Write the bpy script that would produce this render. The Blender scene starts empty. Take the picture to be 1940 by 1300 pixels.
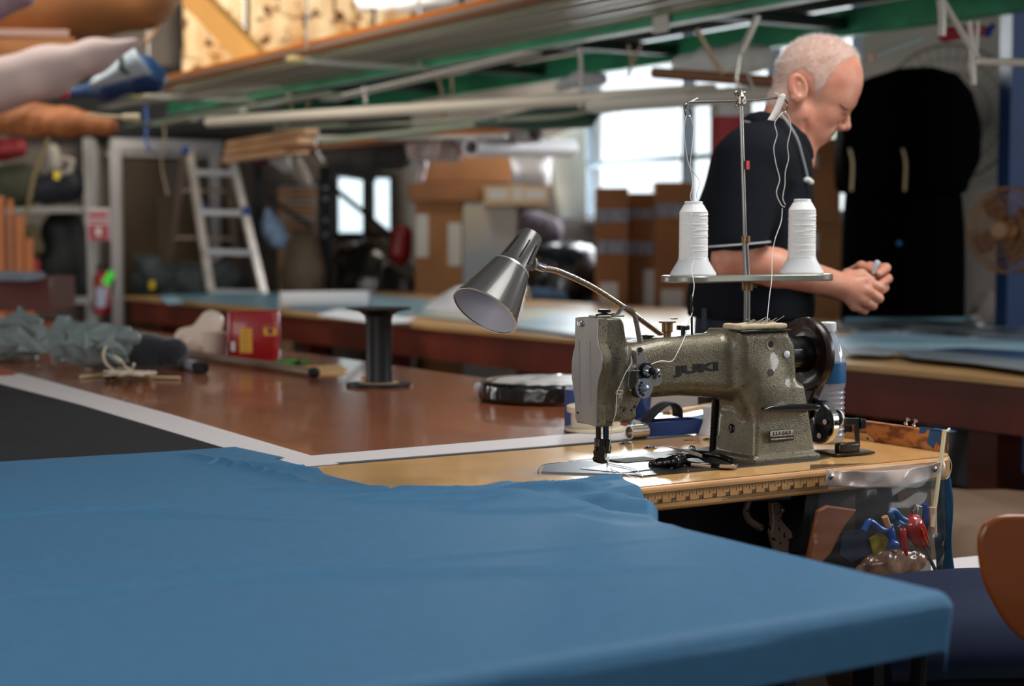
import bpy, bmesh, math, random
import numpy as np
from mathutils import Vector, Matrix, Euler, Quaternion
random.seed(7); RNG = np.random.RandomState(7)
SC = bpy.context.scene
COL = SC.collection
PI = math.pi
# ------------------------------------------------------------------ camera
FPX = 3100.0; CAMZ = 1.161; PITCH = math.atan(200/3100)
cd = bpy.data.cameras.new('camera'); cam = bpy.data.objects.new('camera', cd); COL.objects.link(cam)
cam.location = (0, 0, CAMZ); cam.rotation_euler = (PI/2-PITCH, 0, 0)
cd.sensor_width = 36; cd.lens = 36*FPX/1940; cd.clip_start = .05; cd.clip_end = 200
cd.dof.use_dof = True; cd.dof.focus_distance = 2.58; cd.dof.aperture_fstop = 3.4
SC.camera = cam
SC.view_settings.view_transform = 'Standard'; SC.view_settings.look = 'None'
SC.view_settings.gamma = 1; SC.view_settings.use_curve_mapping = False
SC.view_settings.exposure = 0.0
# ------------------------------------------------------------------ frames: the sewing table's own axes
AX = Vector((-.5285, .8489, 0)); BX = Vector((.8489, .5285, 0)); ROT = math.atan2(.5285, .8489)
_fw = Vector((0, math.cos(PITCH), -math.sin(PITCH))); _up = Vector((0, math.sin(PITCH), math.cos(PITCH)))
CAM = Vector((0, 0, CAMZ))
def ray(x, y): return _fw + Vector((1, 0, 0))*((x-970)/FPX) - _up*((y-650)/FPX)
def onz(x, y, z=.8):
    d = ray(x, y); return CAM + d*((z-CAMZ)/d.z)
def aty(x, y, Y):
    d = ray(x, y); return CAM + d*(Y/d.y)
ORG = onz(1145, 878)
def W(X, Y, Z=0): return ORG + BX*X + AX*Y + Vector((0, 0, Z))       # table frame -> world (Z from table top)
def Lc(P):
    v = P-ORG; return Vector((v.dot(BX), v.dot(AX), v.z))
def onp(x, y, Yl):                                                    # point on the plane Y = Yl of the table frame
    d = ray(x, y); t = (Yl-(CAM-ORG).dot(AX))/d.dot(AX); return Lc(CAM+d*t)
def onx(x, y, Xl):
    d = ray(x, y); t = (Xl-(CAM-ORG).dot(BX))/d.dot(BX); return Lc(CAM+d*t)
def ln(c):                                                            # sRGB 0-255 -> linear
    return tuple((v/255/12.92 if v/255 <= .04045 else ((v/255+.055)/1.055)**2.4) for v in c)
# ------------------------------------------------------------------ world + daylight
wd = bpy.data.worlds.new('daylight'); SC.world = wd; wd.use_nodes = True
bg = wd.node_tree.nodes['Background']; bg.inputs[0].default_value = (.80, .90, 1, 1); bg.inputs[1].default_value = .22
def area(name, loc, to, sx, sy, power, col):
    l = bpy.data.lights.new(name, 'AREA'); l.shape = 'RECTANGLE'; l.size = sx; l.size_y = sy; l.energy = power; l.color = col
    o = bpy.data.objects.new(name, l); COL.objects.link(o); o.location = loc
    o.rotation_euler = (Vector(to)-Vector(loc)).to_track_quat('-Z', 'Y').to_euler(); return o
area('daylight_from_side_windows', W(4.2, -1.6, 1.5), W(.2, .2, .0), 3.2, 1.5, 190, (.92, .96, 1))
area('daylight_from_back_window', W(5.1, 5.5, 1.25), W(.4, 3.0, -.2), 2.6, 1.5, 230, (.92, .97, 1))
area('daylight_from_left_door', W(-2.6, -1.2, .85), W(.3, .4, .3), 1.8, 1.0, 25, (1, .97, .93))  # added fill lamp for the machine and spools, no door behind it
area('daylight_from_far_left', W(-3.2, 4.6, .8), W(2.0, 6.4, .9), 2.0, 1.4, 70, (1, .97, .92))  # added fill lamp that brightens the overhead tubes, no opening there
area('skylight_over_rack', W(2.6, 6.6, 2.5), W(3.2, 9.2, 1.9), 1.4, .8, 130, (1, .89, .72))
area('skylight_over_sewing_table', W(.95, -.45, 2.2), W(.30, -.50, 0), 1.1, 1.0, 50, (1, .97, .93))
area('skylight_far_end', W(.3, 4.6, 2.4), W(2.0, 6.8, .4), 1.6, 1.2, 90, (1, .95, .88))
# ------------------------------------------------------------------ materials
MATS = {}
def mat(name, col, rough=.5, metal=0, var=0, vscale=20, col2=None, bump=0, bscale=60, spec=.5, alpha=1, trans=0,
        stretch=(1, 1, 1), coat=0, sss=0, chips=None, detail=4, emit=None, ior=1.45, contrast=(.35, .65), kind='noise', sheen=0):
    if name in MATS: return MATS[name]
    m = bpy.data.materials.new(name); m.use_nodes = True; nt = m.node_tree; N = nt.nodes; K = nt.links
    b = N['Principled BSDF']
    c = ln(col)+(1,)
    b.inputs['Base Color'].default_value = c; b.inputs['Roughness'].default_value = rough; b.inputs['Metallic'].default_value = metal
    b.inputs['Specular IOR Level'].default_value = spec; b.inputs['IOR'].default_value = ior
    b.inputs['Alpha'].default_value = alpha; b.inputs['Transmission Weight'].default_value = trans
    b.inputs['Coat Weight'].default_value = coat
    if sheen: b.inputs['Sheen Weight'].default_value = sheen
    if sss:
        b.inputs['Subsurface Weight'].default_value = sss; b.inputs['Subsurface Radius'].default_value = (.01, .004, .002); b.inputs['Subsurface Scale'].default_value = 1
    tc = N.new('ShaderNodeTexCoord'); mp = N.new('ShaderNodeMapping'); K.new(tc.outputs['Object'], mp.inputs['Vector'])
    mp.inputs['Scale'].default_value = stretch
    out = None
    if var or col2:
        if kind == 'wave':
            n = N.new('ShaderNodeTexWave'); n.inputs['Scale'].default_value = vscale; n.inputs['Distortion'].default_value = 9; n.inputs['Detail'].default_value = detail
            n.inputs['Detail Scale'].default_value = 1.2
        elif kind == 'vor':
            n = N.new('ShaderNodeTexVoronoi'); n.inputs['Scale'].default_value = vscale
        else:
            n = N.new('ShaderNodeTexNoise'); n.inputs['Scale'].default_value = vscale; n.inputs['Detail'].default_value = detail
        K.new(mp.outputs[0], n.inputs['Vector'])
        r = N.new('ShaderNodeValToRGB'); K.new(n.outputs['Color' if kind == 'vorc' else (0 if kind != 'wave' else 1)], r.inputs[0])
        r.color_ramp.elements[0].position, r.color_ramp.elements[1].position = contrast
        c2 = ln(col2)+(1,) if col2 else tuple(min(1, v*(1+var)) for v in c[:3])+(1,)
        c1 = c if col2 else tuple(v*(1-var) for v in c[:3])+(1,)
        r.color_ramp.elements[0].color = c1; r.color_ramp.elements[1].color = c2
        out = r.outputs[0]
    if chips:                                                        # (colour, scale, threshold)
        n2 = N.new('ShaderNodeTexNoise'); n2.inputs['Scale'].default_value = chips[1]; n2.inputs['Detail'].default_value = 6; K.new(tc.outputs['Object'], n2.inputs['Vector'])
        r2 = N.new('ShaderNodeValToRGB'); r2.color_ramp.elements[0].position = chips[2]; r2.color_ramp.elements[1].position = chips[2]+.015
        K.new(n2.outputs[0], r2.inputs[0])
        mx = N.new('ShaderNodeMix'); mx.data_type = 'RGBA'; K.new(r2.outputs[0], mx.inputs[0])
        if out: K.new(out, mx.inputs[6])
        else: mx.inputs[6].default_value = c
        mx.inputs[7].default_value = ln(chips[0])+(1,); out = mx.outputs[2]
    if out: K.new(out, b.inputs['Base Color'])
    if bump:
        n3 = N.new('ShaderNodeTexNoise'); n3.inputs['Scale'].default_value = bscale; n3.inputs['Detail'].default_value = 3; K.new(mp.outputs[0], n3.inputs['Vector'])
        bp = N.new('ShaderNodeBump'); bp.inputs['Strength'].default_value = bump; bp.inputs['Distance'].default_value = .002
        K.new(n3.outputs[0], bp.inputs['Height']); K.new(bp.outputs[0], b.inputs['Normal'])
    if emit:
        b.inputs['Emission Color'].default_value = ln(emit[0])+(1,); b.inputs['Emission Strength'].default_value = emit[1]
    m.diffuse_color = c
    MATS[name] = m; return m
# ------------------------------------------------------------------ mesh builder
def basis(d):
    d = Vector(d).normalized(); a = Vector((0, 0, 1)) if abs(d.z) < .9 else Vector((1, 0, 0))
    u = d.cross(a).normalized(); return u, d.cross(u).normalized()
class MB:
    def __init__(s): s.v = []; s.f = []
    def add(s, vs, fs):
        o = len(s.v); s.v += [tuple(v) for v in vs]; s.f += [tuple(i+o for i in f) for f in fs]; return s
    def box(s, c, size, rz=0, R=None):
        R = R if R is not None else Matrix.Rotation(rz, 3, 'Z'); c = Vector(c); h = Vector(size)/2
        vs = [c+R@Vector((x*h.x, y*h.y, z*h.z)) for x in (-1, 1) for y in (-1, 1) for z in (-1, 1)]
        return s.add(vs, [(0, 1, 3, 2), (4, 6, 7, 5), (0, 4, 5, 1), (2, 3, 7, 6), (0, 2, 6, 4), (1, 5, 7, 3)])
    def beam(s, a, b, w, h):                                           # rectangular bar a->b
        a, b = Vector(a), Vector(b); d = (b-a).normalized(); u = d.cross(Vector((0, 0, 1)))
        u = u.normalized() if u.length > 1e-4 else Vector((1, 0, 0)); v = u.cross(d)
        R = Matrix((d, u, v)).transposed(); return s.box((a+b)/2, ((b-a).length, w, h), R=R)
    def tube(s, pts, r, n=10, caps=True, flat=None):
        pts = [Vector(p) for p in pts]; rr = r if hasattr(r, '__len__') else [r]*len(pts)
        vs = []; u = None
        for i, p in enumerate(pts):
            d = (pts[min(i+1, len(pts)-1)]-pts[max(i-1, 0)])
            d = d.normalized() if d.length > 1e-9 else Vector((0, 0, 1))
            if u is None: u, _ = basis(d)
            u = (u-d*u.dot(d)); u = u.normalized() if u.length > 1e-6 else basis(d)[0]; w = d.cross(u)
            for k in range(n):
                t = 2*PI*k/n; vs.append(p+u*math.cos(t)*rr[i]*(flat[0] if flat else 1)+w*math.sin(t)*rr[i]*(flat[1] if flat else 1))
        m = len(pts); fs = [(i*n+k, i*n+(k+1) % n, (i+1)*n+(k+1) % n, (i+1)*n+k) for i in range(m-1) for k in range(n)]
        if caps: fs += [tuple(range(n))[::-1], tuple(range((m-1)*n, m*n))]
        return s.add(vs, fs)
    def cyl(s, a, b, r, r2=None, n=20, caps=True): return s.tube([a, b], [r, r if r2 is None else r2], n, caps)
    def lathe(s, prof, c=(0, 0, 0), d=(0, 0, 1), n=28, caps=True):       # prof: (radius, height) list
        c = Vector(c); d = Vector(d).normalized(); u, w = basis(d); vs = []
        for r, h in prof:
            for k in range(n):
                t = 2*PI*k/n; vs.append(c+d*h+(u*math.cos(t)+w*math.sin(t))*r)
        m = len(prof); fs = [(i*n+k, i*n+(k+1) % n, (i+1)*n+(k+1) % n, (i+1)*n+k) for i in range(m-1) for k in range(n)]
        if caps: fs += [tuple(range(n))[::-1], tuple(range((m-1)*n, m*n))]
        return s.add(vs, fs)
    def prism(s, poly, ext, off=(0, 0, 0)):                            # poly of 3D points, extruded by vector ext
        P = [Vector(p)+Vector(off) for p in poly]; e = Vector(ext); n = len(P)
        return s.add(P+[p+e for p in P], [tuple(range(n))[::-1], tuple(range(n, 2*n))]+[(i, (i+1) % n, n+(i+1) % n, n+i) for i in range(n)])
    def grid(s, fn, nu, nv, thick=0):
        vs = [Vector(fn(i/nu, j/nv)) for i in range(nu+1) for j in range(nv+1)]
        fs = [(i*(nv+1)+j, (i+1)*(nv+1)+j, (i+1)*(nv+1)+j+1, i*(nv+1)+j+1) for i in range(nu) for j in range(nv)]
        return s.add(vs, fs)
    def ball(s, c, r, n=12, sc=(1, 1, 1)):
        c = Vector(c); m = max(6, n//2); vs = []
        for i in range(m+1):
            a = PI*i/m
            for k in range(n):
                t = 2*PI*k/n; vs.append(c+Vector((math.sin(a)*math.cos(t)*sc[0], math.sin(a)*math.sin(t)*sc[1], math.cos(a)*sc[2]))*r)
        return s.add(vs, [(i*n+k, (i+1)*n+k, (i+1)*n+(k+1) % n, i*n+(k+1) % n) for i in range(m) for k in range(n)])
    def mesh(s, name, smooth=40):
        me = bpy.data.meshes.new(name); me.from_pydata(s.v, [], s.f)
        bm = bmesh.new(); bm.from_mesh(me); bmesh.ops.remove_doubles(bm, verts=bm.verts, dist=1e-6)
        bmesh.ops.recalc_face_normals(bm, faces=bm.faces); bm.to_mesh(me); bm.free()
        if smooth:
            me.shade_smooth(); me.set_sharp_from_angle(angle=math.radians(smooth))
        return me
def obj(name, mb, m, parent=None, bevel=0, solid=0, smooth=40, sub=0, seg=2):
    me = mb.mesh(name, smooth) if isinstance(mb, MB) else mb
    o = bpy.data.objects.new(name, me); COL.objects.link(o)
    if m: me.materials.append(m)
    if parent: o.parent = parent
    if solid: x = o.modifiers.new('s', 'SOLIDIFY'); x.thickness = solid; x.offset = 0
    if bevel: x = o.modifiers.new('b', 'BEVEL'); x.width = bevel; x.segments = seg; x.limit_method = 'ANGLE'; x.harden_normals = False
    if sub: x = o.modifiers.new('u', 'SUBSURF'); x.levels = sub; x.render_levels = sub
    return o
def tag(o, label=None, cat=None, group=None, kind=None):
    if label: o['label'] = label
    if cat: o['category'] = cat
    if group: o['group'] = group
    if kind: o['kind'] = kind
    return o
def thing(name, label, cat, loc=(0, 0, 0), rz=0, group=None):
    o = bpy.data.objects.new(name, None); COL.objects.link(o); o.location = loc; o.rotation_euler = (0, 0, rz); o.empty_display_size = .05
    return tag(o, label, cat, group)
def single(name, mb, m, label, cat, loc=(0, 0, 0), rz=0, group=None, **k):
    o = obj(name, mb, m, **k); o.location = loc; o.rotation_euler = (0, 0, rz); return tag(o, label, cat, group)
def struct(name, mb, m, **k):
    o = obj(name, mb, m, **k); o['kind'] = 'structure'; return o
def dup(r0, loc=None, rot=None, label=None, group=None, scale=None):
    r = r0.copy(); COL.objects.link(r)
    if loc is not None: r.location = loc
    if rot is not None: r.rotation_euler = rot if hasattr(rot, '__len__') else (0, 0, rot)
    if scale is not None: r.scale = scale
    if label: r['label'] = label
    if group: r['group'] = group
    for ch in list(r0.children):
        c = ch.copy(); COL.objects.link(c); c.parent = r
        for g in ch.children:
            d = g.copy(); COL.objects.link(d); d.parent = c
    return r
def smoothpath(pts, n=8):
    P = [Vector(p) for p in pts]; out = []
    for i in range(len(P)-1):
        p0 = P[max(i-1, 0)]; p1 = P[i]; p2 = P[i+1]; p3 = P[min(i+2, len(P)-1)]
        for k in range(n):
            t = k/n; out.append(.5*((2*p1)+(-p0+p2)*t+(2*p0-5*p1+4*p2-p3)*t*t+(-p0+3*p1-3*p2+p3)*t**3))
    out.append(P[-1]); return out
def text_mesh(txt, width, height, bold=0, thick=.0004, spacing=1, shear=0):
    cu = bpy.data.curves.new('lettering', 'FONT'); cu.body = txt; cu.size = 1; cu.offset = bold; cu.space_character = spacing; cu.shear = shear
    o = bpy.data.objects.new('lettering', cu); COL.objects.link(o)
    dg = bpy.context.evaluated_depsgraph_get(); me = bpy.data.meshes.new_from_object(o.evaluated_get(dg))
    bpy.data.objects.remove(o); bpy.data.curves.remove(cu)
    a = np.array([v.co[:] for v in me.vertices]); lo = a.min(0); hi = a.max(0)
    for v in me.vertices:
        v.co = Vector(((v.co.x-lo[0])/(hi[0]-lo[0])*width-width/2, (v.co.y-lo[1])/(hi[1]-lo[1])*height-height/2, 0))
    bm = bmesh.new(); bm.from_mesh(me)
    r = bmesh.ops.extrude_face_region(bm, geom=bm.faces[:])
    for v in [g for g in r['geom'] if isinstance(g, bmesh.types.BMVert)]: v.co.z += thick
    bmesh.ops.recalc_face_normals(bm, faces=bm.faces); bm.to_mesh(me); bm.free(); return me
def place_text(name, txt, w, h, m, parent, c, xdir, zdir, **k):          # xdir = reading direction, zdir = out of the surface
    me = text_mesh(txt, w, h, **k); x = Vector(xdir).normalized(); z = Vector(zdir).normalized(); y = z.cross(x)
    M = Matrix((x, y, z)).transposed().to_4x4(); M.translation = Vector(c); me.transform(M)
    return obj(name, me, m, parent, smooth=0)
# ------------------------------------------------------------------ implicit surfaces (surface nets)
def smin(a, b, k):
    h = np.clip(.5+.5*(b-a)/k, 0, 1); return b*(1-h)+a*h-k*h*(1-h)
def smax(a, b, k): return -smin(-a, -b, k)
def s_ell(P, c, r, R=None):
    q = P-np.array(c)
    if R is not None: q = q@np.array(R)
    r = np.array(r); k0 = np.linalg.norm(q/r, axis=1); k1 = np.linalg.norm(q/(r*r), axis=1)+1e-9; return k0*(k0-1)/k1
def s_cap(P, a, b, ra, rb=None):
    rb = ra if rb is None else rb; a = np.array(a, float); b = np.array(b, float); ab = b-a; t = np.clip((P-a)@ab/(ab@ab+1e-12), 0, 1)
    return np.linalg.norm(P-a-t[:, None]*ab, axis=1)-(ra+(rb-ra)*t)
def s_box(P, c, h, r=0, R=None):
    q = P-np.array(c)
    if R is not None: q = q@np.array(R)
    q = np.abs(q)-(np.array(h)-r); return np.linalg.norm(np.maximum(q, 0), axis=1)+np.minimum(q.max(1), 0)-r
def s_poly(x, y, poly):
    d = np.full(x.shape, 1e9); s = np.ones(x.shape); n = len(poly)
    for i in range(n):
        ax, ay = poly[i]; bx, by = poly[i-1]; ex, ey = bx-ax, by-ay; wx, wy = x-ax, y-ay
        t = np.clip((wx*ex+wy*ey)/(ex*ex+ey*ey), 0, 1); d = np.minimum(d, (wx-ex*t)**2+(wy-ey*t)**2)
        c1 = y >= ay; c2 = y < by; c3 = ex*wy > ey*wx
        fl = (c1 & c2 & c3) | (~c1 & ~c2 & ~c3); s = np.where(fl, -s, s)
    return s*np.sqrt(d)
def s_ext(P, poly, y0, y1, r):                                           # polygon in XZ extruded in Y, rounded by r
    d = s_poly(P[:, 0], P[:, 2], poly)+r; w = np.abs(P[:, 1]-(y0+y1)/2)-((y1-y0)/2-r)
    return np.sqrt(np.maximum(d, 0)**2+np.maximum(w, 0)**2)+np.minimum(np.maximum(d, w), 0)-r
_WD = RNG.normal(size=(24, 3)); _WD /= np.linalg.norm(_WD, axis=1)[:, None]; _WP = RNG.uniform(0, 6.28, 24)
def wob(P, f, k=6, ridge=False, o=0):
    s = 0
    for i in range(k):
        j = (i+o) % 24; v = np.sin(P@_WD[j]*f*(1+.35*i)+_WP[j]+1.3*np.sin(P@_WD[(j+7) % 24]*f*.7))
        s = s+((1-2*np.abs(v)) if ridge else v)/(1+.5*i)
    return s/k
def sdf_mesh(fn, lo, hi, h, name='m', smooth=True):
    lo = np.array(lo, float); n = np.ceil((np.array(hi)-lo)/h).astype(int)+1; B = 8; nb = -(-n//B); n = nb*B
    V = np.ones(n, np.float32)
    bi = np.stack(np.meshgrid(*[np.arange(k) for k in nb], indexing='ij'), -1).reshape(-1, 3)
    cen = lo+(bi*B+(B-1)/2)*h; d = fn(cen); act = np.abs(d) < B*h*1.25
    V = np.repeat(np.repeat(np.repeat(np.sign(d).reshape(nb).astype(np.float32), B, 0), B, 1), B, 2)
    off = np.stack(np.meshgrid(*[np.arange(B)]*3, indexing='ij'), -1).reshape(-1, 3)
    A = bi[act]
    for s in range(0, len(A), 400):
        idx = (A[s:s+400, None, :]*B+off[None]).reshape(-1, 3); V[idx[:, 0], idx[:, 1], idx[:, 2]] = fn(lo+idx*h)
    V[V == 0] = 1e-9
    S = V < 0
    c = sum(S[i:n[0]-1+i, j:n[1]-1+j, k:n[2]-1+k].astype(np.int8) for i in (0, 1) for j in (0, 1) for k in (0, 1))
    cells = np.argwhere((c > 0) & (c < 8)); ID = -np.ones(n, np.int64); ID[cells[:, 0], cells[:, 1], cells[:, 2]] = np.arange(len(cells))
    acc = np.zeros((len(cells), 3)); cnt = np.zeros(len(cells))
    for ax in range(3):
        o = [a for a in range(3) if a != ax]
        for i in (0, 1):
            for j in (0, 1):
                e0 = np.zeros(3, int); e0[o[0]] = i; e0[o[1]] = j; e1 = e0.copy(); e1[ax] = 1
                p = cells+e0; q = cells+e1; a = V[p[:, 0], p[:, 1], p[:, 2]]; b = V[q[:, 0], q[:, 1], q[:, 2]]; m = (a < 0) != (b < 0)
                t = np.where(m, a/(a-b+1e-20), 0); pt = e0[None]+t[:, None]*(e1-e0)[None]; acc += pt*m[:, None]; cnt += m
    vs = lo+(cells+acc/cnt[:, None])*h; F = []
    for ax in range(3):
        u, w = (ax+1) % 3, (ax+2) % 3
        sl = [slice(None)]*3; s2 = [slice(None)]*3; sl[ax] = slice(0, -1); s2[ax] = slice(1, None)
        e = np.argwhere(S[tuple(sl)] != S[tuple(s2)])
        e = e[(e[:, u] > 0) & (e[:, w] > 0)]
        du = np.zeros(3, int); du[u] = 1; dw = np.zeros(3, int); dw[w] = 1
        q = [e, e-du, e-du-dw, e-dw]; q = [ID[x[:, 0], x[:, 1], x[:, 2]] for x in q]; Q = np.stack(q, 1)
        fl = S[e[:, 0], e[:, 1], e[:, 2]]; Q[~fl] = Q[~fl][:, ::-1]; F.append(Q[(Q >= 0).all(1)])
    F = np.concatenate(F); me = bpy.data.meshes.new(name)
    me.vertices.add(len(vs)); me.vertices.foreach_set('co', vs.astype(np.float32).ravel())
    me.loops.add(F.size); me.loops.foreach_set('vertex_index', F.ravel().astype(np.int32))
    me.polygons.add(len(F)); me.polygons.foreach_set('loop_start', np.arange(0, F.size, 4, dtype=np.int32)); me.polygons.foreach_set('loop_total', np.full(len(F), 4, np.int32))
    me.update(calc_edges=True); me.validate()
    if smooth: me.shade_smooth()
    return me
# ================================================================== the setting
Z0 = -.8
def slab(X0, X1, Y0, Y1, z0, z1):                                        # box in the table frame, as a mesh in world space
    m = MB(); c = W((X0+X1)/2, (Y0+Y1)/2, (z0+z1)/2); m.box(c, (X1-X0, Y1-Y0, z1-z0), rz=ROT); return m
M_floor = mat('worn_concrete', (70, 62, 55), .6, var=.35, vscale=3, bump=.1)
M_wall = mat('grey_painted_wall', (150, 145, 142), .8, var=.08, vscale=2)
M_walld = mat('dim_plaster', (92, 84, 78), .85, var=.2, vscale=2)
M_dark = mat('dark_ceiling', (26, 28, 30), .9)
M_black = mat('black', (9, 10, 12), .7)
M_white_frame = mat('grey_white_trim', (168, 164, 165), .6)
struct('floor', slab(-6, 5.2, -4, 9.6, Z0-.1, Z0), M_floor)
struct('wall_back', slab(-6, 4.7, 9.3, 9.45, Z0, 2.6), M_walld)
# window wall (parallel to the long tables): pieces around the opening
wl = MB()
WX, WY0, WY1, WZ0, WZ1 = 4.6, 4.25, 6.75, .47, 1.62
for y0, y1, z0, z1 in ((-4, WY0, Z0, 2.6), (WY1, 9.3, Z0, 2.6), (WY0, WY1, Z0, WZ0), (WY0, WY1, WZ1, 2.6)):
    wl.box(W(WX+.06, (y0+y1)/2, (z0+z1)/2), (.12, y1-y0, z1-z0), rz=ROT)
struct('wall_right', wl, M_wall)
struct('ceiling', slab(-6, 4.8, 1.8, 9.6, 2.55, 2.65), M_dark)
# the large window: frame, mullions, panes
wf = struct('window_1', MB().beam(W(WX, WY0, WZ0), W(WX, WY1, WZ0), .08, .07).beam(W(WX, WY0, WZ1), W(WX, WY1, WZ1), .08, .07)
            .beam(W(WX, WY0, WZ0), W(WX, WY0, WZ1), .08, .07).beam(W(WX, WY1, WZ0), W(WX, WY1, WZ1), .08, .07), mat('grey_aluminium', (125, 135, 145), .45, .5))
mu = MB()
for yy in (4.9, onx(1305, 300, WX).y): mu.beam(W(WX-.01, yy, WZ0), W(WX-.01, yy, WZ1), .085, .05)
mu.beam(W(WX-.01, WY0, .835), W(WX-.01, WY1, .835), .035, .035)
obj('window_frame', mu, MATS['grey_aluminium'], wf)
M_glass = mat('window_glass', (235, 245, 250), .05, alpha=.06)
obj('pane', MB().box(W(WX+.03, (WY0+WY1)/2, (WZ0+WZ1)/2), (.006, WY1-WY0, WZ1-WZ0), rz=ROT), M_glass, wf)
# outside the window: a pale facade and shrubs whose materials glow in place of sunlight
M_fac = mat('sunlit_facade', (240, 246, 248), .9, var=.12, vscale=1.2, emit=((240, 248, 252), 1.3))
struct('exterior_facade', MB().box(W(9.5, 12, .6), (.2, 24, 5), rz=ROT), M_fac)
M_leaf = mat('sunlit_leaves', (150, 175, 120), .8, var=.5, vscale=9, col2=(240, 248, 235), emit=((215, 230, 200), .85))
def f_sh(P): return s_ell(P, (0, 0, 0), (.55, 1.0, .7))+.16*wob(P, 7, 6, o=3)+.05*wob(P, 25, 5, o=9)
shm = sdf_mesh(f_sh, (-.8, -1.3, -1), (.8, 1.3, 1), .05, 'shrub')
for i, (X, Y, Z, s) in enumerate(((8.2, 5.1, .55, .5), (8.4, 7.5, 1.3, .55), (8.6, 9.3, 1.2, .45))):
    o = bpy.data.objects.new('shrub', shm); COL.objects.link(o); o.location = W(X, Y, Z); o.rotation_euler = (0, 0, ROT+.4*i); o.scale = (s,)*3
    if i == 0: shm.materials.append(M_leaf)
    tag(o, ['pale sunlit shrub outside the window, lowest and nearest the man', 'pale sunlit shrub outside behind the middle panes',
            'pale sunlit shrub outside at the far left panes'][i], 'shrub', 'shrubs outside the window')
# small back window with panes and a dark frame
wb = struct('window_2', MB().beam(W(4.0, 9.27, .38), W(4.5, 9.27, .38), .05, .04).beam(W(4.0, 9.27, .84), W(4.5, 9.27, .84), .05, .04)
            .beam(W(4.0, 9.27, .38), W(4.0, 9.27, .84), .05, .04).beam(W(4.5, 9.27, .38), W(4.5, 9.27, .84), .05, .04).beam(W(4.31, 9.27, .38), W(4.31, 9.27, .84), .05, .05), M_black)
obj('pane', MB().box(W(4.25, 9.28, .61), (.49, .01, .45), rz=ROT), mat('bright_daylight_pane', (225, 240, 250), .5, emit=((215, 236, 250), 1.25), var=.1, vscale=4, col2=(235, 250, 235)), wb)
# doorway at the far left: white frame, header and dark panels behind
dr = struct('door_1', MB().beam(W(2.26, 9.2, Z0), W(2.26, 9.2, 1.02), .075, .06).beam(W(3.0, 9.2, Z0), W(3.0, 9.2, 1.02), .075, .06).beam(W(2.22, 9.2, 1.02), W(3.05, 9.2, 1.02), .06, .09), M_white_frame)
M_doorp = mat('brown_door_panel', (58, 42, 24), .6, var=.25, vscale=3)
obj('door_panel', MB().box(W(2.46, 9.26, .1), (.34, .04, 1.78), rz=ROT), M_doorp, dr)
obj('door_panel', MB().box(W(2.78, 9.25, -.05), (.42, .04, 1.42), rz=ROT), mat('olive_door_panel', (74, 60, 38), .6), dr)
obj('top_rail', MB().beam(W(2.2, 9.21, .95), W(3.0, 9.21, .95), .02, .03), mat('pale_rail', (150, 150, 145), .5), dr)
struct('trim_1', MB().beam(W(2.08, 9.2, Z0), W(2.08, 9.2, 1.05), .05, .2), mat('white_board', (172, 172, 176), .7))
# sunlit rough shingled gable above the rack
M_shake = mat('rough_golden_shakes', (212, 160, 104), .9, col2=(250, 226, 186), vscale=5, stretch=(1, 1, .35), bump=.6, bscale=12, chips=((104, 62, 30), 9, .60))
gb = MB()
random.seed(3)
for r in range(7):
    X = 2.72
    while X < 4.6:
        w = random.uniform(.10, .22); z = 1.50+r*.17+random.uniform(-.02, .02)
        gb.box(W(X+w/2, 9.12-random.uniform(0, .07), z+.09), (w*.96, .025, .22), R=Matrix.Rotation(ROT, 3, 'Z')@Matrix.Rotation(random.uniform(-.2, .1), 3, 'X')@Matrix.Rotation(random.uniform(-.12, .12), 3, 'Y')); X += w
struct('wall_gable', gb, M_shake)
struct('trim_2', slab(1.6, 4.6, 9.14, 9.25, 1.07, 1.58), M_dark)  # plain dark panel added below the gable to keep that wall area black
# ================================================================== tables
M_edge = mat('table_side_wood', (204, 150, 92), .45, var=.12, vscale=8, stretch=(1, 1, 6), chips=((92, 58, 34), 170, .68), coat=.2)
M_tan = mat('tan_laminate', (232, 180, 114), .2, var=.07, vscale=9, chips=((150, 112, 70), 220, .70), coat=.5, spec=.5)
st = thing('sewing_table', 'tan laminate sewing machine table with a printed ruler along its front edge', 'table', W(.1, 0, Z0), ROT)
def rel(o): return Lc(o.location)
sb = rel(st)
def tf(o, *p): return Vector(p)-rel(o)                                   # table-frame point -> local of a thing placed with rz=ROT
# top with a rounded front right corner
def top_poly(ins=0, n=8):
    pts = [(-.62, .205), (-.62, -.2355)]
    cx, cy, r = .515, -.195, .0405
    pts += [(cx+r*math.sin(a), cy-r*math.cos(a)) for a in [PI/2*i/n for i in range(n+1)]]
    return pts+[(.555, .205)]
TP = top_poly()
obj('table_top', MB().prism([tf(st, x, y, -.0385) for x, y in TP], (0, 0, .0385)), M_edge, st, bevel=.006, seg=3)
obj('laminate_surface', MB().prism([tf(st, x*.9985, y*.985, 0.0002) for x, y in TP], (0, 0, .0009)), M_tan, st)
M_ink = mat('black_ink', (22, 18, 15), .7)
rb = MB(); rd = -.2358
def rbar(x0, x1, z0, z1): rb.box(tf(st, (x0+x1)/2, rd, (z0+z1)/2), (x1-x0, .0006, z1-z0))
xe = onp(1551, 905, -.2355).x
rbar(-.12, xe+.02, -.0105, -.0099); rbar(-.12, xe+.02, -.0262, -.0256)
rbar(.05, xe+.02, -.0278, -.0274); rbar(.06, xe+.02, -.0293, -.0289); rbar(.05, xe+.02, -.0308, -.0304)
obj('ruler_lines', rb, M_ink, st, smooth=0)
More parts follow.
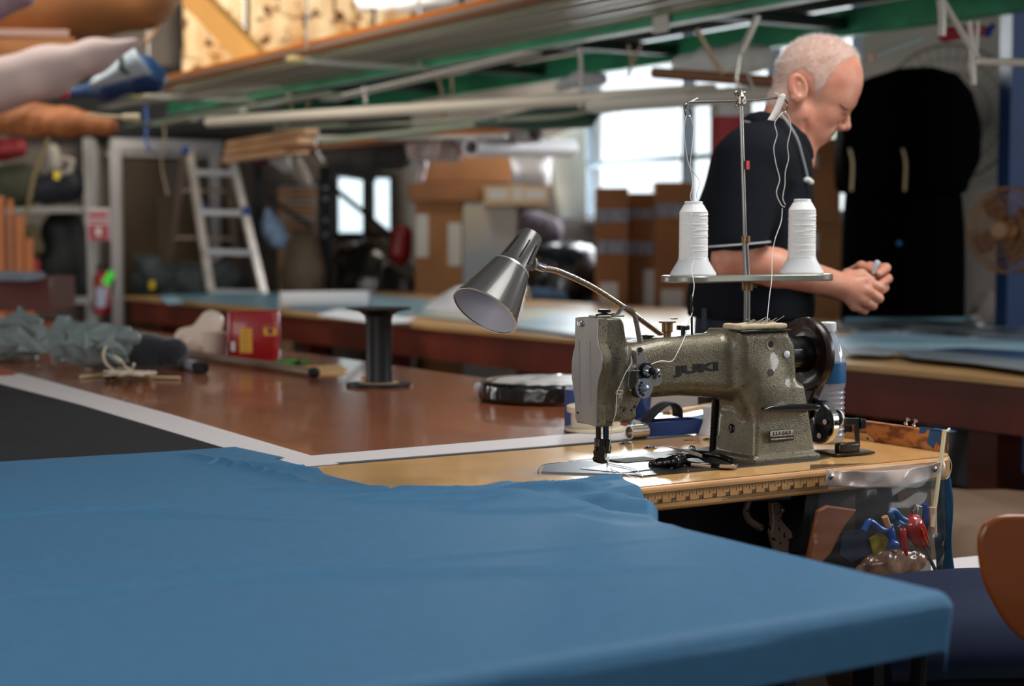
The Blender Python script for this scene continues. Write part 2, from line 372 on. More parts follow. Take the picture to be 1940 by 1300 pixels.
for i in range(-17, 4):                                                  # inches counted back from the 30 inch mark
    rb = MB(); x = xe+.0254*i
    if x > .42 : continue
    z1 = -.0102
    rbar(x-.0003, x+.0003, -.026, z1)
    for k in range(1, 8): rbar(x-.0254*k/8-.00017, x-.0254*k/8+.00017, z1-(.0085 if k == 4 else .006 if k % 2 == 0 else .004), z1)
    o = obj('ruler_marks', rb, M_ink, st, smooth=0)
    if i <= 0 and x > -.1: place_text('ruler_number', str(29+i+1), .0062, .0055, M_ink, st, tf(st, x-.0046, rd-.0002, -.0225), (1, 0, 0), (0, -1, 0), bold=.01)
# the black steel legs and frame below
M_steel = mat('black_steel', (18, 18, 20), .45, .6)
for x in (-.45, .47):
    obj('leg', MB().beam(tf(st, x, -.13, Z0), tf(st, x, -.13, -.04), .05, .05).beam(tf(st, x, .15, Z0), tf(st, x, .15, -.04), .05, .05).beam(tf(st, x, -.2, Z0+.02), tf(st, x, .2, Z0+.02), .05, .04), M_steel, st)
obj('drip_pan', MB().box(tf(st, .12, -.02, -.10), (.42, .22, .12)), M_steel, st, bevel=.01)
# knee-lift bracket under the top
kb = thing('knee_lifter', 'pinkish grey painted metal knee lifter bracket hanging under the table edge', 'bracket', W(.20, -.15, -.04), ROT)
M_kb = mat('brown_grey_paint', (150, 124, 110), .4, .3, chips=((50, 30, 22), 90, .6))
Kf = lambda px, py: onp(px, py, -.15)-rel(kb)
pl = [(1462, 952), (1476, 950), (1484, 960), (1481, 985), (1500, 1008), (1503, 1018), (1496, 1026), (1492, 1062), (1470, 1062), (1470, 1040), (1462, 1012), (1466, 990)]
obj('lever_arm', MB().prism([Kf(*p) for p in pl], (0, .012, 0)), M_kb, kb, bevel=.002)
obj('pivot_bolt', MB().lathe([(.004, 0), (.004, .004), (.002, .006)], Kf(1481, 966), (0, -1, 0), 10), mat('steel', (165, 165, 165), .3, 1), kb)
obj('pivot_bolt', MB().lathe([(.004, 0), (.004, .004), (.002, .006)], Kf(1489, 1048), (0, -1, 0), 10), MATS['steel'], kb)
obj('mount_plate', MB().prism([Kf(*p) for p in [(1425, 942), (1500, 937), (1498, 946), (1428, 951)]], (0, .05, 0)), MATS['steel'], kb)
obj('hook_arm', MB().tube(smoothpath([Kf(*p)+Vector((0, .02, 0)) for p in [(1434, 950), (1428, 972), (1436, 990), (1458, 1004)]]), .006, 8), M_kb, kb)
# end stop board with black iron and pins
eb = thing('end_board', 'low plywood end board with black iron at the right end of the sewing table', 'board', W(.56, -.06, 0), ROT)
M_ply = mat('orange_plywood', (178, 112, 55), .5, col2=(112, 56, 22), vscale=14, kind='wave', stretch=(1, 1, 2.2), contrast=(.2, .9))
obj('board', MB().box(tf(eb, .565, -.085, .009), (.017, .215, .052)), M_ply, eb, bevel=.001)
obj('board_end', MB().box(tf(eb, .565, .105, .010), (.017, .16, .050)), mat('black_iron', (22, 22, 24), .4, .5), eb, bevel=.001)
ft = onx(1642, 817, .556)
obj('wood_foot', MB().prism([onx(*p, .553)-rel(eb) for p in [(1598, 827), (1602, 819), (1640, 822), (1652, 832), (1654, 838), (1600, 834)]], (.006, 0, 0)), mat('pale_wood', (200, 158, 104), .5, var=.15, vscale=20), eb)
obj('screw', MB().lathe([(.002, 0), (.002, .001)], onx(1644, 831, .5528)-rel(eb), (-1, 0, 0), 8), M_black, eb)
M_bt = mat('blue_tape', (22, 74, 124), .7)
blue_t = MB()
for pl in ([(1742, 809), (1763, 810), (1755, 816), (1752, 821), (1742, 822)], [(1762, 812), (1783, 814), (1780, 845), (1773, 834), (1768, 850), (1756, 840)]):
    blue_t.prism([onx(*p, .5555)-rel(eb) for p in pl], (.0006, 0, 0))
obj('tape', blue_t, M_bt, eb)
obj('cloth_scrap', MB().box(tf(eb, .565, -.185, .036), (.019, .045, .002)), M_bt, eb)
M_nick = mat('nickel', (190, 186, 176), .25, 1)
for i, (bx, by, tx, ty) in enumerate(((1714, 806, 1722, 791), (1729, 809, 1738, 792))):
    p0 = onx(bx, by, .562); p1 = onx(tx, ty, .562); d = (p1-p0).normalized()
    t = thing('push_pin', ['chrome push pin stuck in the plywood board, the left of two', 'chrome push pin stuck in the plywood board, the right of two'][i], 'pin', W(*p0), ROT, 'push pins in the end board')
    obj('needle', MB().cyl(d*-.006, d*.004, .0005, n=6), M_nick, t)
    obj('head', MB().lathe([(.0035, .003), (.0035, .0042), (.0018, .0055), (.0017, .011), (.004, .0125), (.004, .014)], (0, 0, 0), d, 14), M_nick, t)
# ------------------------------------------------------------------ brown assembly table
M_brown = mat('worn_brown_tabletop', (138, 76, 46), .22, col2=(160, 94, 60), vscale=5, stretch=(3, 1, 1), contrast=(.3, .8), chips=((178, 132, 104), 45, .70), bump=.05, bscale=240, coat=.3)
bt = thing('assembly_table', 'long glossy red-brown work table scuffed by use, behind the sewing table', 'table', W(-.5, 2.7, Z0), ROT)
obj('table_top', MB().prism([tf(bt, x, y, -.04) for x, y in [(-2.0, .206), (.64, .206), (.66, 1.3), (.64, 5.3), (-2.0, 5.3)]], (0, 0, .0395)), M_brown, bt, bevel=.004)
obj('apron', MB().box(tf(bt, .55, 2.8, -.10), (.04, 4.8, .12)).box(tf(bt, -1.9, 2.8, -.10), (.04, 4.8, .12)), mat('dark_wood', (50, 28, 18), .6), bt)
for x in (-1.8, .5):
    for y in (.7, 3, 5.1): obj('leg', MB().beam(tf(bt, x, y, Z0), tf(bt, x, y, -.04), .08, .08), MATS['dark_wood'], bt)
# white banding and grey edge on the brown table
M_wpaper = mat('white_vinyl', (222, 216, 216), .45, bump=.1, bscale=9)
wsp = [(-.46, .2065), (-.37, .2065), (-.37, .219), (.33, .219), (.33, .345), (-.366, .3172), (-.340, 1.05), (-.325, 2.2), (-.36, 2.3), (-.46, 2.26), (-.437, 1.34), (-.45, .41), (-.46, .30)]
single('vinyl_band', MB().prism([Vector((x, y, .0012)) for x, y in wsp], (0, 0, .0012)), M_wpaper, 'L-shaped flat white vinyl band bordering the brown table', 'band', W(0, 0, 0), ROT)
single('edge_strip', MB().box((-.02, .2125, .001), (.70, .0125, .003)), mat('grey_rubber', (86, 90, 94), .6), 'thin grey edging strip between tan and brown tabletops', 'strip', W(0, 0, 0), ROT)
single('cutting_mat', MB().prism([Vector((x, y, .0004)) for x, y in [(-2.0, .35), (-.462, .35), (-.452, .41), (-.439, 1.34), (-.461, 2.26), (-2.0, 2.3)]], (0, 0, .002)),
       mat('charcoal_mat', (40, 40, 42), .8, spec=.25, var=.12, vscale=5, bump=.05, bscale=300), 'large flat charcoal black mat behind the blue cloth', 'mat', W(0, 0, 0), ROT)
# ------------------------------------------------------------------ near table under the blue cloth
nt_ = thing('cloth_table', 'near work table hidden under blue cloth, its dark underside at the lower right', 'table', W(-1.2, -.7, Z0), ROT)
obj('table_top', MB().box(tf(nt_, -1.42, -.72, -.022), (2.2, .52, .036)).box(tf(nt_, -1.6, -.13, -.022), (1.9, .64, .036)), MATS['dark_wood'], nt_)
for x, y in ((-.45, -.85), (-2.3, -.85), (-2.3, .1)): obj('leg', MB().beam(tf(nt_, x, y, Z0), tf(nt_, x, y, -.04), .06, .06), MATS['dark_wood'], nt_)
# the cloth
RW = .020
def xr(t):                                                               # right-hand boundary of the cloth at depth t
    if t > .30: return -.42-(t-.30)*.1
    if t > -.10: return -.442-.004*math.sin(t*20)
    K = [(-.10, -.44), (-.128, -.26), (-.155, -.078), (-.20, -.10), (-.245, -.118), (-.29, -.135), (-.34, -.170), (-.40, -.215), (-.47, -.262), (-.55, -.275), (-.7, -.275), (-1.2, -.275)]
    for a, b in zip(K, K[1:]):
        if b[0] <= t <= a[0]:
            u = (a[0]-t)/(a[0]-b[0]); return a[1]+(b[1]-a[1])*u
    return -.275
NY, NX = 330, 300
ts = np.concatenate([np.linspace(.47, -.10, 90), np.linspace(-.104, -.30, 70), np.linspace(-.305, -.96, 120), np.linspace(-.963, -1.038, 36)])
YI = -.967
vs = []; ss = np.concatenate([np.linspace(0, 1, 200), 1+np.linspace(.004, 1, 44)])
for t in ts:
    e = max(0, min(1, (-.18-t)/.20)); e = e*e*(3-2*e)
    xi = xr(max(t, YI))-.0*e
    far = (t > .40)
    for s in ss:
        tt = t
        if s <= 1: x = -2.35+(xi+2.35)*s**.8; ox = 0
        else: x = xi; ox = (s-1)*.062*e
        oy = max(0, YI-t); tt = max(t, YI)
        d = math.hypot(ox, oy)
        if d > 1e-9: nx, ny = ox/d, -oy/d
        else: nx, ny = 0, 0
        q = RW*PI/2
        if d < q: pl, dz = RW*math.sin(d/RW), -RW*(1-math.cos(d/RW))
        else: pl, dz = RW-(d-q)*.10, -RW-(d-q)
        if t > .30:  tt += -.10*(x+.42)*min(1, (t-.30)/.17)*.6           # the far edge runs askew
        vs.append((x+nx*pl, tt+ny*pl, dz))
V = np.array(vs); P = V*np.array([1, 1, 0])
def crease(ax, ay, bx, by, w, h):                                        # raised fold line from a to b
    a = np.array([ax, ay, 0.]); b = np.array([bx, by, 0.]); ab = b-a; L = np.linalg.norm(ab); t = np.clip((P-a)@ab/L/L, 0, 1)
    d = np.linalg.norm(P-a-t[:, None]*ab, axis=1); return 1.7*h*np.exp(-(d/w)**2)*np.sin(np.clip(t, .02, .98)*PI)**.5
z = .0012*wob(P, 9, 5)+.0007*np.maximum(0, wob(P*np.array([.5, 1.3, 1]), 30, 6, True, 5))
for c in ((-.55, .43, -.50, .02, .006, .006), (-.52, .33, -.36, -.10, .006, .004), (-.46, .25, -.33, -.15, .005, .003), (-.40, -.05, -.05, -.17, .006, .004), (-.60, .02, -.25, -.22, .010, .004),
          (-2.0, .16, -.42, -.12, .010, .003), (-.52, -.14, -.18, -.30, .008, .007), (-.45, -.28, -.20, -.36, .010, .006), (-.40, -.17, -.14, -.21, .006, .006), (-2.2, -.36, -.3, -.60, .012, .0025),
          (-.9, -.5, -.4, -.75, .012, .003), (-1.3, -.2, -.7, -.55, .014, .003), (-.33, -.19, -.15, -.26, .006, .009), (-1.0, .1, -.6, -.3, .01, .002), (-.36, -.24, -.18, -.30, .007, .007)):
    z += crease(*c)
Yc = V[:, 1]; Xc = V[:, 0]
gap = np.clip((-.235-Yc)/.02, 0, 1)*np.clip((Yc+.52)/.10, 0, 1)*np.clip((Xc+.33)/.16, 0, 1)
V[:, 2] += .0045+np.maximum(z, -.002)-gap*(.018+.014*np.sin(Xc*46+Yc*20))
skirt = V[:, 2] < -.012
V[skirt, 1] += .0012*np.sin(Xc[skirt]*13)+.0005*np.sin(Xc[skirt]*37)
nc = len(ss)
fs = [(i*nc+j, (i+1)*nc+j, (i+1)*nc+j+1, i*nc+j+1) for i in range(len(ts)-1) for j in range(nc-1)]
M_cloth = mat('blue_ripstop', (66, 112, 146), .62, var=.04, vscale=60, bump=.10, bscale=1500, spec=.25)
clo = MB(); clo.add([Vector(v) for v in V], fs)
single('blue_cloth', clo, M_cloth, 'big creased sheet of blue nylon cloth spread over the near table', 'cloth', W(0, 0, 0), ROT, solid=.0008)
# ------------------------------------------------------------------ long printing table behind
ftb = thing('cutting_table', 'long brown cutting table covered with printed sheets, behind the man', 'table', W(2.8, 3.0, Z0), ROT)
M_rtan = mat('pale_table_board', (178, 138, 88), .35, var=.1, vscale=3)
M_rb = mat('reddish_brown_apron', (98, 36, 20), .5, var=.25, vscale=3)
obj('table_top', MB().box(tf(ftb, 2.72, 3.1, -.011), (1.86, 9.2, .019)), M_rtan, ftb, bevel=.003)
obj('apron', MB().box(tf(ftb, 1.84, 3.1, -.085), (.05, 9.0, .125)).box(tf(ftb, 3.58, 3.1, -.10), (.05, 9.0, .13)), M_rb, ftb)
for y in (-1.2, .9, 3.0, 5.2, 7.3):
    for x in (1.92, 3.52): obj('leg', MB().beam(tf(ftb, x, y, Z0), tf(ftb, x, y, -.04), .10, .10), M_rb, ftb)
obj('shelf', MB().box(tf(ftb, 2.75, 3.1, -.55), (1.4, 8.8, .03)), MATS['dark_wood'], ftb)
# ================================================================== the sewing machine
M_cast = mat('olive_hammer_enamel', (106, 97, 75), .30, .35, var=.13, vscale=90, bump=.5, bscale=520, chips=((38, 28, 20), 230, .645), coat=.35)
M_steel2 = mat('brushed_steel', (150, 143, 138), .38, .75, var=.10, vscale=40, stretch=(1, 1, .2))
M_chrome = mat('chrome', (200, 200, 200), .14, 1)
M_blk = mat('black_enamel', (14, 14, 15), .25, .2, coat=.4)
M_dkst = mat('dark_oiled_steel', (60, 54, 48), .30, .85, var=.3, vscale=60)
M_brass = mat('aged_brass', (132, 100, 66), .35, .8, var=.2, vscale=60)
sm = thing('sewing_machine', 'olive cast iron industrial sewing machine with black maker name, set in the tan table', 'sewing machine', W(.13, -.09, 0), ROT)
sB = rel(sm)
def q(px, py, Y): return onp(px, py, Y)-sB                                # pixel on plane Y -> machine local
def poly(pts, Y): return [(q(x, y, Y).x, q(x, y, Y).z) for x, y in pts]
yb = lambda y: y-sB.y                                                    # table-frame Y -> local
arm = poly([(1196, 658), (1216, 651), (1262, 641), (1368, 634), (1440, 634), (1440, 756), (1365, 756), (1300, 752), (1240, 757), (1196, 757)], -.112)
col_up = poly([(1404, 629), (1496, 624), (1511, 654), (1514, 700), (1514, 790), (1440, 790), (1430, 745), (1408, 735)], -.132)
head_pl = poly([(1134, 604), (1180, 603), (1186, 612), (1190, 640), (1196, 660), (1196, 700), (1196, 780), (1182, 800), (1148, 800), (1148, 806), (1134, 808)], -.108)
hub = poly([(1190, 700), (1218, 690), (1238, 715), (1240, 735), (1228, 745), (1212, 775), (1212, 792), (1200, 800), (1188, 800), (1176, 790), (1176, 770), (1182, 755)], -.118)
x0, x1 = .188-sB.x, .323-sB.x
def f_cast(P):
    d = s_ext(P, arm, yb(-.112), yb(-.036), .026)
    d = smin(d, s_ext(P, col_up, yb(-.132), yb(-.046), .014), .022)
    # lower column: a tapering box
    t = np.clip(P[:, 2]/.115, 0, 1); cx = (x0+x1)/2+t*(.2015+.3065-.188-.323)/2; hx = (x1-x0)/2-t*.0135; hy = .0525-t*.006; cy = yb(-.0925)+t*.006
    qx = np.abs(P[:, 0]-cx)-hx+.009; qy = np.abs(P[:, 1]-cy)-hy+.009; qz = np.abs(P[:, 2]-.062)-.062+.009
    m = np.stack([qx, qy, qz], 1); lc = np.linalg.norm(np.maximum(m, 0), axis=1)+np.minimum(m.max(1), 0)-.009
    d = smin(d, lc*.95, .016)
    d = smin(d, s_box(P, ((x0+x1)/2, yb(-.0925), .004), (.071, .056, .007), .004), .006)
    # sculpted bulge where the arm sweeps into the column, with a hollow on its left
    bc = q(1448, 745, -.128); d = smin(d, s_ell(P, (bc.x, yb(-.115), bc.z+.01), (.042, .027, .058)), .014)
    hc = q(1400, 735, -.14); d = smax(d, -s_ell(P, (hc.x-.006, yb(-.147), hc.z+.006), (.040, .020, .050)), .012)
    # head
    d2 = s_ext(P, head_pl, yb(-.104), yb(-.046), .004); d = smin(d, d2, .006)
    lobe = q(1150, 690, -.075)
    d = smin(d, s_ell(P, (lobe.x+.010, yb(-.075), lobe.z-.004), (.020, .039, .050)), .008)
    d = smin(d, s_ext(P, hub, yb(-.112), yb(-.055), .006), .005)
    return d
body = obj('machine_body', sdf_mesh(f_cast, (-.22, yb(-.16), -.006), (.23, yb(-.01), .27), .0019, 'machine_body'), M_cast, sm)
from mathutils.bvhtree import BVHTree
_bm = bmesh.new(); _bm.from_mesh(body.data); bvh = BVHTree.FromBMesh(_bm)
def onbody(px, py):
    R3 = Matrix.Rotation(-ROT, 3, 'Z'); o_ = R3@(CAM-sm.location); d_ = R3@ray(px, py); h_ = bvh.ray_cast(o_, d_.normalized()); return h_[0], h_[1]
# bed plate let into the table top
obj('bed_plate', MB().prism([Vector((x, y, .0012))-Vector((sB.x, sB.y, 0)) for x, y in [(-.045, .036), (-.045, -.160), (.30, -.166), (.345, -.150), (.345, .062), (.02, .040)]], (0, 0, .0022)), mat('oily_black_steel', (42, 38, 34), .36, .5, col2=(76, 70, 60), vscale=14), sm)
obj('slide_plate', MB().prism([onz(x, y)-W(0, 0, 0) for x, y in []] or [Vector((x, y, .0014))-Vector((sB.x, sB.y, 0)) for x, y in [(-.15, -.045), (-.10, .018), (-.045, .018), (-.045, -.150)]], (0, 0, .0025)), mat('polished_steel', (96, 102, 110), .4, .9), sm)
obj('needle_plate', MB().prism([Vector((x, y, .0034))-Vector((sB.x, sB.y, 0)) for x, y in [(-.085, -.055), (.0, -.035), (.062, -.05), (.05, -.112), (-.055, -.125)]], (0, 0, .0012)), mat('worn_steel_plate', (84, 92, 104), .34, .9, col2=(60, 62, 66), vscale=30), sm)
obj('bed_slot', MB().tube([onz(*p)-sm.location for p in []] or smoothpath([Vector((x, y, .003))-Vector((sB.x, sB.y, 0)) for x, y in [(-.155, -.045), (-.102, .020), (-.035, .028), (-.01, .018)]]), .0012, 6, flat=(1, .5)), M_blk, sm)
obj('bed_latch', MB().box(Vector((.045, -.02, .0045))-Vector((sB.x, sB.y, 0)), (.07, .045, .002)), mat('grainy_steel', (105, 98, 86), .6, .5, var=.4, vscale=300), sm, bevel=.001)
# face plate on the left end (steel, wavy outline, two ribs)
XF = q(1133, 700, -.110).x
def fx(px, py): p = onx(px, py, XF+sB.x); return p-sB
fpl = [(1092, 602), (1112, 600), (1134, 603), (1134, 640), (1136, 655), (1141, 668), (1143, 682), (1142, 700), (1136, 718), (1133, 740), (1132, 770), (1132, 808), (1128, 807), (1098, 799), (1092, 794), (1091, 760), (1088, 738), (1085, 715), (1085, 690), (1087, 672), (1091, 655)]
bpoly = [fx(*p) for p in fpl]
obj('face_plate', MB().prism(bpoly, (-.0022, 0, 0)), M_steel2, sm, bevel=.0007)
obj('face_block', MB().prism([Vector((XF, v.y*.98, v.z*.995+.0005)) for v in bpoly], (.016, 0, 0)), M_cast, sm, bevel=.001)
rm = MB()
for x, a, b in ((1100, 644, 765), (1120.5, 646, 770)): rm.tube([fx(x, a)+Vector((-.0022, 0, 0)), fx(x+.3, b)+Vector((-.0022, 0, 0))], .0012, 8)
obj('rib', rm, mat('bright_steel', (190, 186, 184), .3, .9), sm)
obj('face_screw', MB().lathe([(.0052, 0), (.0052, .003), (.004, .005)], fx(1103, 613)+Vector((-.002, 0, 0)), (-1, 0, 0), 16).box(fx(1103, 613)+Vector((-.0072, 0, 0)), (.001, .001, .008)), M_chrome, sm)
obj('face_screw', MB().lathe([(.0018, 0), (.0018, .0015)], fx(1097, 782)+Vector((-.002, 0, 0)), (-1, 0, 0), 10), M_blk, sm)
# top fittings of the head
tp = q(1150, 601, -.085)
obj('top_plate', MB().box(tp+Vector((.002, .004, .0015)), (.050, .026, .003)), M_steel2, sm, bevel=.001)
kn = MB().lathe([(.004, 0), (.004, .006), (.0095, .0065), (.0105, .009), (.0095, .011), (.0, .011)], q(1145, 600, -.082), (0, 0, 1), 16)
obj('top_knob', kn, M_blk, sm)
ps = MB()
for a, b in ((1130, 1140), (1140, 1152), (1152, 1164)): ps.tube([q(a, 598, -.09), q(b, 596, -.088)], .0022, 8)
obj('top_spring', ps, M_blk, sm)
# curved take-up guard
gd = smoothpath([q(*p, -.115) for p in [(1160, 598), (1170, 594), (1176, 586), (1186, 580), (1196, 585), (1203, 600), (1208, 622), (1213, 650)]], 6)
gm = MB(); n = len(gd); ribv = []
for i, p in enumerate(gd):
    d = (gd[min(i+1, n-1)]-gd[max(i-1, 0)]).normalized(); u = Vector((0, 1, 0)).cross(d).normalized(); w = .0035+.002*(i/n)
    ribv += [p-u*.0008+Vector((0, -w, 0)), p-u*.0008+Vector((0, w, 0)), p+u*.0014+Vector((0, w, 0)), p+u*.0014+Vector((0, -w, 0))]
gm.add(ribv, [(i*4+k, i*4+(k+1) % 4, i*4+4+(k+1) % 4, i*4+4+k) for i in range(n-1) for k in range(4)]+[(0, 1, 2, 3), (n*4-4, n*4-3, n*4-2, n*4-1)])
obj('take_up_guard', gm, M_steel2, sm)
# thread tension plate with discs, spring and guides
TY = -.121
tpl = [(1213, 657), (1219, 661), (1222, 672), (1226, 684), (1234, 694), (1246, 700), (1254, 708), (1255, 720), (1250, 730), (1240, 733), (1230, 734), (1222, 746), (1208, 742), (1207, 690), (1206, 668), (1208, 659)]
tpp = thing('x', '', 'x'); bpy.data.objects.remove(tpp)
tp_o = obj('tension_plate', MB().prism([q(*p, TY) for p in tpl], (0, .0022, 0)), M_steel2, sm, bevel=.0006)
hs = MB()
for x, y, r in ((1212.5, 663, .0042), (1240, 714, .0040), (1249.5, 713, .0018), (1210, 671, .0012)): hs.lathe([(r, 0), (r, .0006)], q(x, y, TY), (0, -1, 0), 14)
obj('plate_holes', hs, M_black, tp_o)
def disc(px, py, prof, m, name, par=sm): return obj(name, MB().lathe(prof, q(px, py, TY), (0, -1, 0), 24), m, par)
ts_o = disc(1222, 702, [(.012, 0), (.012, .001), (.010, .002), (.010, .003), (.012, .004), (.012, .005), (.004, .006), (.0035, .016), (.006, .0165), (.006, .020), (.003, .021)], M_steel, 'tension_disc')
sp = []; c0 = q(1222, 702, TY)
for i in range(90): a = i*.42; r = .0085-.004*i/90; sp.append(c0+Vector((math.cos(a)*r, -.006-.010*i/90, math.sin(a)*r)))
obj('spring', MB().tube(sp, .0007, 5), M_chrome, ts_o)
disc(1231, 703, [(.0058, .014), (.0058, .0185), (.0025, .020)], M_chrome, 'tension_nut')
d2 = disc(1215, 735, [(.0155, .004), (.0162, .005), (.0155, .0085), (.006, .0085), (.006, .012), (.0045, .013)], mat('zinc', (168, 176, 182), .3, .9), 'tension_wheel')
hs = MB()
for k in range(5):
    a = 2.2+k*.55; hs.lathe([(.0026, 0), (.0026, .0005)], q(1215, 735, TY)+Vector((math.cos(a)*.0105, -.0086, math.sin(a)*.0105)), (0, -1, 0), 10)
obj('wheel_holes', hs, M_black, d2)
obj('lower_tension', MB().lathe([(.009, 0), (.009, .006)], q(1205, 742, TY), (0, -1, 0), 16), M_dkst, sm)
gu = MB().tube([q(1188, 703, TY), q(1212, 703, TY-.006)], .0012, 8).tube(smoothpath([q(*p, TY) for p in [(1192, 690), (1190, 700), (1192, 706), (1199, 700), (1200, 690), (1194, 688)]]), .0010, 6)
obj('thread_guide', gu.box(q(1193, 697, TY+.004), (.007, .004, .011)), M_chrome, sm)
obj('check_spring', MB().tube(smoothpath([q(*p, TY-.001) for p in [(1193, 660), (1196, 676), (1198, 690), (1192, 712), (1191, 735), (1200, 742)]]), .0007, 6), M_chrome, sm)
obj('eyelet', MB().tube(smoothpath([q(*p, TY+.002) for p in [(1166, 742), (1172, 739), (1180, 741), (1180, 745), (1172, 746), (1165, 744)]]), .0012, 6), M_chrome, sm)
obj('eyelet', MB().tube(smoothpath([q(*p, TY-.004) for p in [(1180, 772), (1176, 780), (1178, 790), (1176, 797), (1162, 799)]]), .0009, 6), M_chrome, sm)
obj('arm_thread_hook', MB().tube([q(1243, 686, -.115), q(1274, 686, -.119)], .0011, 6), mat('coppery', (180, 150, 130), .3, 1), sm)
# holes in the hub and column
hh = MB()
for x, y, r, Y in ((1202, 771, .0028, -.1185), (1196, 777, .0022, -.1185), (1180, 775, .004, -.116)): hh.lathe([(r, 0), (r, .0005)], q(x, y, Y), (0, -1, 0), 12)
obj('hub_holes', hh, M_black, sm)
hA, nA = onbody(1462, 651); obj('access_hole', MB().lathe([(.0125, -.001), (.0115, .0010), (.0095, .0008), (.0070, .0002), (.0, .0001)], hA, nA, 24), mat('bare_olive', (128, 118, 94), .4, .4), sm)
obj('hole_depth', MB().lathe([(.0055, .0006), (.0, .0008)], hA+Vector((-.002, -.0002, -.001)), nA, 16), M_black, sm)  # flat black disc, the shade inside the hole is put in as colour
hA, nA = onbody(1460, 706); obj('red_hole', MB().lathe([(.0060, 0), (.0060, .0006)], hA, nA, 18), mat('dark_red', (52, 10, 6), .5), sm)
hA, nA = onbody(1490, 671.5); obj('white_button', MB().lathe([(.0056, 0), (.0058, .002), (.004, .003)], hA, (0, -1, 0), 18), mat('white_plastic', (222, 226, 232), .3), sm)
# column left-side screw
XL = onp(1430, 800, -.145).x
cs = Vector((x0+.0085, yb(-.085), .055))
for (px, py, r) in ((1388, 812, .0075), (1364, 829, .0028)):
    p = onx(px, py, .1955)-sB
    obj('side_screw', MB().lathe([(r, -.002), (r, .003), (r*.8, .004)], p, (-1, 0, .12), 16).box(p+Vector((-.0045, 0, 0)), (.001, .0012, r*1.5), R=Matrix.Rotation(.6, 3, 'X')), M_blk, sm)
# maker's name along the arm
aT = .2285; jl = q(1275, 705, -.1125); jr = q(1361, 696, -.1125)
mn = place_text('maker_name', 'JUKI', (jr-jl).length*1.0, .0182, M_ink, sm, (jl+jr)/2+Vector((0, -.0004, 0)), jr-jl, (0, -1, 0), bold=.062, thick=.0006, spacing=1.02)
_b2 = bmesh.new(); _b2.from_mesh(mn.data)
for _ in range(2): bmesh.ops.subdivide_edges(_b2, edges=[e for e in _b2.edges if e.calc_length() > .0025], cuts=2, use_grid_fill=True)
bmesh.ops.triangulate(_b2, faces=_b2.faces); _b2.to_mesh(mn.data); _b2.free()
y_lo = min(v.co.y for v in mn.data.vertices)
for v in mn.data.vertices:
    hit = bvh.ray_cast(Vector((v.co.x, -.3, v.co.z)), Vector((0, 1, 0)))[0]
    if hit: v.co.y = hit.y+(.0006 if v.co.y > y_lo+.0003 else -.0007)

# model plate
l0 = q(1457, 815, -.1465); r0 = q(1503, 812, -.1465); pc = (l0+r0)/2+q(1480, 825, -.1465)-q(1480, 813.5, -.1465)
wdt = (r0-l0).length; pH = .019
pc.y = yb(-.1472)
npl = obj('model_plate', MB().box(pc, (wdt, .0012, pH)), M_ink, sm, bevel=.0003)
obj('plate_field', MB().box(pc+Vector((0, -.0007, .0038)), (wdt*.95, .0006, pH*.50)), mat('silver_label', (190, 184, 168), .4, .5), npl)
place_text('model_number', 'LU-563', wdt*.72, .0062, M_ink, npl, pc+Vector((0, -.0011, .0038)), (1, 0, 0), (0, -1, 0), bold=.02)
place_text('maker_line', 'TOKYO JUKI INDUSTRIAL CO., LTD.', wdt*.92, .0030, mat('cream_lettering', (205, 200, 185), .5), npl, pc+Vector((0, -.0008, -.0055)), (1, 0, 0), (0, -1, 0), bold=.02)
obj('plate_rivet', MB().lathe([(.001, 0), (.001, .001)], pc+Vector((-wdt*.43, -.001, 0)), (0, -1, 0), 8).lathe([(.001, 0), (.001, .001)], pc+Vector((wdt*.43, -.001, .002)), (0, -1, 0), 8), M_brass, npl)
# lid on the column and the fittings on the arm
lz = q(1430, 626, -.10).z
obj('top_cover', MB().box(Vector(((q(1401, 626, -.13).x+q(1497, 626, -.13).x)/2, yb(-.107), lz+.001)), ((q(1497, 626, -.13)-q(1401, 626, -.13)).x, .054, .003)), M_blk, sm, bevel=.001)
obj('oil_cap', MB().lathe([(.008, -.002), (.008, .002), (.010, .0025), (.010, .005), (.0, .006)], q(1227, 641, -.075), (0, 0, 1), 18), M_dkst, sm)
obj('brass_cup', MB().lathe([(.0062, -.004), (.0062, .008), (.0085, .009), (.0085, .023), (.0135, .0235), (.0135, .026), (.009, .0265)], q(1264, 640, -.075), (0, 0, 1), 22).box(q(1277, 604, -.075), (.008, .008, .002)), M_brass, sm)
obj('black_knob', MB().lathe([(.0035, -.004), (.0035, .010), (.0105, .011), (.0105, .017), (.0095, .018)], q(1294, 638, -.08), (0, 0, 1), 16), M_blk, sm)
obj('arm_thread_post', MB().cyl(q(1311, 638, -.07), q(1310, 560, -.07), .0019, n=10).tube([q(1310, 585, -.07)+Vector((.002*math.cos(k), .002*math.sin(k), k*.0008)) for k in range(24)], .0006, 5), M_dkst, sm)
obj('stitch_chart', MB().box(q(1352, 634.5, -.09)+Vector((0, .006, .0003)), (.045, .022, .0008)), mat('silver_label', (190, 184, 168)), sm)
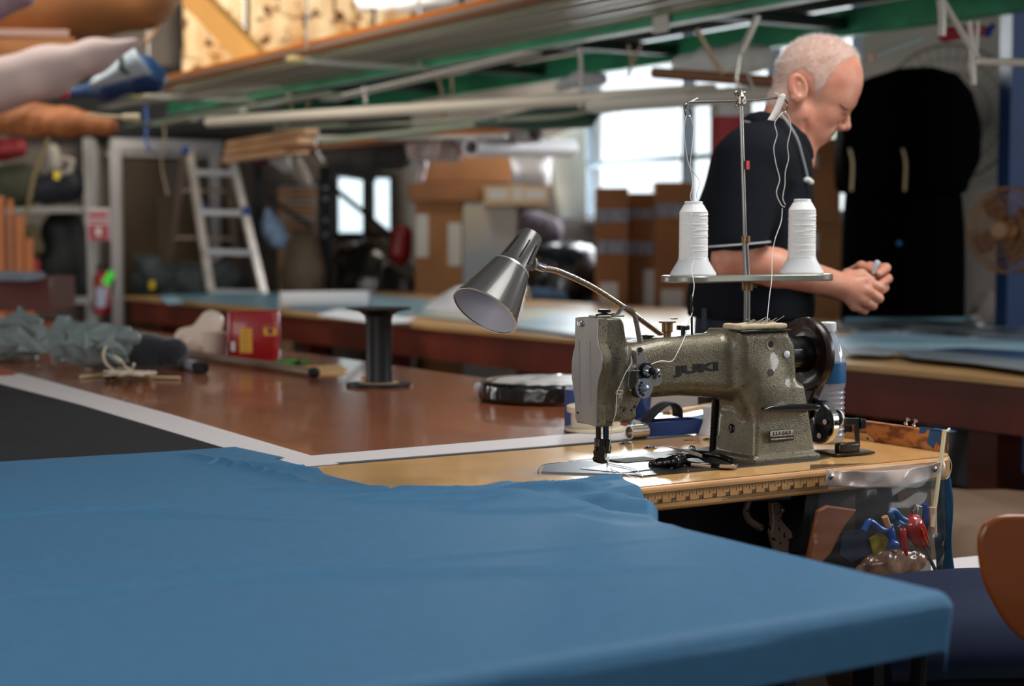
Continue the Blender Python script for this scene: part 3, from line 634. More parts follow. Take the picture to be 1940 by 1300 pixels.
# presser and needle bars, walking foot
YN = -.075; pm = MB()
obj('presser_bar', MB().cyl(q(1133.5, 800, YN), q(1134, 846, YN), .0042, n=14), M_dkst, sm)
obj('needle_bar', MB().cyl(q(1147.5, 790, YN), q(1148, 838, YN), .0046, n=14), mat('blued_steel', (70, 80, 95), .15, 1), sm)
obj('bar_sleeve', MB().box(q(1141, 800, YN), (.026, .022, .012)), M_cast, sm, bevel=.001)
obj('needle_clamp', MB().box(q(1149, 845, YN), (.009, .012, .022)).cyl(q(1150, 848, YN), q(1157, 848, YN), .0028, n=10), M_dkst, sm, bevel=.001)
obj('foot_clamp', MB().box(q(1136, 846, YN), (.011, .014, .026)).cyl(q(1127, 850, YN), q(1134, 850, YN), .003, n=10), M_dkst, sm, bevel=.0015)
fp_ = [(1131, 855), (1144, 853), (1146, 868), (1150, 874), (1150, 878), (1141, 879.5), (1132, 876), (1130, 870), (1133, 866)]
obj('presser_foot', MB().prism([q(*p, YN-.006) for p in fp_], (0, .012, 0)), M_dkst, sm, bevel=.001)
obj('inner_foot', MB().prism([q(*p, YN-.004) for p in [(1141, 845), (1151, 847), (1149, 865), (1144, 877), (1141, 877)]], (0, .006, 0)), mat('bright_steel', (190, 186, 184)), sm)
obj('needle', MB().cyl(q(1149, 850, YN), q(1150, 886, YN), .0008, n=6), M_chrome, sm)
# hand wheel with belt pulley behind the column
XW = .372-sB.x
wc = onx(1524, 671, .372)-sB
M_wheel = mat('worn_black_bronze', (40, 26, 17), .36, .3, col2=(16, 12, 10), vscale=9, coat=.2)
obj('hand_wheel', MB().lathe([(.016, .012), (.017, -.004), (.028, -.002), (.040, .002), (.053, -.003), (.0595, -.005), (.062, -.001), (.0625, .006), (.061, .012), (.056, .014), (.040, .012), (.030, .016), (.016, .016)], wc, (1, 0, 0), 48), M_wheel, sm)
obj('wheel_shaft', MB().cyl(wc+Vector((-.09, 0, 0)), wc+Vector((.01, 0, 0)), .031, n=28), M_blk, sm)
bp_ = obj('belt', MB().tube([wc+Vector((.024, .034, 0)), wc+Vector((.024, .03, -.10)), wc+Vector((.024, .02, -.30))], .006, 8), M_blk, sm)
gz = MB().prism([onx(*p, .385)-sB for p in [(1512, 735), (1552, 700), (1545, 735), (1534, 760), (1533, 790), (1512, 800)]], (.02, 0, 0))
obj('belt_guard', gz, M_wheel, sm, bevel=.003)
# braided black cover behind the arm end
br = MB(); a0 = q(1359, 756, -.035); a1 = q(1353, 868, -.035)
obj('braided_hose', MB().tube([a0.lerp(a1, k/60)for k in range(61)], [.0085+.0012*(k % 2) for k in range(61)], 12), M_blk, sm)
# bobbin winder: horizontal arm, drive disc with chrome rim, spool, bracket
bw = thing('bobbin_winder', 'black bobbin winder with a chrome rimmed drive disc beside the machine column', 'bobbin winder', W(.40, -.10, 0), ROT)
bB = rel(bw)
def r_(px, py, Y): return onp(px, py, Y)-bB
obj('tension_arm', MB().prism([r_(*p, -.150) for p in [(1447, 777), (1462, 770), (1500, 766), (1540, 765), (1556, 768), (1556, 776), (1540, 778), (1470, 779)]], (0, .012, 0)), M_blk, bw, bevel=.002)
dc = onx(1548, 800, .396)-bB
dsk = obj('drive_disc', MB().lathe([(.004, -.006), (.010, -.004), (.034, -.003), (.0365, 0), (.0365, .003)], dc, (1, .05, 0), 40), M_blk, bw)
obj('rim', MB().lathe([(.0362, .002), (.0375, .003), (.0375, .014), (.034, .015)], dc, (1, .05, 0), 40), M_chrome, dsk)
rv = MB(); ux = Vector((1, .05, 0)).normalized()
for k in range(5):
    a = .5+k*2*PI/5; rv.lathe([(.0048, -.0052), (.0048, -.0035)], dc+Vector((0, math.cos(a)*.024, math.sin(a)*.024)), ux, 12)
obj('rivets', rv, mat('pink_grey_steel', (180, 160, 160), .25, .8), dsk)
obj('spindle', MB().cyl(dc, dc+ux*.055, .005, n=12), M_dkst, bw)
obj('bobbin', MB().lathe([(.009, .026), (.010, .027), (.009, .0285), (.0085, .045), (.013, .046), (.0135, .048), (.0135, .052), (.011, .053)], dc+Vector((0, 0, .004)), ux, 22), mat('white_thread_plastic', (226, 222, 222), .4), bw)
obj('bobbin_flange', MB().lathe([(.0125, .0445), (.015, .045), (.015, .0465), (.0125, .047)], dc+Vector((0, 0, .004)), ux, 22), M_blk, bw)
br_ = r_(1600, 858, -.13)
obj('base_plate', MB().prism([Vector((x, y, .003)) for x, y in [(-.045, .01), (-.045, -.055), (.036, -.06), (.042, -.02)]], (0, 0, .004)), M_dkst, bw, bevel=.001)
obj('base_bracket', MB().box(Vector((-.010, -.042, .014)), (.045, .016, .018)), M_dkst, bw, bevel=.004)
obj('thread_arm', MB().beam(r_(1600, 800, -.13), r_(1625, 798, -.13), .006, .012).beam(r_(1622, 796, -.13), r_(1625, 848, -.13), .006, .007).box(r_(1632, 803, -.13), (.010, .012, .017)), M_blk, bw, bevel=.001)
obj('arm_foot', MB().prism([r_(*p, -.135) for p in [(1611, 856), (1611, 846), (1617, 838), (1624, 840), (1627, 848), (1627, 858)]], (0, .01, 0)), M_dkst, bw, bevel=.002)
# cream felt pad with pins and needles on the column lid
lidz = lz+.0025+sB.z
fb = W(q(1447, 626, -.128).x+sB.x, -.107, lidz)
felt = thing('felt_pad', 'cream felt pad lying on top of the machine column, stuck with pins', 'pad', fb, ROT)
wfp = (q(1494, 620, -.128)-q(1404, 620, -.128)).x/2
def f_felt(P): return s_box(P, (0, 0, .005), (wfp, .024, .0045), .0035)+.0015*wob(P, 160, 4)
obj('pad', sdf_mesh(f_felt, (-.08, -.05, -.004), (.08, .05, .016), .0016), mat('cream_felt', (206, 186, 154), .95, var=.1, vscale=90, bump=.4, bscale=500), felt)
random.seed(5)
pn = None
labs = ['thin steel pin stuck in the cream felt pad']
for i in range(13):
    x = random.uniform(-.5, .95)*wfp; y = random.uniform(-.02, .015); a = random.uniform(-.5, .7); L = random.uniform(.016, .030)
    d = Vector((math.cos(a)*random.choice((1, 1, -1)), .2, abs(math.sin(a))*.35+.04)).normalized()
    mb = MB().tube([(0, 0, 0), d*L], .0007, 5).ball(d*L, .0013, 8)
    single('pin', mb, mat('dull_pin_steel', (150, 142, 132), .35, .8), 'thin steel pin stuck in the cream felt pad', 'pin', fb+BX*x+AX*y+Vector((0, 0, .0095)), ROT, 'pins in the felt pad')
# ================================================================== thread stand with two spools
YS = -.02
bs = onp(1418, 618, .10)
tsd = thing('thread_stand', 'steel thread stand pole rising behind the machine with a double spool plate', 'thread stand', W(onp(1415, 525, .10).x, .10, 0), ROT)
tB = rel(tsd)
def u_(px, py, Y=.10): return onp(px, py, Y)-tB
pb = u_(1416, 560); pb.z = 0
M_pole = mat('pole_steel', (150, 146, 140), .28, 1)
obj('lower_pole', MB().tube([Vector((pb.x, 0, 0)), u_(1415.5, 530), u_(1412, 460)], .0058, 16), M_pole, tsd)
obj('upper_pole', MB().tube([u_(1412, 470), u_(1404, 196)], .0034, 12), M_pole, tsd)
obj('collar', MB().lathe([(.0060, 0), (.0078, .001), (.0078, .012), (.006, .013)], u_(1413, 461), (0, 0, 1), 16), M_brass, tsd)
obj('pole_base', MB().lathe([(.028, 0), (.028, .003), (.010, .006), (.010, .02)], Vector((pb.x, 0, 0)), (0, 0, 1), 20), M_steel, tsd)
obj('red_tape', MB().box(u_(1412, 313)+Vector((.002, -.004, 0)), (.010, .0015, .015), rz=.3), mat('red_tape', (190, 22, 18), .5), tsd)
pl_l = u_(1307, 524); pl_r = u_(1525, 516)
zp = (u_(1415, 521)).z-.008
cxl, cxr = pl_l.x, pl_r.x; Rl = .050
out = []
for k in range(64):
    a = 2*PI*k/64; c, s = math.cos(a), math.sin(a); mid = (cxl+cxr)/2; hx = (cxr-cxl)/2+Rl
    x = mid+hx*c; w = min(1, abs(x-mid)/((cxr-cxl)/2)); yy = Rl*(.55+.45*w**1.6)
    if abs(x-mid) > (cxr-cxl)/2: yy = math.sqrt(max(0, Rl**2-(abs(x-mid)-(cxr-cxl)/2)**2))
    out.append(Vector((x, yy*(1 if s >= 0 else -1)*(1 if abs(s) > 1e-6 else 0), zp-.0035)))
obj('spool_plate', MB().prism(out, (0, 0, .012)), mat('grey_cast_plate', (150, 148, 138), .30, .6, var=.06, vscale=20), tsd, bevel=.0025)
obj('plate_clamp', MB().lathe([(.010, -.016), (.0105, 0), (.006, .001)], Vector((u_(1416, 525).x, 0, zp-.003)), (0, 0, 1), 18).cyl(Vector((u_(1416, 525).x, 0, zp-.012)), Vector((u_(1416, 525).x+.02, 0, zp-.012)), .003, n=8), M_brass, tsd)
# crossbar with hooks at the top
obj('crossbar', MB().tube(smoothpath([u_(*p) for p in [(1299, 206), (1302, 198), (1313, 193), (1404, 191), (1478, 185)]]), .0020, 8), M_pole, tsd)
obj('wire_hook', MB().tube(smoothpath([u_(*p) for p in [(1322, 186), (1308, 193), (1296, 200), (1297, 212), (1303, 220), (1309, 218), (1306, 206)]]), .0013, 6), M_pole, tsd)
obj('wire_hook', MB().tube(smoothpath([u_(*p) for p in [(1472, 186), (1484, 188), (1492, 196), (1490, 210), (1484, 212), (1482, 204)]]), .0013, 6), M_pole, tsd)
cl = MB().lathe([(.005, -.010), (.0085, -.006), (.0085, .006), (.005, .010), (.002, .018)], u_(1404, 190), (0, 0, 1), 12)
cl.tube(smoothpath([u_(*p) for p in [(1395, 180), (1392, 176), (1396, 174), (1401, 184), (1397, 198), (1393, 202)]]), .0017, 6).tube(smoothpath([u_(*p) for p in [(1412, 200), (1410, 184), (1413, 176), (1408, 176), (1404, 186)]]), .0017, 6)
cl.cyl(u_(1403, 193)+Vector((0, -.010, 0)), u_(1403, 193)+Vector((0, .010, 0)), .005, n=10)
obj('wing_clamp', cl, mat('worn_nickel', (170, 160, 148), .35, .9, chips=((60, 40, 28), 300, .55)), tsd)
tpm = MB(); tpp_ = smoothpath([u_(*p) for p in [(1474, 184), (1470, 178), (1478, 180), (1474, 196), (1466, 214), (1457, 229)]], 6)
wv = []
for i, p in enumerate(tpp_):
    w = .009 if i > 4 else .0085; wv += [p+Vector((-.0075, -.004, .001)), p+Vector((.0085, -.004, .0))]
tpm.add(wv, [(2*i, 2*i+1, 2*i+3, 2*i+2) for i in range(len(tpp_)-1)])
obj('masking_tape', tpm, mat('off_white_tape', (228, 222, 212), .7), tsd, solid=.0006)
# spools
M_thr = mat('white_thread', (250, 247, 244), .65, var=.035, vscale=5, stretch=(1, 1, 40), sss=.0)
M_spb = mat('white_spool_plastic', (240, 240, 242), .25, sss=.0, trans=.05)
def spool(c, hgt, tilt, lab):
    t = thing('thread_spool', lab, 'thread spool', tsd.location+BX*c.x+AX*c.y+Vector((0, 0, zp+.0088)), ROT, 'cones of white thread on the stand')
    s = hgt/.126
    obj('cone_base', MB().lathe([(.0395, 0), (.0400, .002), (.0395, .004), (.0262, .026), (.0262, .030)], (0, 0, 0), (0, 0, 1), 12 if 0 else 32), M_spb, t)
    pr = [(.0245, .026)]; n = 46
    for i in range(n):
        z = .027+(.108*s-.027)*i/(n-1); pr.append((.0248-.0006*(i/n)+.00022*math.sin(i*2.1)+.00012*math.sin(i*5.3), z))
    b = MB().lathe(pr+[(.0245, .1085*s), (.017, .121*s)], (0, 0, 0), (0, 0, 1), 36)
    rng = random.Random(3); o = obj('thread_winding', b, M_thr, t)
    wm = MB()
    for k in range(16):
        z = .033+.0046*k; a0 = rng.uniform(0, 6.28); sl = rng.uniform(.003, .009)*(1 if k % 2 else -.3)
        wm.tube([(math.cos(a0+a*.14)*.0250, math.sin(a0+a*.14)*.0248, z+sl*a/24) for a in range(24)], .0004, 5)
    obj('thread_strands', wm, M_thr, o)
    obj('spool_top', MB().lathe([(.0175, .1195*s), (.0155, .1225*s), (.0155, .126*s), (.013, .127*s), (.006, .1265*s)], (0, 0, 0), (0, 0, 1), 28), M_spb, t)
    return t
spool(Vector((cxl+.004, -.004, 0)), .126, 0, 'cone of white thread on the left lobe of the spool plate')
spool(Vector((cxr-.008, 0, 0)), .133, 0, 'cone of white thread on the right lobe of the spool plate')
def thread(name, lab, pts, r=.0007, Y=.085):
    P = [W(*onp(p[0], p[1], p[2] if len(p) > 2 else Y)) for p in pts]
    single(name, MB().tube(smoothpath(P, 8), r, 5), mat('white_yarn', (238, 236, 232), .7), lab, 'thread')
thread('thread', 'wavy white thread running from left cone up to left hook', [(1312, 386), (1308, 372), (1312, 350), (1309, 325), (1302, 300), (1297, 260), (1297, 235), (1301, 218)])
thread('thread', 'wavy white thread curling from the left cone top past the window', [(1323, 386), (1320, 370), (1325, 345), (1314, 325), (1308, 312), (1312, 270), (1314, 240), (1308, 220)])
thread('thread', 'white thread hanging down the front of the left cone to the arm post', [(1311, 390, .05), (1309, 410, .045), (1312, 440, .045), (1309, 465, .045), (1315, 490, .04), (1310, 510, .03), (1315, 540, .0), (1311, 570, -.06), (1312, 590, -.07), (1304, 612, -.08), (1298, 635, -.09), (1296, 642, -.105), (1285, 665, -.122), (1273, 684, -.124), (1252, 684, -.124), (1234, 690, -.13)])
thread('thread', 'wavy white thread from the right hook down to the right cone, left strand', [(1484, 212), (1468, 232), (1472, 255), (1466, 280), (1470, 310), (1477, 340), (1471, 365), (1480, 388), (1487, 392)])
thread('thread', 'wavy white thread from the right hook down to the right cone, right strand', [(1486, 212), (1495, 222), (1498, 245), (1492, 275), (1494, 300), (1488, 325), (1487, 350), (1483, 375), (1488, 388)])
thread('thread', 'white thread dropping from behind the right cone to the felt pad', [(1482, 395, .06), (1480, 420, .05), (1468, 455, .03), (1463, 490, .02), (1462, 530, 0), (1458, 560, -.03), (1455, 590, -.06), (1453, 612, -.085)], .0006)
thread('thread', 'loose needle thread trailing over the needle plate onto the tan table', [(1196, 676, -.125), (1196, 690, -.125), (1186, 705, -.125), (1175, 730, -.124), (1169, 745, -.122), (1167, 780, -.115), (1160, 805, -.10), (1156, 840, -.085), (1151, 880, -.075)], .0005)
single('loose_thread', MB().tube(smoothpath([onz(*p)+Vector((0, 0, .006 if k < 4 else .003)) for k, p in enumerate([(1150, 884), (1165, 888), (1190, 893), (1206, 899), (1216, 905), (1218, 908)])]), .0006, 5).tube(smoothpath([onz(*p)+Vector((0, 0, .006)) for p in [(1157, 893), (1161, 898), (1178, 904), (1198, 911), (1211, 916)]]), .0006, 5), MATS['white_yarn'],
       'two loose white thread ends lying from the needle plate across the tan table', 'thread')
# ================================================================== desk lamp on a gooseneck
lampY = -.03
lc = onp(918, 590, lampY)
lamp = thing('work_lamp', 'grey metal lamp with stepped cone shade on a chrome gooseneck behind the machine', 'lamp', W(onp(1252, 632, .0).x, .02, 0), ROT)
lB = rel(lamp)
def l_(px, py, Y=lampY): return onp(px, py, Y)-lB
top = l_(1007, 446); mouth = l_(919, 589)
ax = (mouth-top); Ln = ax.length; view = (Lc(CAM)-(lc)).normalized()
mouth = mouth+view*Ln*.20; ax = (mouth-top).normalized(); Ln = (mouth-top).length
M_lsh = mat('grey_gloss_paint', (70, 67, 64), .32, 0, coat=.25, chips=((150, 145, 138), 190, .76))
M_lin = mat('pale_lamp_inside', (178, 172, 178), .4)
sh = obj('lamp_shade', MB().lathe([(.0, -.001), (.0175, 0), (.0188, .002), (.0262, Ln*.435), (.0300, Ln*.445), (.0310, Ln*.465), (.0318, Ln*.485), (.0520, Ln*.985), (.0532, Ln), (.0520, Ln)], top, ax, 48, caps=False), M_lsh, lamp)
obj('rim', MB().lathe([(.0515, Ln-.0015), (.0533, Ln-.0008), (.0533, Ln+.0008), (.0515, Ln+.001)], top, ax, 48, caps=False), M_chrome, sh)
obj('inner_cone', MB().lathe([(.0515, Ln-.0005), (.0310, Ln*.50), (.024, Ln*.45), (.0, Ln*.44)], top, ax, 48, caps=False), M_lin, lamp)
obj('step_band', MB().lathe([(.0268, Ln*.435), (.0303, Ln*.445), (.0315, Ln*.468), (.0305, Ln*.45)], top, ax, 48, caps=False), mat('pale_worn_edge', (168, 164, 158), .3, .5), sh)
vs_ = (view-ax*view.dot(ax)).normalized(); side = ax.cross(vs_)
sl = MB()
for ang in (.05, .75, -.9):
    rd_ = (vs_*math.cos(ang)+side*math.sin(ang)*(-1)); 
    a = top+ax*Ln*.13+rd_*.0207; b = top+ax*Ln*.37+rd_*.0250; sl.beam(a, b, .0032, .0012)
obj('vent_slot', sl, M_black, sh)
neck = smoothpath([l_(*p[:2], p[2]) for p in [(1010, 501, -.03), (1030, 508, -.03), (1060, 515, -.025), (1120, 543, -.01), (1180, 581, .0), (1215, 606, .01), (1250, 632, .02), (1290, 665, .03), (1360, 720, .04), (1420, 790, .05)]], 26)
L = len(neck); dense = []
for i in range(L-1):
    for k in range(3): dense.append(neck[i].lerp(neck[i+1], k/3))
acc = 0; rr = []
for i, p in enumerate(dense):
    if i: acc += (p-dense[i-1]).length
    rr.append(.0047+.0005*math.sin(acc/.0034*2*PI))
obj('gooseneck', MB().tube(dense, rr, 14), mat('gooseneck_chrome', (176, 160, 142), .22, 1), lamp)
c = l_(1021, 505, -.03); dd = (neck[30]-neck[0]).normalized()
obj('neck_collar', MB().lathe([(.0065, -.012), (.0068, -.010), (.0068, .008), (.006, .010)], c, dd, 20), M_chrome, lamp)
obj('swivel_joint', MB().lathe([(.006, -.002), (.0105, 0), (.0105, .003), (.007, .006)], l_(1008, 500), dd, 20), mat('yellowed_plastic', (148, 144, 128), .4), lamp)
obj('lamp_stem', MB().tube([neck[-1], Vector((neck[-1].x+.02, neck[-1].y, 0))], .006, 12).lathe([(.03, 0), (.03, .006), (.008, .012)], (neck[-1].x+.02, neck[-1].y, 0), (0, 0, 1), 20), M_steel, lamp)
# ================================================================== small things on the sewing table
M_domed = mat('domed_nickel', (205, 200, 192), .12, 1)
for i, (px, py) in enumerate(((1185, 843), (1232, 851), (1305, 837), (1344, 835), (1348, 861))):
    p = Lc(onz(px, py))
    lab = ['round nickel snap on the tan table, nearest the presser foot', 'round nickel snap on the tan table in front of the other snaps', 'small dark nickel ring just before the blue box',
           'nickel snap half hidden beside the braided hose', 'nickel snap edge peeking from under the scissors blade'][i]
    pr = [(.0115, 0), (.0118, .001), (.0095, .0022), (.0085, .0020), (.0065, .0034), (.003, .0040), (0, .0041)]
    if i == 2: pr = [(.0085, 0), (.0088, .0012), (.007, .002), (.005, .0008), (0, .0006)]
    single('snap', MB().lathe(pr, (0, 0, 0), (0, 0, 1), 24), M_domed, lab, 'snap', W(p.x, p.y, .0012), ROT, 'metal snaps on the table')
# scissors: lying behind the presser foot, blades to the upper left
sc_ = thing('scissors', 'open tailor scissors with black handles and steel blades lying in front of the machine column', 'scissors', W(.10, -.09, .003), ROT)
sB2 = rel(sc_)
M_bld = mat('blade_steel', (150, 142, 132), .3, .9)
def zt(px, py, h): return Lc(onz(px, py, .8+h))-sB2
tip, piv, g2 = zt(1254, 844, .034), zt(1312, 858, .022), zt(1330, 864, .018)
up = Vector((0, 0, 1)); dr_ = (piv-tip).normalized(); sd = dr_.cross(up).normalized()
obj('blade', MB().prism([tip, tip.lerp(piv, .5)+up*.0022, piv+up*.003, g2+up*.002, g2-up*.003, piv-up*.003, tip.lerp(piv, .5)-up*.0008], sd*.0018), M_bld, sc_, bevel=.0005)
tip2, = [zt(1262, 862, .004)]
obj('blade', MB().prism([tip2, tip2.lerp(piv, .5)+Vector((0, 0, .001)), piv+Vector((0, 0, -.002)), piv-Vector((0, 0, .007)), tip2.lerp(piv, .5)-Vector((0, 0, .002))], -sd*.0025), M_dkst, sc_)
obj('pivot_screw', MB().lathe([(.006, -.004), (.0062, .002), (.0045, .0055), (0, .006)], zt(1311, 852, .024), (-.1, -.35, 1), 16), M_chrome, sc_)
def loop(pts, r, nm, m, cl=True):
    P = [zt(*p) for p in pts]; P = smoothpath(P+[P[0]] if cl else P, 7)
    return obj(nm, MB().tube(P, r, 10, flat=(1, 1)), m, sc_)
loop([(1296, 866, .012), (1312, 863, .014), (1334, 866, .012), (1346, 873, .009), (1345, 880, .006), (1322, 881, .006), (1300, 876, .008)], .0042, 'handle_loop', M_blk)
loop([(1316, 858, .018), (1340, 860, .018), (1368, 866, .014), (1391, 876, .009), (1389, 884, .006), (1356, 884, .005), (1336, 870, .010)], .0045, 'handle_loop', M_blk)
for a, b in (((1306, 879.5, .0075), (1343, 884, .005)), ((1360, 883, .007), (1391, 884, .007))):
    A_, B_ = zt(*a), zt(*b); obj('grip_trim', MB().tube([A_+Vector((0, -.0045, 0)), B_+Vector((0, -.0045, 0))], .0028, 8), mat('tan_grip', (168, 142, 116), .4), sc_)
# thread snips lying before the scissors
sn = thing('thread_snips', 'small black thread snips lying left of the scissors handles', 'snips', W(.06, -.10, .003), ROT)
nB = rel(sn)
def zn(px, py, h): return Lc(onz(px, py, .8+h))-nB
def f_sn(P):
    a, b, c, d = [tuple(zn(*t)) for t in ((1233, 880, .006), (1250, 878, .010), (1278, 874, .014), (1292, 872, .012))]
    s = smin(s_cap(P, a, b, .004, .007), s_cap(P, b, c, .007, .009), .006); s = smin(s, s_cap(P, c, d, .009, .008), .005)
    return s+.0018*wob(P, 190, 5, True)
obj('grip', sdf_mesh(f_sn, (-.07, -.05, -.003), (.06, .05, .03), .0017), M_blk, sn)
obj('snip_blade', MB().prism([zn(1236, 886, .002), zn(1262, 886, .003), zn(1262, 880, .004), zn(1240, 882, .004)], (0, 0, .0015)), M_bld, sn)
obj('snip_pivot', MB().lathe([(.004, 0), (.0042, .003), (.002, .004)], zn(1281, 866, .018), (0, -.4, 1), 12), mat('coppery', (180, 150, 130)), sn)
# ------------------------------------------------------------------ behind the machine
M_cream = mat('cream_plastic', (222, 208, 182), .4)
bx = Lc(onz(1124, 823))
rl = single('plastic_reel', MB().lathe([(.056, 0), (.058, .002), (.058, .006), (.046, .008), (.046, .034), (.053, .035), (.054, .038), (.054, .046), (.050, .048), (.0, .048)], (0, 0, 0), (0, 0, 1), 40), M_cream,
       'cream plastic stepped reel on the white band behind the presser foot', 'reel', W(bx.x+.026, bx.y+.03, .0026), ROT)
M_bbox = mat('blue_card_box', (24, 54, 112), .5, var=.15, vscale=14)
bb = thing('open_box', 'low open blue cardboard tray box behind the sewing machine arm', 'box', W(.318, .235, .0028), ROT-.08)
o0 = Lc(onz(1228, 833)); o1 = Lc(onz(1333, 824)); wbx = (o1-o0).length
bb.location = W((o0.x+o1.x)/2, (o0.y+o1.y)/2+.045, .0028)
w2 = wbx/2
obj('box_walls', MB().box((0, -.038, .013), (2*w2, .002, .026)).box((0, .010, .013), (2*w2, .002, .026)).box((-w2, -.014, .013), (.002, .048, .026)).box((w2, -.014, .013), (.002, .048, .026)).box((0, -.014, .001), (2*w2, .048, .002)), M_bbox, bb)
obj('torn_label', MB().prism([(-w2-.0015, -.036, .028), (-w2-.0015, -.030, .006), (-w2-.0015, -.012, .026), (-w2-.0015, -.006, .004), (-w2-.0015, .004, .012), (-w2-.0015, -.010, .030)], (-.0006, 0, 0)), mat('torn_white_card', (200, 198, 190), .7), bb)
sp = smoothpath([Vector((-.045, -.01, .016)), Vector((-.03, -.012, .034)), Vector((-.008, -.012, .050)), Vector((.012, -.012, .054)), Vector((.026, -.012, .044)), Vector((.028, -.012, .028))], 6)
g = MB(); wv = []
for i, p in enumerate(sp): wv += [p+Vector((0, -.015, 0)), p+Vector((0, .015, 0))]
g.add(wv, [(2*i, 2*i+1, 2*i+3, 2*i+2) for i in range(len(sp)-1)])
single('black_strap', g, mat('black_webbing', (16, 17, 20), .75, bump=.4, bscale=300), 'folded black webbing strap resting inside the blue tray box', 'strap', bb.location+Vector((0, 0, .002)), ROT-.08, solid=.004)
tb = Lc(onz(1196, 836))
single('steel_tube', MB().tube([(0, 0, .0125), (.036, .006, .0125)], .0125, 20, caps=False).tube([(0.0005, 0, .0125), (.034, .0055, .0125)], .0105, 20, caps=False).lathe([(.0125, 0), (.0135, -.001), (.0105, -.001)], (0, 0, .0125), (1, .12, 0), 20, caps=False), mat('tube_steel', (178, 166, 150), .3, .9),
       'short steel tube lying open end forward beside the blue box', 'tube', W(tb.x, tb.y+.005, .0028), ROT-.1)
rp = Lc(onz(1212, 800))
single('blue_roll', MB().lathe([(.010, 0), (.042, 0), (.044, .002), (.044, .062), (.042, .064), (.010, .064)], (0, 0, 0), (0, 0, 1), 36), mat('navy_tape_roll', (18, 44, 92), .4, var=.1, vscale=40, stretch=(1, 1, 8)),
       'upright navy blue roll standing behind the machine head', 'tape roll', W(rp.x+.01, rp.y+.05, .0), ROT)
rp = Lc(onz(1100, 792))
single('blue_card', MB().box((0, 0, .035), (.03, .02, .07)), M_bbox, 'small blue upright carton peeking out left of the face plate', 'carton', W(.252, .46, 0), ROT)
c0_ = Lc(onz(1335, 815))
single('wood_strip', MB().beam(W(*Lc(onz(1262, 783, .815)))-W(0, 0, 0), W(*Lc(onz(1372, 765, .815)))-W(0, 0, 0), .018, .008), mat('pale_wood', (200, 158, 104)), 'pale wooden lath lying behind the machine arm', 'lath', W(0, 0, 0))
p = Lc(onz(1285, 790))
single('paper_card', MB().prism([W(*Lc(onz(x, y, z)))-W(0, 0, 0) for x, y, z in [(1230, 788, .81), (1236, 742, .86), (1322, 745, .86), (1322, 766, .84)]], (0, 0, .002)), mat('off_white_card', (206, 202, 196), .6), 'tilted off-white card leaning behind the machine arm', 'card', W(0, 0, 0))
single('blue_board', MB().prism([W(*Lc(onz(x, y)))-W(0, 0, 0) for x, y in [(1290, 798), (1370, 780), (1370, 795), (1300, 812)]], (0, 0, .004)), mat('light_blue_board', (70, 120, 160), .3), 'small glossy light blue board lying behind the strap', 'board', W(0, 0, .001))
# small white cone right of the blue box
p = Lc(onz(1345, 828))
single('white_cone', MB().lathe([(.036, 0), (.036, .003), (.022, .035), (.022, .05)], (0, 0, 0), (0, 0, 1), 24), M_spb, 'white plastic cone edge between the blue box and the hose', 'cone', W(p.x+.035, p.y+.03, .001), ROT)
# water bottle
bo = thing('water_bottle', 'clear plastic water bottle with white cap and blue label, behind the hand wheel', 'bottle', W(.520, .075, .0012), ROT)
pb_ = Lc(onz(1571, 842)); bo.location = W(pb_.x+.007, pb_.y+.015, .0012)
M_pet = mat('clear_plastic', (190, 202, 220), .08, alpha=.30, coat=1, spec=1, bump=.25, bscale=70)
pr = [(.0, .002), (.022, 0), (.029, .004), (.0315, .012)]
z = .016
for k in range(9): pr += [(.0315, z), (.0285, z+.0042), (.0315, z+.0085)]; z += .0092
pr += [(.0318, .103), (.0322, .105), (.0322, .142), (.0318, .144), (.031, .152), (.027, .168), (.019, .185), (.0135, .193), (.0125, .196), (.0125, .200)]
hb = .208
bm_ = MB().lathe(pr, (0, 0, 0), (0, 0, 1), 40, caps=False); inn = [(r-.0007, z) for r, z in pr if r > .002]
obj('bottle_body', bm_, M_pet, bo, smooth=60, solid=.0006)
obj('cap', MB().lathe([(.0145, .196), (.0148, .198), (.0148, .2105), (.0135, .212), (0, .212)], (0, 0, 0), (0, 0, 1), 36), mat('white_cap', (226, 232, 236), .35), bo)
lb = obj('paper_label', MB().lathe([(.0325, .106), (.0326, .107), (.0326, .141), (.0325, .142)], (0, 0, 0), (0, 0, 1), 48, caps=False), mat('blue_label', (28, 92, 140), .4), bo)
M_lt = mat('label_lettering', (205, 222, 232), .5)
vd = (Lc(CAM)-Lc(bo.location)); a0 = math.atan2(vd.y, vd.x)-.1
for k, tx in enumerate(('Nutrition Facts', 'Serving Size 1 bottle', 'Calories 0', 'Total Fat 0g', 'Sodium 0g', 'Carb. 0g   Protein 0g', 'Natural Spring Water', 'sealed for quality')):
    me = text_mesh(tx, .026 if k != 2 else .016, .0022, thick=.0001)
    for v in me.vertices:
        a = a0-.25+v.co.x/.0327; h = .1375-k*.0040+v.co.y; R_ = .0328+v.co.z; v.co = Vector((math.cos(a)*R_, math.sin(a)*R_, h))
    obj('label_text', me, M_lt, lb, smooth=0)
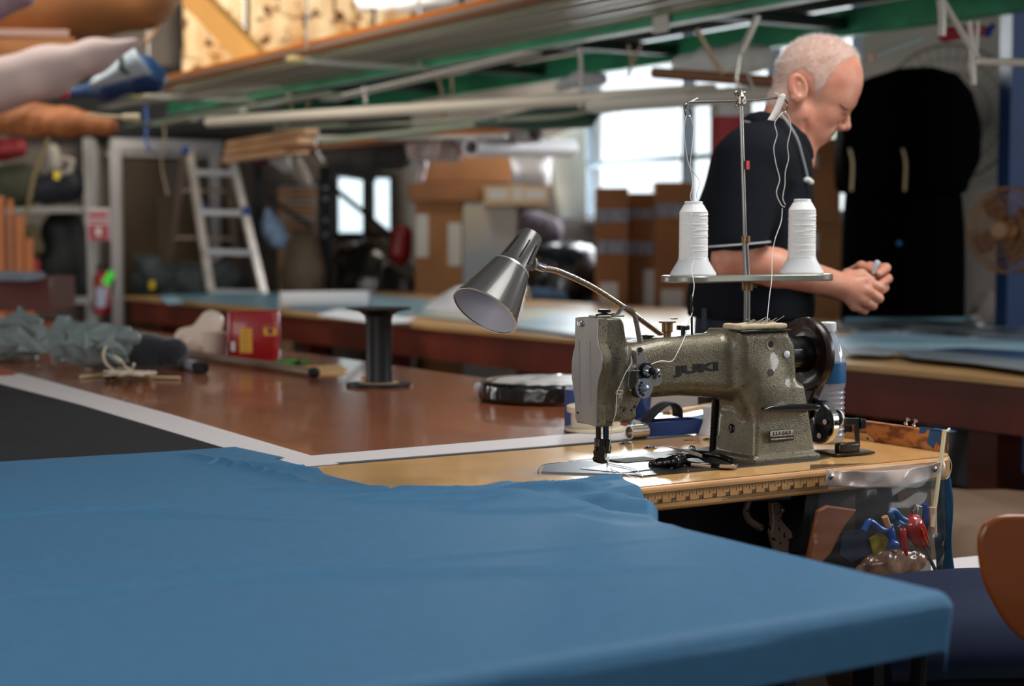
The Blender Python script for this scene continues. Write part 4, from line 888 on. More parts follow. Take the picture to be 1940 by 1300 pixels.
# ------------------------------------------------------------------ tool pouch hanging from the table corner
pz = thing('tool_pouch', 'clear vinyl tool pouch screwed to the table corner, full of tools', 'pouch', W(.45, -.24, -.16), ROT)
YP = -.255
def pc_(px, py, Y=YP): return onp(px, py, Y)-rel(pz)
M_vin = mat('clear_vinyl', (120, 116, 112), .12, alpha=.12, coat=.6, bump=.5, bscale=45)
M_vinb = mat('milky_vinyl_hem', (188, 166, 152), .32, alpha=.95, coat=.35, bump=.3, bscale=70)
hem = [(1562, 888), (1580, 890), (1640, 893), (1700, 890), (1750, 882), (1786, 872)]
hem2 = [(1558, 920), (1590, 922), (1640, 924), (1700, 922), (1745, 913), (1782, 902)]
g = MB()
def hemf(u, v):
    i = min(int(u*5), 4); f = u*5-i; a = Vector(pc_(*hem[i])).lerp(pc_(*hem[i+1]), f); b = Vector(pc_(*hem2[i])).lerp(pc_(*hem2[i+1]), f)
    p = a.lerp(b, v); p.y += -.004-.006*math.sin(u*13)*math.sin(v*2.6)-.002*math.sin(u*31+v*3); return p
g.grid(hemf, 50, 10); obj('hem', g, M_vinb, pz, solid=.0008)
c4 = [(1556, 884), (1786, 878), (1785, 1100), (1530, 1085)]
def frontf(u, v):
    a = pc_(*c4[0]).lerp(pc_(*c4[1]), u); b = pc_(*c4[3]).lerp(pc_(*c4[2]), u); p = a.lerp(b, v)
    p.y += -.004-.030*math.sin(min(1, v*1.15)*PI*.62)*math.sin(u*PI)**.5-.0035*math.sin(u*23+v*9)*v-.002*math.sin(v*37+u*11)*v; return p
g = MB(); g.grid(frontf, 44, 44); obj('front_sheet', g, M_vin, pz)
def backf(u, v): p = frontf(u, v); p.y = .010-.0*v; return p
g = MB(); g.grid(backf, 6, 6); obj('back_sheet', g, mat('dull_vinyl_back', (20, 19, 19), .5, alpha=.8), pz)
for x, y in ((1572, 903), (1769, 889)):
    obj('hem_screw', MB().lathe([(.0045, 0), (.0048, .003), (.0025, .0045)], pc_(x, y, YP-.006), (0, -1, 0), 14), M_chrome, pz)
def inpouch(name, mb, m, label, cat, **k): return single(name, mb, m, label, cat, pz.location, ROT, 'tools inside the clear pouch' if k.pop('g', 1) else None, **k)
YQ = -.268
def k_(px, py, Y=YQ): return onp(px, py, Y)-rel(pz)
scr = thing('screwdriver', 'screwdriver with a clear red and yellow fluted handle in the pouch', 'screwdriver', pz.location, ROT, 'tools inside the clear pouch')
d0, d1 = k_(1722, 980), k_(1748, 1032); dv = (d1-d0).normalized(); Lh = (d1-d0).length
M_red = mat('clear_red_plastic', (170, 14, 14), .08, coat=1)
obj('handle', MB().lathe([(.0, 0), (.009, .0015), (.015, .006), (.0175, .014), (.0165, Lh*.6), (.013, Lh*.85), (.0105, Lh)], d0, dv, 24), M_red, scr)
yl = MB(); 
for s in (-1, 0, 1): yl.beam(d0+dv*Lh*.35+Vector((s*.008, -.0165+abs(s)*.003, s*.003)), d0+dv*Lh*.9+Vector((s*.006, -.0120+abs(s)*.002, s*.002)), .0035, .0015)
obj('yellow_flute', yl, mat('amber_plastic', (200, 120, 40), .15), scr)
obj('shank', MB().cyl(d1, d1+dv*.055, .003, n=10), M_chrome, scr)
M_bpl = mat('blue_plastic', (16, 70, 150), .25, coat=.5)
inpouch('screwdriver', MB().lathe([(.0, 0), (.005, .001), (.0075, .006), (.0065, .03), (.005, .05)], k_(1708, 998), k_(1714, 1050)-k_(1708, 998), 16), M_red, 'slim red handled screwdriver left of the big red and yellow one', 'screwdriver')
inpouch('pen_cap', MB().lathe([(.0, 0), (.005, .001), (.0068, .006), (.006, .03)], k_(1687, 1000), k_(1692, 1035)-k_(1687, 1000), 16), M_bpl, 'short blue capped tool left of the slim red handle', 'tool')
inpouch('pen_cap', MB().lathe([(.0, 0), (.008, .001), (.0095, .005), (.007, .018)], k_(1683, 1028), k_(1705, 1034)-k_(1683, 1028), 16), M_bpl, 'round blue plastic tool end lying lowest in the pouch', 'tool')
inpouch('plier_handle', MB().tube(smoothpath([k_(*p) for p in [(1636, 1006), (1645, 990), (1652, 990), (1672, 1004), (1690, 997)]]), .0055, 10), M_bpl, 'dark blue plier handle curving across the pouch', 'pliers')
inpouch('scissor_handle', MB().tube(smoothpath([k_(*p) for p in [(1690, 982), (1687, 970), (1695, 968), (1706, 980), (1716, 986), (1722, 990), (1712, 994), (1700, 988)]]), .0048, 10), mat('teal_blue_plastic', (18, 92, 150), .25), 'teal blue scissor handles above the red screwdriver', 'scissors')
inpouch('wooden_dowel', MB().cyl(k_(1676, 979), k_(1683, 998), .0052, .0052, 14), mat('peach_wood', (205, 140, 92), .5), 'short peach coloured peg sticking up between the blue handles', 'peg')
inpouch('wooden_dowel', MB().cyl(k_(1767, 962), k_(1768, 1010), .0062, .0062, 14).cyl(k_(1767, 962), k_(1767, 961), .0064, n=14), mat('pinkish_wood', (212, 176, 150), .5), 'pale pinkish wooden dowel standing upright at the pouch right side', 'dowel')
inpouch('steel_pliers', MB().prism([k_(*p) for p in [(1730, 968), (1738, 956), (1749, 960), (1746, 1000), (1736, 990)]], (0, .006, 0)).prism([k_(*p, Y=YQ-.004) for p in [(1740, 957), (1742, 956), (1741, 985), (1738, 985)]], (0, .003, 0)), M_nick, 'flat steel plier jaws standing behind the red screwdriver', 'pliers', bevel=.0015)
inpouch('blue_marker', MB().cyl(k_(1751, 955, -.262), k_(1756, 1010, -.262), .006, n=12), M_bpl, 'blue marker standing right of the steel jaws', 'marker')
inpouch('spring_clip', MB().prism([k_(*p) for p in [(1760, 985), (1768, 976), (1770, 990), (1762, 1040), (1755, 1030)]], (0, .004, 0)), M_nick, 'small bright metal clip against the right edge of the pouch', 'clip')
inpouch('paper_bag', MB().prism([k_(*p, Y=-.258) for p in [(1552, 968), (1570, 958), (1625, 966), (1600, 1000), (1575, 1050), (1545, 1080), (1530, 1070)]], (0, .010, 0)), mat('brown_envelope', (120, 64, 28), .6, var=.2, vscale=12), 'orange-brown paper sleeve at the left side of the pouch', 'paper', bevel=.003)
inpouch('label_packet', MB().prism([k_(*p, Y=-.262) for p in [(1598, 1010), (1642, 1004), (1650, 1050), (1612, 1066), (1590, 1050)]], (0, .006, 0)), mat('navy_packet', (14, 24, 48), .4, var=.3, vscale=90), 'dark navy printed packet low in the pouch', 'packet')
inpouch('yellow_packet', MB().prism([k_(*p, Y=-.266) for p in [(1648, 1020), (1668, 1008), (1690, 1024), (1676, 1052), (1658, 1056)]], (0, .004, 0)), mat('yellow_cellophane', (150, 130, 40), .15, var=.5, vscale=50), 'crumpled yellow cellophane packet amid the tools', 'packet', bevel=.002)
def f_cr(P): return s_ell(P, (0, 0, 0), (.075, .012, .028))+.006*wob(P, 80, 6, True)
crm = sdf_mesh(f_cr, (-.1, -.03, -.05), (.1, .03, .05), .0026)
p = k_(1690, 1072, -.262); o = inpouch('crumpled_wrapper', crm, mat('amber_wrapper', (86, 46, 24), .2, col2=(170, 130, 104), vscale=26, coat=.6), 'crumpled amber and white plastic wrapper at the pouch bottom', 'wrapper'); o.location = pz.location+BX*p.x+AX*p.y+Vector((0, 0, p.z))
# cream stick and string at the corner, blue cloth strip hanging at the end
cs_ = thing('cream_stick', 'thin cream wooden stick tied upright at the table right corner', 'stick', W(*onp(1766, 1000, -.262)), ROT)
a_ = onp(1766, 1000, -.275); b_ = onp(1790, 815, -.245)
obj('stick', MB().beam(a_-rel(cs_), b_-rel(cs_), .006, .0065), mat('cream_wood', (206, 190, 152), .6, var=.06, vscale=20), cs_, bevel=.001)
obj('string', MB().tube(smoothpath([b_-rel(cs_)+Vector(v) for v in ((0, -.004, -.002), (.006, -.004, .002), (.009, 0, -.003))]), .002, 6), mat('white_yarn', (238, 236, 232)), cs_)
single('thread', MB().tube(smoothpath([Vector(onp(*p, -.24)) for p in [(1787, 858), (1797, 866), (1803, 882), (1799, 900), (1793, 908)]]), .0006, 5), MATS['white_yarn'], 'white thread loop curling off the right table corner', 'thread', W(0, 0, 0), ROT)
g = MB()
def strf(u, v):
    a = onx(1776, 862, .577).lerp(onx(1797, 875, .577), u); b = onx(1770, 1115, .577).lerp(onx(1806, 1112, .577), u); p = a.lerp(b, v); p.x += .004*math.sin(v*9+u*5)+.004*math.sin(u*8); return p
g.grid(strf, 8, 24)
single('cloth_strip', g, M_cloth, 'strip of blue cloth hanging down at the right end of the sewing table', 'cloth', W(0, 0, 0), ROT, solid=.001)
g = MB()
def navyf(u, v):
    X = .15+u*1.0; Y = -1.25+v*.75
    return (X, Y, -.36+.02*math.sin(u*5+v*3)+.008*math.sin(u*17)+.03*math.exp(-((v-.95)/.08)**2)*0-.22*max(0, u-.8)**2)
# ------------------------------------------------------------------ navy cloth over a bench, chair back, far soft things on the right
def seat_z(px, py, Yw): return aty(px, py, Yw)
nv = thing('padded_bench', 'dark navy cloth covered bench below the near table corner', 'bench', Vector((1.0, 2.05, 0)), 0)
M_navy = mat('navy_cloth', (30, 38, 60), .85, var=.10, vscale=200, stretch=(1, 3, 1), spec=.2)
a, b = aty(1690, 1108, 2.35), aty(1960, 1120, 2.25); zt_ = a.z-.023
def bench(u, v):
    x = .50+u*.62; y = 2.13+v*.36; z = zt_-.003+.004*math.sin(x*20)*v+.006*math.sin(v*6+u*3)
    if v < .12: z -= (.12-v)**2*4
    return Vector((x, y, z))-nv.location
g = MB(); g.grid(bench, 30, 24); obj('cushion_cover', g, M_navy, nv, solid=.03)
obj('bench_frame', MB().box(Vector((.85, 2.32, zt_-.10))-nv.location, (.56, .30, .12)), M_black, nv)
for x, y in ((.60, 2.20), (1.1, 2.20), (.60, 2.44), (1.1, 2.44)): obj('leg', MB().beam(Vector((x, y, 0))-nv.location, Vector((x, y, zt_-.15))-nv.location, .03, .03), M_black, nv)
ch = thing('wooden_chair', 'orange-brown bent plywood chair, only its curved back at the right edge', 'chair', Vector((aty(1960, 1100, 2.0).x, 2.05, 0)), 0)
cc = [(1866, 995), (1888, 981), (1920, 976), (1975, 980), (2010, 1000), (2030, 1060), (2020, 1150), (1990, 1205), (1950, 1218), (1918, 1195), (1890, 1155), (1866, 1105), (1857, 1060), (1856, 1020)]
P_ = smoothpath([aty(x, y, 2.0)-ch.location for x, y in cc+cc[:1]], 5)[:-1]
obj('backrest', MB().prism(P_, (0, .014, 0)), mat('orange_plywood_gloss', (138, 66, 18), .35, var=.12, vscale=3, stretch=(1, 1, 4), coat=.4), ch, bevel=.005, seg=3)
zb_ = aty(1960, 1218, 2.0).z
obj('seat', MB().box(Vector((0, .22, .44)), (.40, .40, .02)), MATS['orange_plywood_gloss'], ch, bevel=.008)
for x in (-.13, .13): obj('back_support', MB().tube([Vector((x, -.05, .44)), Vector((x, .0, .60)), Vector((x, -.02, zb_+.04))], .010, 8), M_steel, ch)
for x, y in ((-.16, -.05), (.16, -.05), (-.16, -.38), (.16, -.38)): obj('leg', MB().cyl((x*1.1, y, 0), (x, y, .43), .011, n=10), M_steel, ch)
M_beige = mat('beige_canvas', (120, 96, 76), .85, var=.12, vscale=6)
def f_bg(P): return s_box(P, (0, 0, .275), (.50, .33, .275), .14)+.03*wob(P, 5, 4)+.008*wob(P, 22, 4, True)
single('canvas_bundle', sdf_mesh(f_bg, (-.8, -.7, -.05), (.8, .7, .75), .03), M_beige, 'big beige canvas bundle on the floor below the cutting table', 'bundle', Vector((aty(1960, 905, 3.6).x+.12, 3.75, 0)), .3)
single('white_sheet', MB().box((0, 0, .28), (.30, .24, .56), rz=.4), mat('white_vinyl', (222, 216, 216)), 'pale folded sheet stack on the floor between bench and chair', 'sheets', Vector((aty(1850, 1060, 2.95).x, 2.95, 0)), bevel=.03)
g = MB(); 
def drape(u, v):
    a = aty(1745, 765, 4.62).lerp(aty(1850, 775, 4.55), u); b = aty(1725, 925, 4.58).lerp(aty(1835, 925, 4.52), u); p = a.lerp(b, v); p.y += .03*math.sin(u*7+v*2); return p
g.grid(drape, 12, 16); single('white_drape', g, mat('grey_white_canvas', (150, 150, 148), .8), 'grey-white cloth hanging below the cutting table edge', 'cloth', solid=.004)
# ================================================================== the man
MY = 3.62
H = lambda x, y, Y=MY: np.array(aty(x, y, Y))
pxm = 1/857.
man = thing('person', 'standing man in a navy polo shirt looking down at a small tool in his hands', 'person', Vector((H(1425, 600)[0], MY, 0)), 0)
MR = np.array(man.location)
M_skin = mat('ruddy_skin', (218, 158, 132), .45, col2=(202, 128, 104), vscale=22, contrast=(.35, .75), sss=.12, bump=.12, bscale=180)
def s_(*a): return H(*a)
def seg(P, pts, k):                                                      # chain of tapering capsules
    d = None
    for (a, ra), (b, rb) in zip(pts, pts[1:]):
        e = s_cap(P, a, b, ra, rb); d = e if d is None else smin(d, e, k)
    return d
HAND_R = dict(wrist=(1590, 540, 3.50), fingers=[[(1640, 533, 3.500), (1667, 545, 3.525), (1663, 557, 3.560)], [(1643, 552, 3.492), (1664, 565, 3.518), (1652, 573, 3.552)], [(1634, 568, 3.492), (1653, 579, 3.518), (1641, 583, 3.550)], [(1619, 580, 3.500), (1638, 588, 3.525), (1629, 588, 3.552)]],
             thumb=[(1608, 524, 3.53), (1632, 520, 3.555), (1650, 531, 3.562)])
HAND_L = dict(wrist=(1588, 548, 3.72), fingers=[[(1648, 507, 3.670), (1678, 508, 3.640), (1664, 519, 3.598)], [(1652, 525, 3.672), (1681, 528, 3.640), (1666, 539, 3.600)], [(1650, 541, 3.672), (1675, 545, 3.640), (1662, 556, 3.605)], [(1644, 556, 3.670), (1664, 562, 3.640), (1653, 570, 3.610)]],
             thumb=[(1606, 522, 3.64), (1632, 505, 3.605), (1653, 512, 3.580)])
def hand(P, h):
    w = s_(*h['wrist']); d = None
    for i, f in enumerate(h['fingers']):
        m, p, t = [s_(*q_) for q_ in f]; r = (.0108, .0112, .0104, .0092)[i]
        c = s_cap(P, w+(m-w)*.15, m, .0165, r*1.18); d = c if d is None else smin(d, c, .012)
    w2 = s_(*h['thumb'][0]); d = smin(d, s_cap(P, w, w2, .020, .015), .014)
    fs = None
    for i, f in enumerate(h['fingers']):
        m, p, t = [s_(*q_) for q_ in f]; r = (.0108, .0112, .0104, .0092)[i]
        e = smin(s_cap(P, m, p, r*1.05, r*.98), s_cap(P, p, t, r*.98, r*.82), .003)
        fs = e if fs is None else np.minimum(fs, e)
    d = smin(d, fs, .005)
    a, b, c = [s_(*q_) for q_ in h['thumb']]
    return smin(d, smin(s_cap(P, a, b, .0135, .0115), s_cap(P, b, c, .0115, .0095), .004), .006)
def head(P):
    Y = MY; q_ = pxm; L = []
    d = s_ell(P, H(1551, 150), (83*q_, .077, 81*q_))
    d = smin(d, s_ell(P, H(1562, 190), (51*q_, .062, 46*q_)), .02)
    d = smin(d, s_ell(P, H(1547, 224), (37*q_, .060, 44*q_)), .02)
    d = smin(d, s_cap(P, H(1546, 222), H(1538, 250), 34*q_, 28*q_), .02)
    # neck
    d = smin(d, s_cap(P, H(1503, 200), H(1478, 292), 49*q_, 58*q_), .018)
    for s in (-1, 1):
        d = smin(d, s_cap(P, H(1516, 218, Y+s*.044), H(1541, 254, Y+s*.027), 22*q_, 20*q_), .024)
        d = smin(d, s_ell(P, H(1563, 216, Y+s*.038), (23*q_, .020, 21*q_)), .014)
        d = smin(d, s_cap(P, H(1600, 187, Y+s*.038), H(1613, 193, Y+s*.006), 7*q_, 8*q_), .009)
        d = smax(d, -s_cap(P, H(1606, 205, Y+s*.018), H(1592, 198, Y+s*.042), 6*q_, 4*q_), .007)
        d = smin(d, s_ell(P, H(1592, 205, Y+s*.031), (11*q_, .0135, 10*q_)), .005)
        d = smax(d, -s_cap(P, H(1582, 216, Y+s*.048), H(1599, 219, Y+s*.026), 2.2*q_), .005)
        d = smax(d, -s_cap(P, H(1585, 234, Y+s*.030), H(1556, 247, Y+s*.044), 3.4*q_), .006)
        d = smax(d, -s_cap(P, H(1554, 246, Y+s*.043), H(1549, 262, Y+s*.042), 2.8*q_), .006)
        d = smax(d, -s_cap(P, H(1526, 232, Y+s*.070), H(1527, 262, Y+s*.060), 3*q_), .008)
    d = smin(d, s_ell(P, H(1549, 262), (14*q_, .022, 13*q_)), .010)
    d = smin(d, s_ell(P, H(1560, 250), (18*q_, .034, 16*q_)), .012)
    n = smin(s_cap(P, H(1604, 204), H(1603, 238), 5.5*q_, 8.5*q_), s_ell(P, H(1601, 239), (10.5*q_, .0105, 9*q_)), .004)
    for s in (-1, 1): n = smin(n, s_ell(P, H(1593, 242, Y+s*.0115), (9*q_, .0075, 7*q_)), .004)
    d = smin(d, n, .0045)
    for s in (-1, 1): d = smax(d, -s_ell(P, H(1597, 249.5, Y+s*.007), (5*q_, .004, 3.4*q_)), .002)
    d = smin(d, s_cap(P, H(1573, 250, Y-.014), H(1573, 250, Y+.014), 5.5*q_), .006)
    d = smin(d, s_cap(P, H(1565, 261, Y-.013), H(1565, 261, Y+.013), 6*q_), .005)
    d = smax(d, -s_cap(P, H(1575, 256, Y-.022), H(1575, 256, Y+.022), 1.6*q_), .002)
    d = smax(d, -s_cap(P, H(1577, 256, Y-.018), H(1561, 244, Y-.040), 2.6*q_), .003)
    d = smax(d, -s_cap(P, H(1577, 256, Y+.018), H(1561, 244, Y+.040), 1.5*q_), .003)
    # ears
    for s in (-1, 1):
        c = H(1511, 167, Y+s*.079); R = np.array(Matrix.Rotation(-.18, 3, 'Y'))
        e = s_ell(P, c, (19*q_, .0085, 28*q_), R); e = smax(e, -s_ell(P, c+np.array([3*q_, s*.007, 3*q_]), (11*q_, .0065, 18*q_), R), .003)
        e = smin(e, s_cap(P, H(1514, 160, Y+s*.081), H(1509, 180, Y+s*.081), 2.6*q_), .003)
        e = smin(e, s_cap(P, H(1503, 186, Y+s*.079), H(1510, 193, Y+s*.076), 6*q_, 5*q_), .004)
        d = smin(d, e, .005)
    return d
def arms(P):
    d = smin(s_cap(P, s_(1425, 310, 3.47), s_(1388, 490, 3.42), .050, .043), s_cap(P, s_(1388, 490, 3.42), s_(1470, 508, 3.44), .043, .040), .01)
    d = smin(d, s_cap(P, s_(1470, 508, 3.44), s_(1590, 540, 3.50), .040, .027), .012)
    d = smin(d, hand(P, HAND_R), .012)
    e = smin(s_cap(P, s_(1440, 310, 3.80), s_(1430, 490, 3.86), .050, .042), s_cap(P, s_(1430, 490, 3.86), s_(1588, 548, 3.72), .042, .026), .01)
    return np.minimum(d, smin(e, hand(P, HAND_L), .012))
def body_sdf(P):
    d = smin(head(P), seg(P, [(s_(1470, 300), .08), (s_(1425, 420), .10), (s_(1422, 600), .10)], .03), .03)
    return smin(d, arms(P), .006)-.0006*wob(P, 120, 5)
lo = (H(1295, 0)[0], 3.30, H(0, 625)[2]); hi = (H(1700, 0)[0], 3.95, H(0, 50)[2])
bodym = sdf_mesh(body_sdf, lo, hi, .0026, 'person_body'); bodym.transform(Matrix.Translation(-man.location))
bo_ = obj('body', bodym, M_skin, man)
# hair: a close white crop as a thin cap with strands
hp = [(1642, 122), (1612, 112), (1592, 122), (1572, 136), (1556, 158), (1545, 178), (1536, 204), (1530, 204), (1531, 178), (1528, 150), (1512, 136), (1496, 142), (1489, 160), (1490, 190), (1484, 206), (1452, 203), (1440, 160), (1455, 55), (1600, 30), (1660, 90)]
hpz = [(H(x, y)[0], H(x, y)[2]) for x, y in hp]
cranium = lambda P: smin(s_ell(P, H(1551, 150), (83*pxm, .077, 81*pxm)), s_ell(P, H(1568, 192), (49*pxm, .062, 54*pxm)), .02)
def hair_sdf(P):
    d = smin(cranium(P), s_cap(P, H(1503, 200), H(1478, 292), 49*pxm, 58*pxm), .018)-.0009+.0005*wob(P, 260, 5)
    return smax(d, s_poly(P[:, 0], P[:, 2], hpz)+.002*wob(P, 190, 4), .004)
hm = sdf_mesh(hair_sdf, (H(1440, 0)[0], 3.52, H(0, 215)[2]), (H(1660, 0)[0], 3.72, H(0, 50)[2]), .0024, 'hair')
hv = np.array([v.co[:] for v in hm.vertices]); hn = np.array([v.normal[:] for v in hm.vertices])
hm.transform(Matrix.Translation(-man.location))
M_hair = mat('white_stubble_hair', (218, 184, 168), .7, col2=(202, 160, 144), vscale=45, bump=.5, bscale=900)
ho = obj('hair', hm, M_hair, man)
dc_ = cranium(hv); ok = np.where((dc_ > .0004) | (hv[:, 2] < H(0, 190)[2]))[0]
rs = np.random.RandomState(2); pick = rs.choice(ok, 9000); sv = []; sf = []
for j, i in enumerate(pick):
    p = hv[i]; nrm = hn[i]; back = np.array([-.5, 0, -.2]) if p[2] < H(0, 110)[2] else np.array([.35, 0, .3]); dn = nrm+back*rs.uniform(.1, .9)+rs.normal(0, .25, 3); dn /= np.linalg.norm(dn)
    L = rs.uniform(.003, .007)+(.007*rs.rand() if p[2] > H(0, 125)[2] else 0); t = np.cross(dn, rs.normal(size=3)); t /= np.linalg.norm(t)
    a = p-MR-nrm*.001; w = .00035; o = len(sv); sv += [tuple(a+t*w), tuple(a-t*w), tuple(a+dn*L)]; sf.append((o, o+1, o+2))
sme = bpy.data.meshes.new('hair_strands'); sme.from_pydata(sv, [], sf)
obj('hair_strands', sme, mat('white_hair', (236, 228, 224), .6), ho)
eb_ = []; ef = []
for s in (-1, 1):
    for k in range(160):
        u = rs.rand(); c = H(1590+22*u, 184+9*u+rs.uniform(-2.5, 2.5), MY+s*(.044-.034*u))-MR; c[0] += .004; dn = np.array([rs.uniform(.2, .7), s*.8, rs.uniform(-.2, .4)]); dn /= np.linalg.norm(dn); o = len(eb_); eb_ += [tuple(c), tuple(c+np.array([0, 0, .0006])), tuple(c+dn*.009)]; ef.append((o, o+1, o+2))
eme = bpy.data.meshes.new('eyebrows'); eme.from_pydata(eb_, [], ef); obj('eyebrows', eme, mat('pale_brow_hair', (206, 170, 150), .7), man)
_bm = bmesh.new(); _bm.from_mesh(bodym); bvh = BVHTree.FromBMesh(_bm)
def onskin(x, y, off=.0004, Yf=3.3):
    p = Vector(H(x, y, MY)-MR); hit = bvh.ray_cast(Vector((p.x, Yf-MY-.2, p.z)), Vector((0, 1, 0)))[0]; return (hit+Vector((0, -off, 0))) if hit else p
obj('eyelashes', MB().tube([onskin(x, y) for x, y in ((1580, 201), (1586, 206), (1591, 209), (1597, 211), (1602, 210))], [.0006, .0012, .0017, .0015, .0007], 5), mat('dark_lash', (70, 38, 30), .7), man)  # lashes together with the lid's shadow, put in as one dark curve
_bm.free()
# polo shirt
M_polo = mat('navy_black_polo', (17, 21, 28), .9, var=.10, vscale=420, bump=.15, bscale=700, spec=.2)
def sq(P, k=.72): Q = P.copy(); Q[:, 1] = MY+(P[:, 1]-MY)*k; return Q
shem = H(0, 600)[2]
def shirt_sdf(P):
    Q = sq(P); r = pxm
    d = seg(Q, [(H(1478, 262), 46*r), (H(1444, 325), 90*r), (H(1425, 430), 104*r), (H(1422, 570), 110*r), (H(1422, 640), 108*r)], .04)
    d = smin(d, s_cap(P, s_(1436, 300, 3.47), s_(1442, 300, 3.78), .066), .04)
    sl = s_cap(P, s_(1420, 305, 3.47), s_(1400, 462, 3.415), .072, .0605)
    zc = H(0, 469)[2]; sl = smax(sl, (zc-P[:, 2])+(P[:, 0]-H(1400, 0)[0])*.08, .004)
    sl2 = s_cap(P, s_(1436, 305, 3.79), s_(1430, 462, 3.86), .070, .058); sl2 = smax(sl2, zc-P[:, 2], .004)
    wr = .0045*wob(P*np.array([1, 1, .7]), 26, 6, True, 2)
    fold = .010*np.exp(-((P[:, 0]-H(1462, 0)[0]-(P[:, 2]-H(0, 400)[2])*.35)/.012)**2)*np.exp(-((P[:, 2]-H(0, 430)[2])/.10)**2)
    d = smin(d, sl, .012); d = smin(d, sl2, .02)+wr+fold
    d = smax(d, shem-P[:, 2], .006)
    # neck opening
    return smax(d, -s_cap(P, H(1500, 205), H(1496, 258), 47*r, 42*r), .004)
shm_ = sdf_mesh(shirt_sdf, (H(1285, 0)[0], 3.28, shem-.02), (H(1570, 0)[0], 3.98, H(0, 190)[2]), .0042, 'polo_shirt'); shm_.transform(Matrix.Translation(-man.location))
so = obj('polo_shirt', shm_, M_polo, man)
M_trim = mat('grey_piping', (165, 168, 174), .7)
# collar: a folded band round the neck, points at the front
cN = H(1484, 246); nrm_ = np.array([.45, 0, .89]); nrm_ /= np.linalg.norm(nrm_); eu = np.array([nrm_[2], 0, -nrm_[0]]); ev = np.array([0, 1, 0])
def colf(u, v):
    a = (.025+.95*u)*2*PI; ca, sa = math.cos(a), math.sin(a); fr = max(0, ca)
    top = cN+eu*ca*.064+ev*sa*.060+nrm_*(.012+.004*fr)
    low = cN+eu*ca*(.083+.010*fr)+ev*sa*.088-nrm_*(.030+.050*fr**2)
    p = top*(1-v)+low*v+(eu*ca+ev*sa)*.012*math.sin(v*PI); return Vector(p-MR)
g = MB(); g.grid(colf, 44, 10); col_o = obj('collar', g, M_polo, so, solid=.003)
obj('collar_piping', MB().tube([colf(i/60, .86)+(colf(i/60, .86)-Vector(cN-MR)).normalized()*.004 for i in range(61)], .0022, 6).tube([colf(i/60, 1.0) for i in range(61)], .0016, 6), M_trim, so)
zc = H(0, 469)[2]; sc2 = H(1400, 464, 3.413)-MR
obj('sleeve_trim', MB().tube([Vector((sc2[0]+math.cos(k*PI/18)*.0615, sc2[1]+math.sin(k*PI/18)*.0615, zc+.008+math.cos(k*PI/18)*.005)) for k in range(37)], .0035, 6, flat=(1.6, .6)), M_trim, so)
obj('button', MB().lathe([(.004, 0), (.005, .001), (.004, .002)], Vector(H(1518, 302, 3.54)-MR), (0, -1, 0), 12), mat('dark_button', (60, 62, 66), .4), so)
# jeans and shoes
def jeans(P):
    Q = sq(P, .75); d = seg(Q, [(H(1420, 590), .118), (H(1420, 650), .122)], .03)
    for s, dx in ((-1, .03), (1, -.04)):
        hp_ = np.array([MR[0]+.0, MY+s*.085, .82]); kn_ = np.array([MR[0]+.03+dx, MY+s*.095, .47]); an = np.array([MR[0]-.01+dx, MY+s*.10, .09])
        d = smin(d, smin(s_cap(P, hp_, kn_, .088, .066), s_cap(P, kn_, an, .066, .054), .02), .03)
    return smax(smax(d+.004*wob(P, 25, 5, True, 4), P[:, 2]-H(0, 588)[2], .006), .07-P[:, 2], .005)
jm = sdf_mesh(jeans, (MR[0]-.25, 3.35, .04), (MR[0]+.25, 3.90, H(0, 575)[2]), .0075, 'jeans'); jm.transform(Matrix.Translation(-man.location))
jo = obj('jeans', jm, mat('dark_denim', (34, 42, 58), .85, var=.2, vscale=300), man)
obj('belt_loop', MB().box(Vector(H(1334, 604, 3.50)-MR), (.010, .004, .045)), mat('denim_seam', (62, 70, 86), .8), jo)
for s, dx in ((-1, .03), (1, -.04)):
    def shoe(P): return smax(smin(s_ell(P, (.06, 0, .035), (.14, .048, .045)), s_cap(P, (-.02, 0, .03), (-.01, 0, .09), .050, .045), .02), -P[:, 2], .004)
    me = sdf_mesh(shoe, (-.1, -.07, -.01), (.22, .07, .15), .006, 'shoe'); o = obj('shoe', me, M_black, man); o.location = (dx-.01, s*.10, .0)
# things he holds and wears
t = thing('small_tool', 'small white handled tool pinched upright between his fingertips', 'tool', Vector(H(1650, 528, 3.572)), 0)
tv = Vector(H(1664, 494, 3.572)-H(1650, 528, 3.572))
obj('grip', MB().lathe([(.0015, .008), (.003, .014), (.0042, .022), (.0062, tv.length*.72), (.0062, tv.length*.92), (.003, tv.length)], (0, 0, 0), tv, 14), mat('pale_blue_white', (206, 216, 224), .3), t)
obj('tip', MB().lathe([(.004, -.006), (.0045, .006), (.002, .012)], (0, 0, 0), tv, 12), M_black, t)
ly = thing('lanyard', 'grey neck cord with a small white clip hanging at his chest', 'lanyard', Vector(H(1528, 300, 3.54)), 0)
lp = [H(1478, 214, 3.54), H(1492, 232, 3.51), H(1510, 262, 3.495), H(1520, 295, 3.495), H(1530, 335, 3.50)]
obj('cord', MB().tube(smoothpath([Vector(p)-ly.location for p in lp]), .0022, 6), M_trim, ly)
obj('clip', MB().ball(Vector(H(1530, 341, 3.50))-ly.location, .008, 10, (1.2, .7, .8)).ball(Vector(H(1537, 345, 3.50))-ly.location, .006, 10), mat('pearl_white', (220, 222, 216), .3), ly)
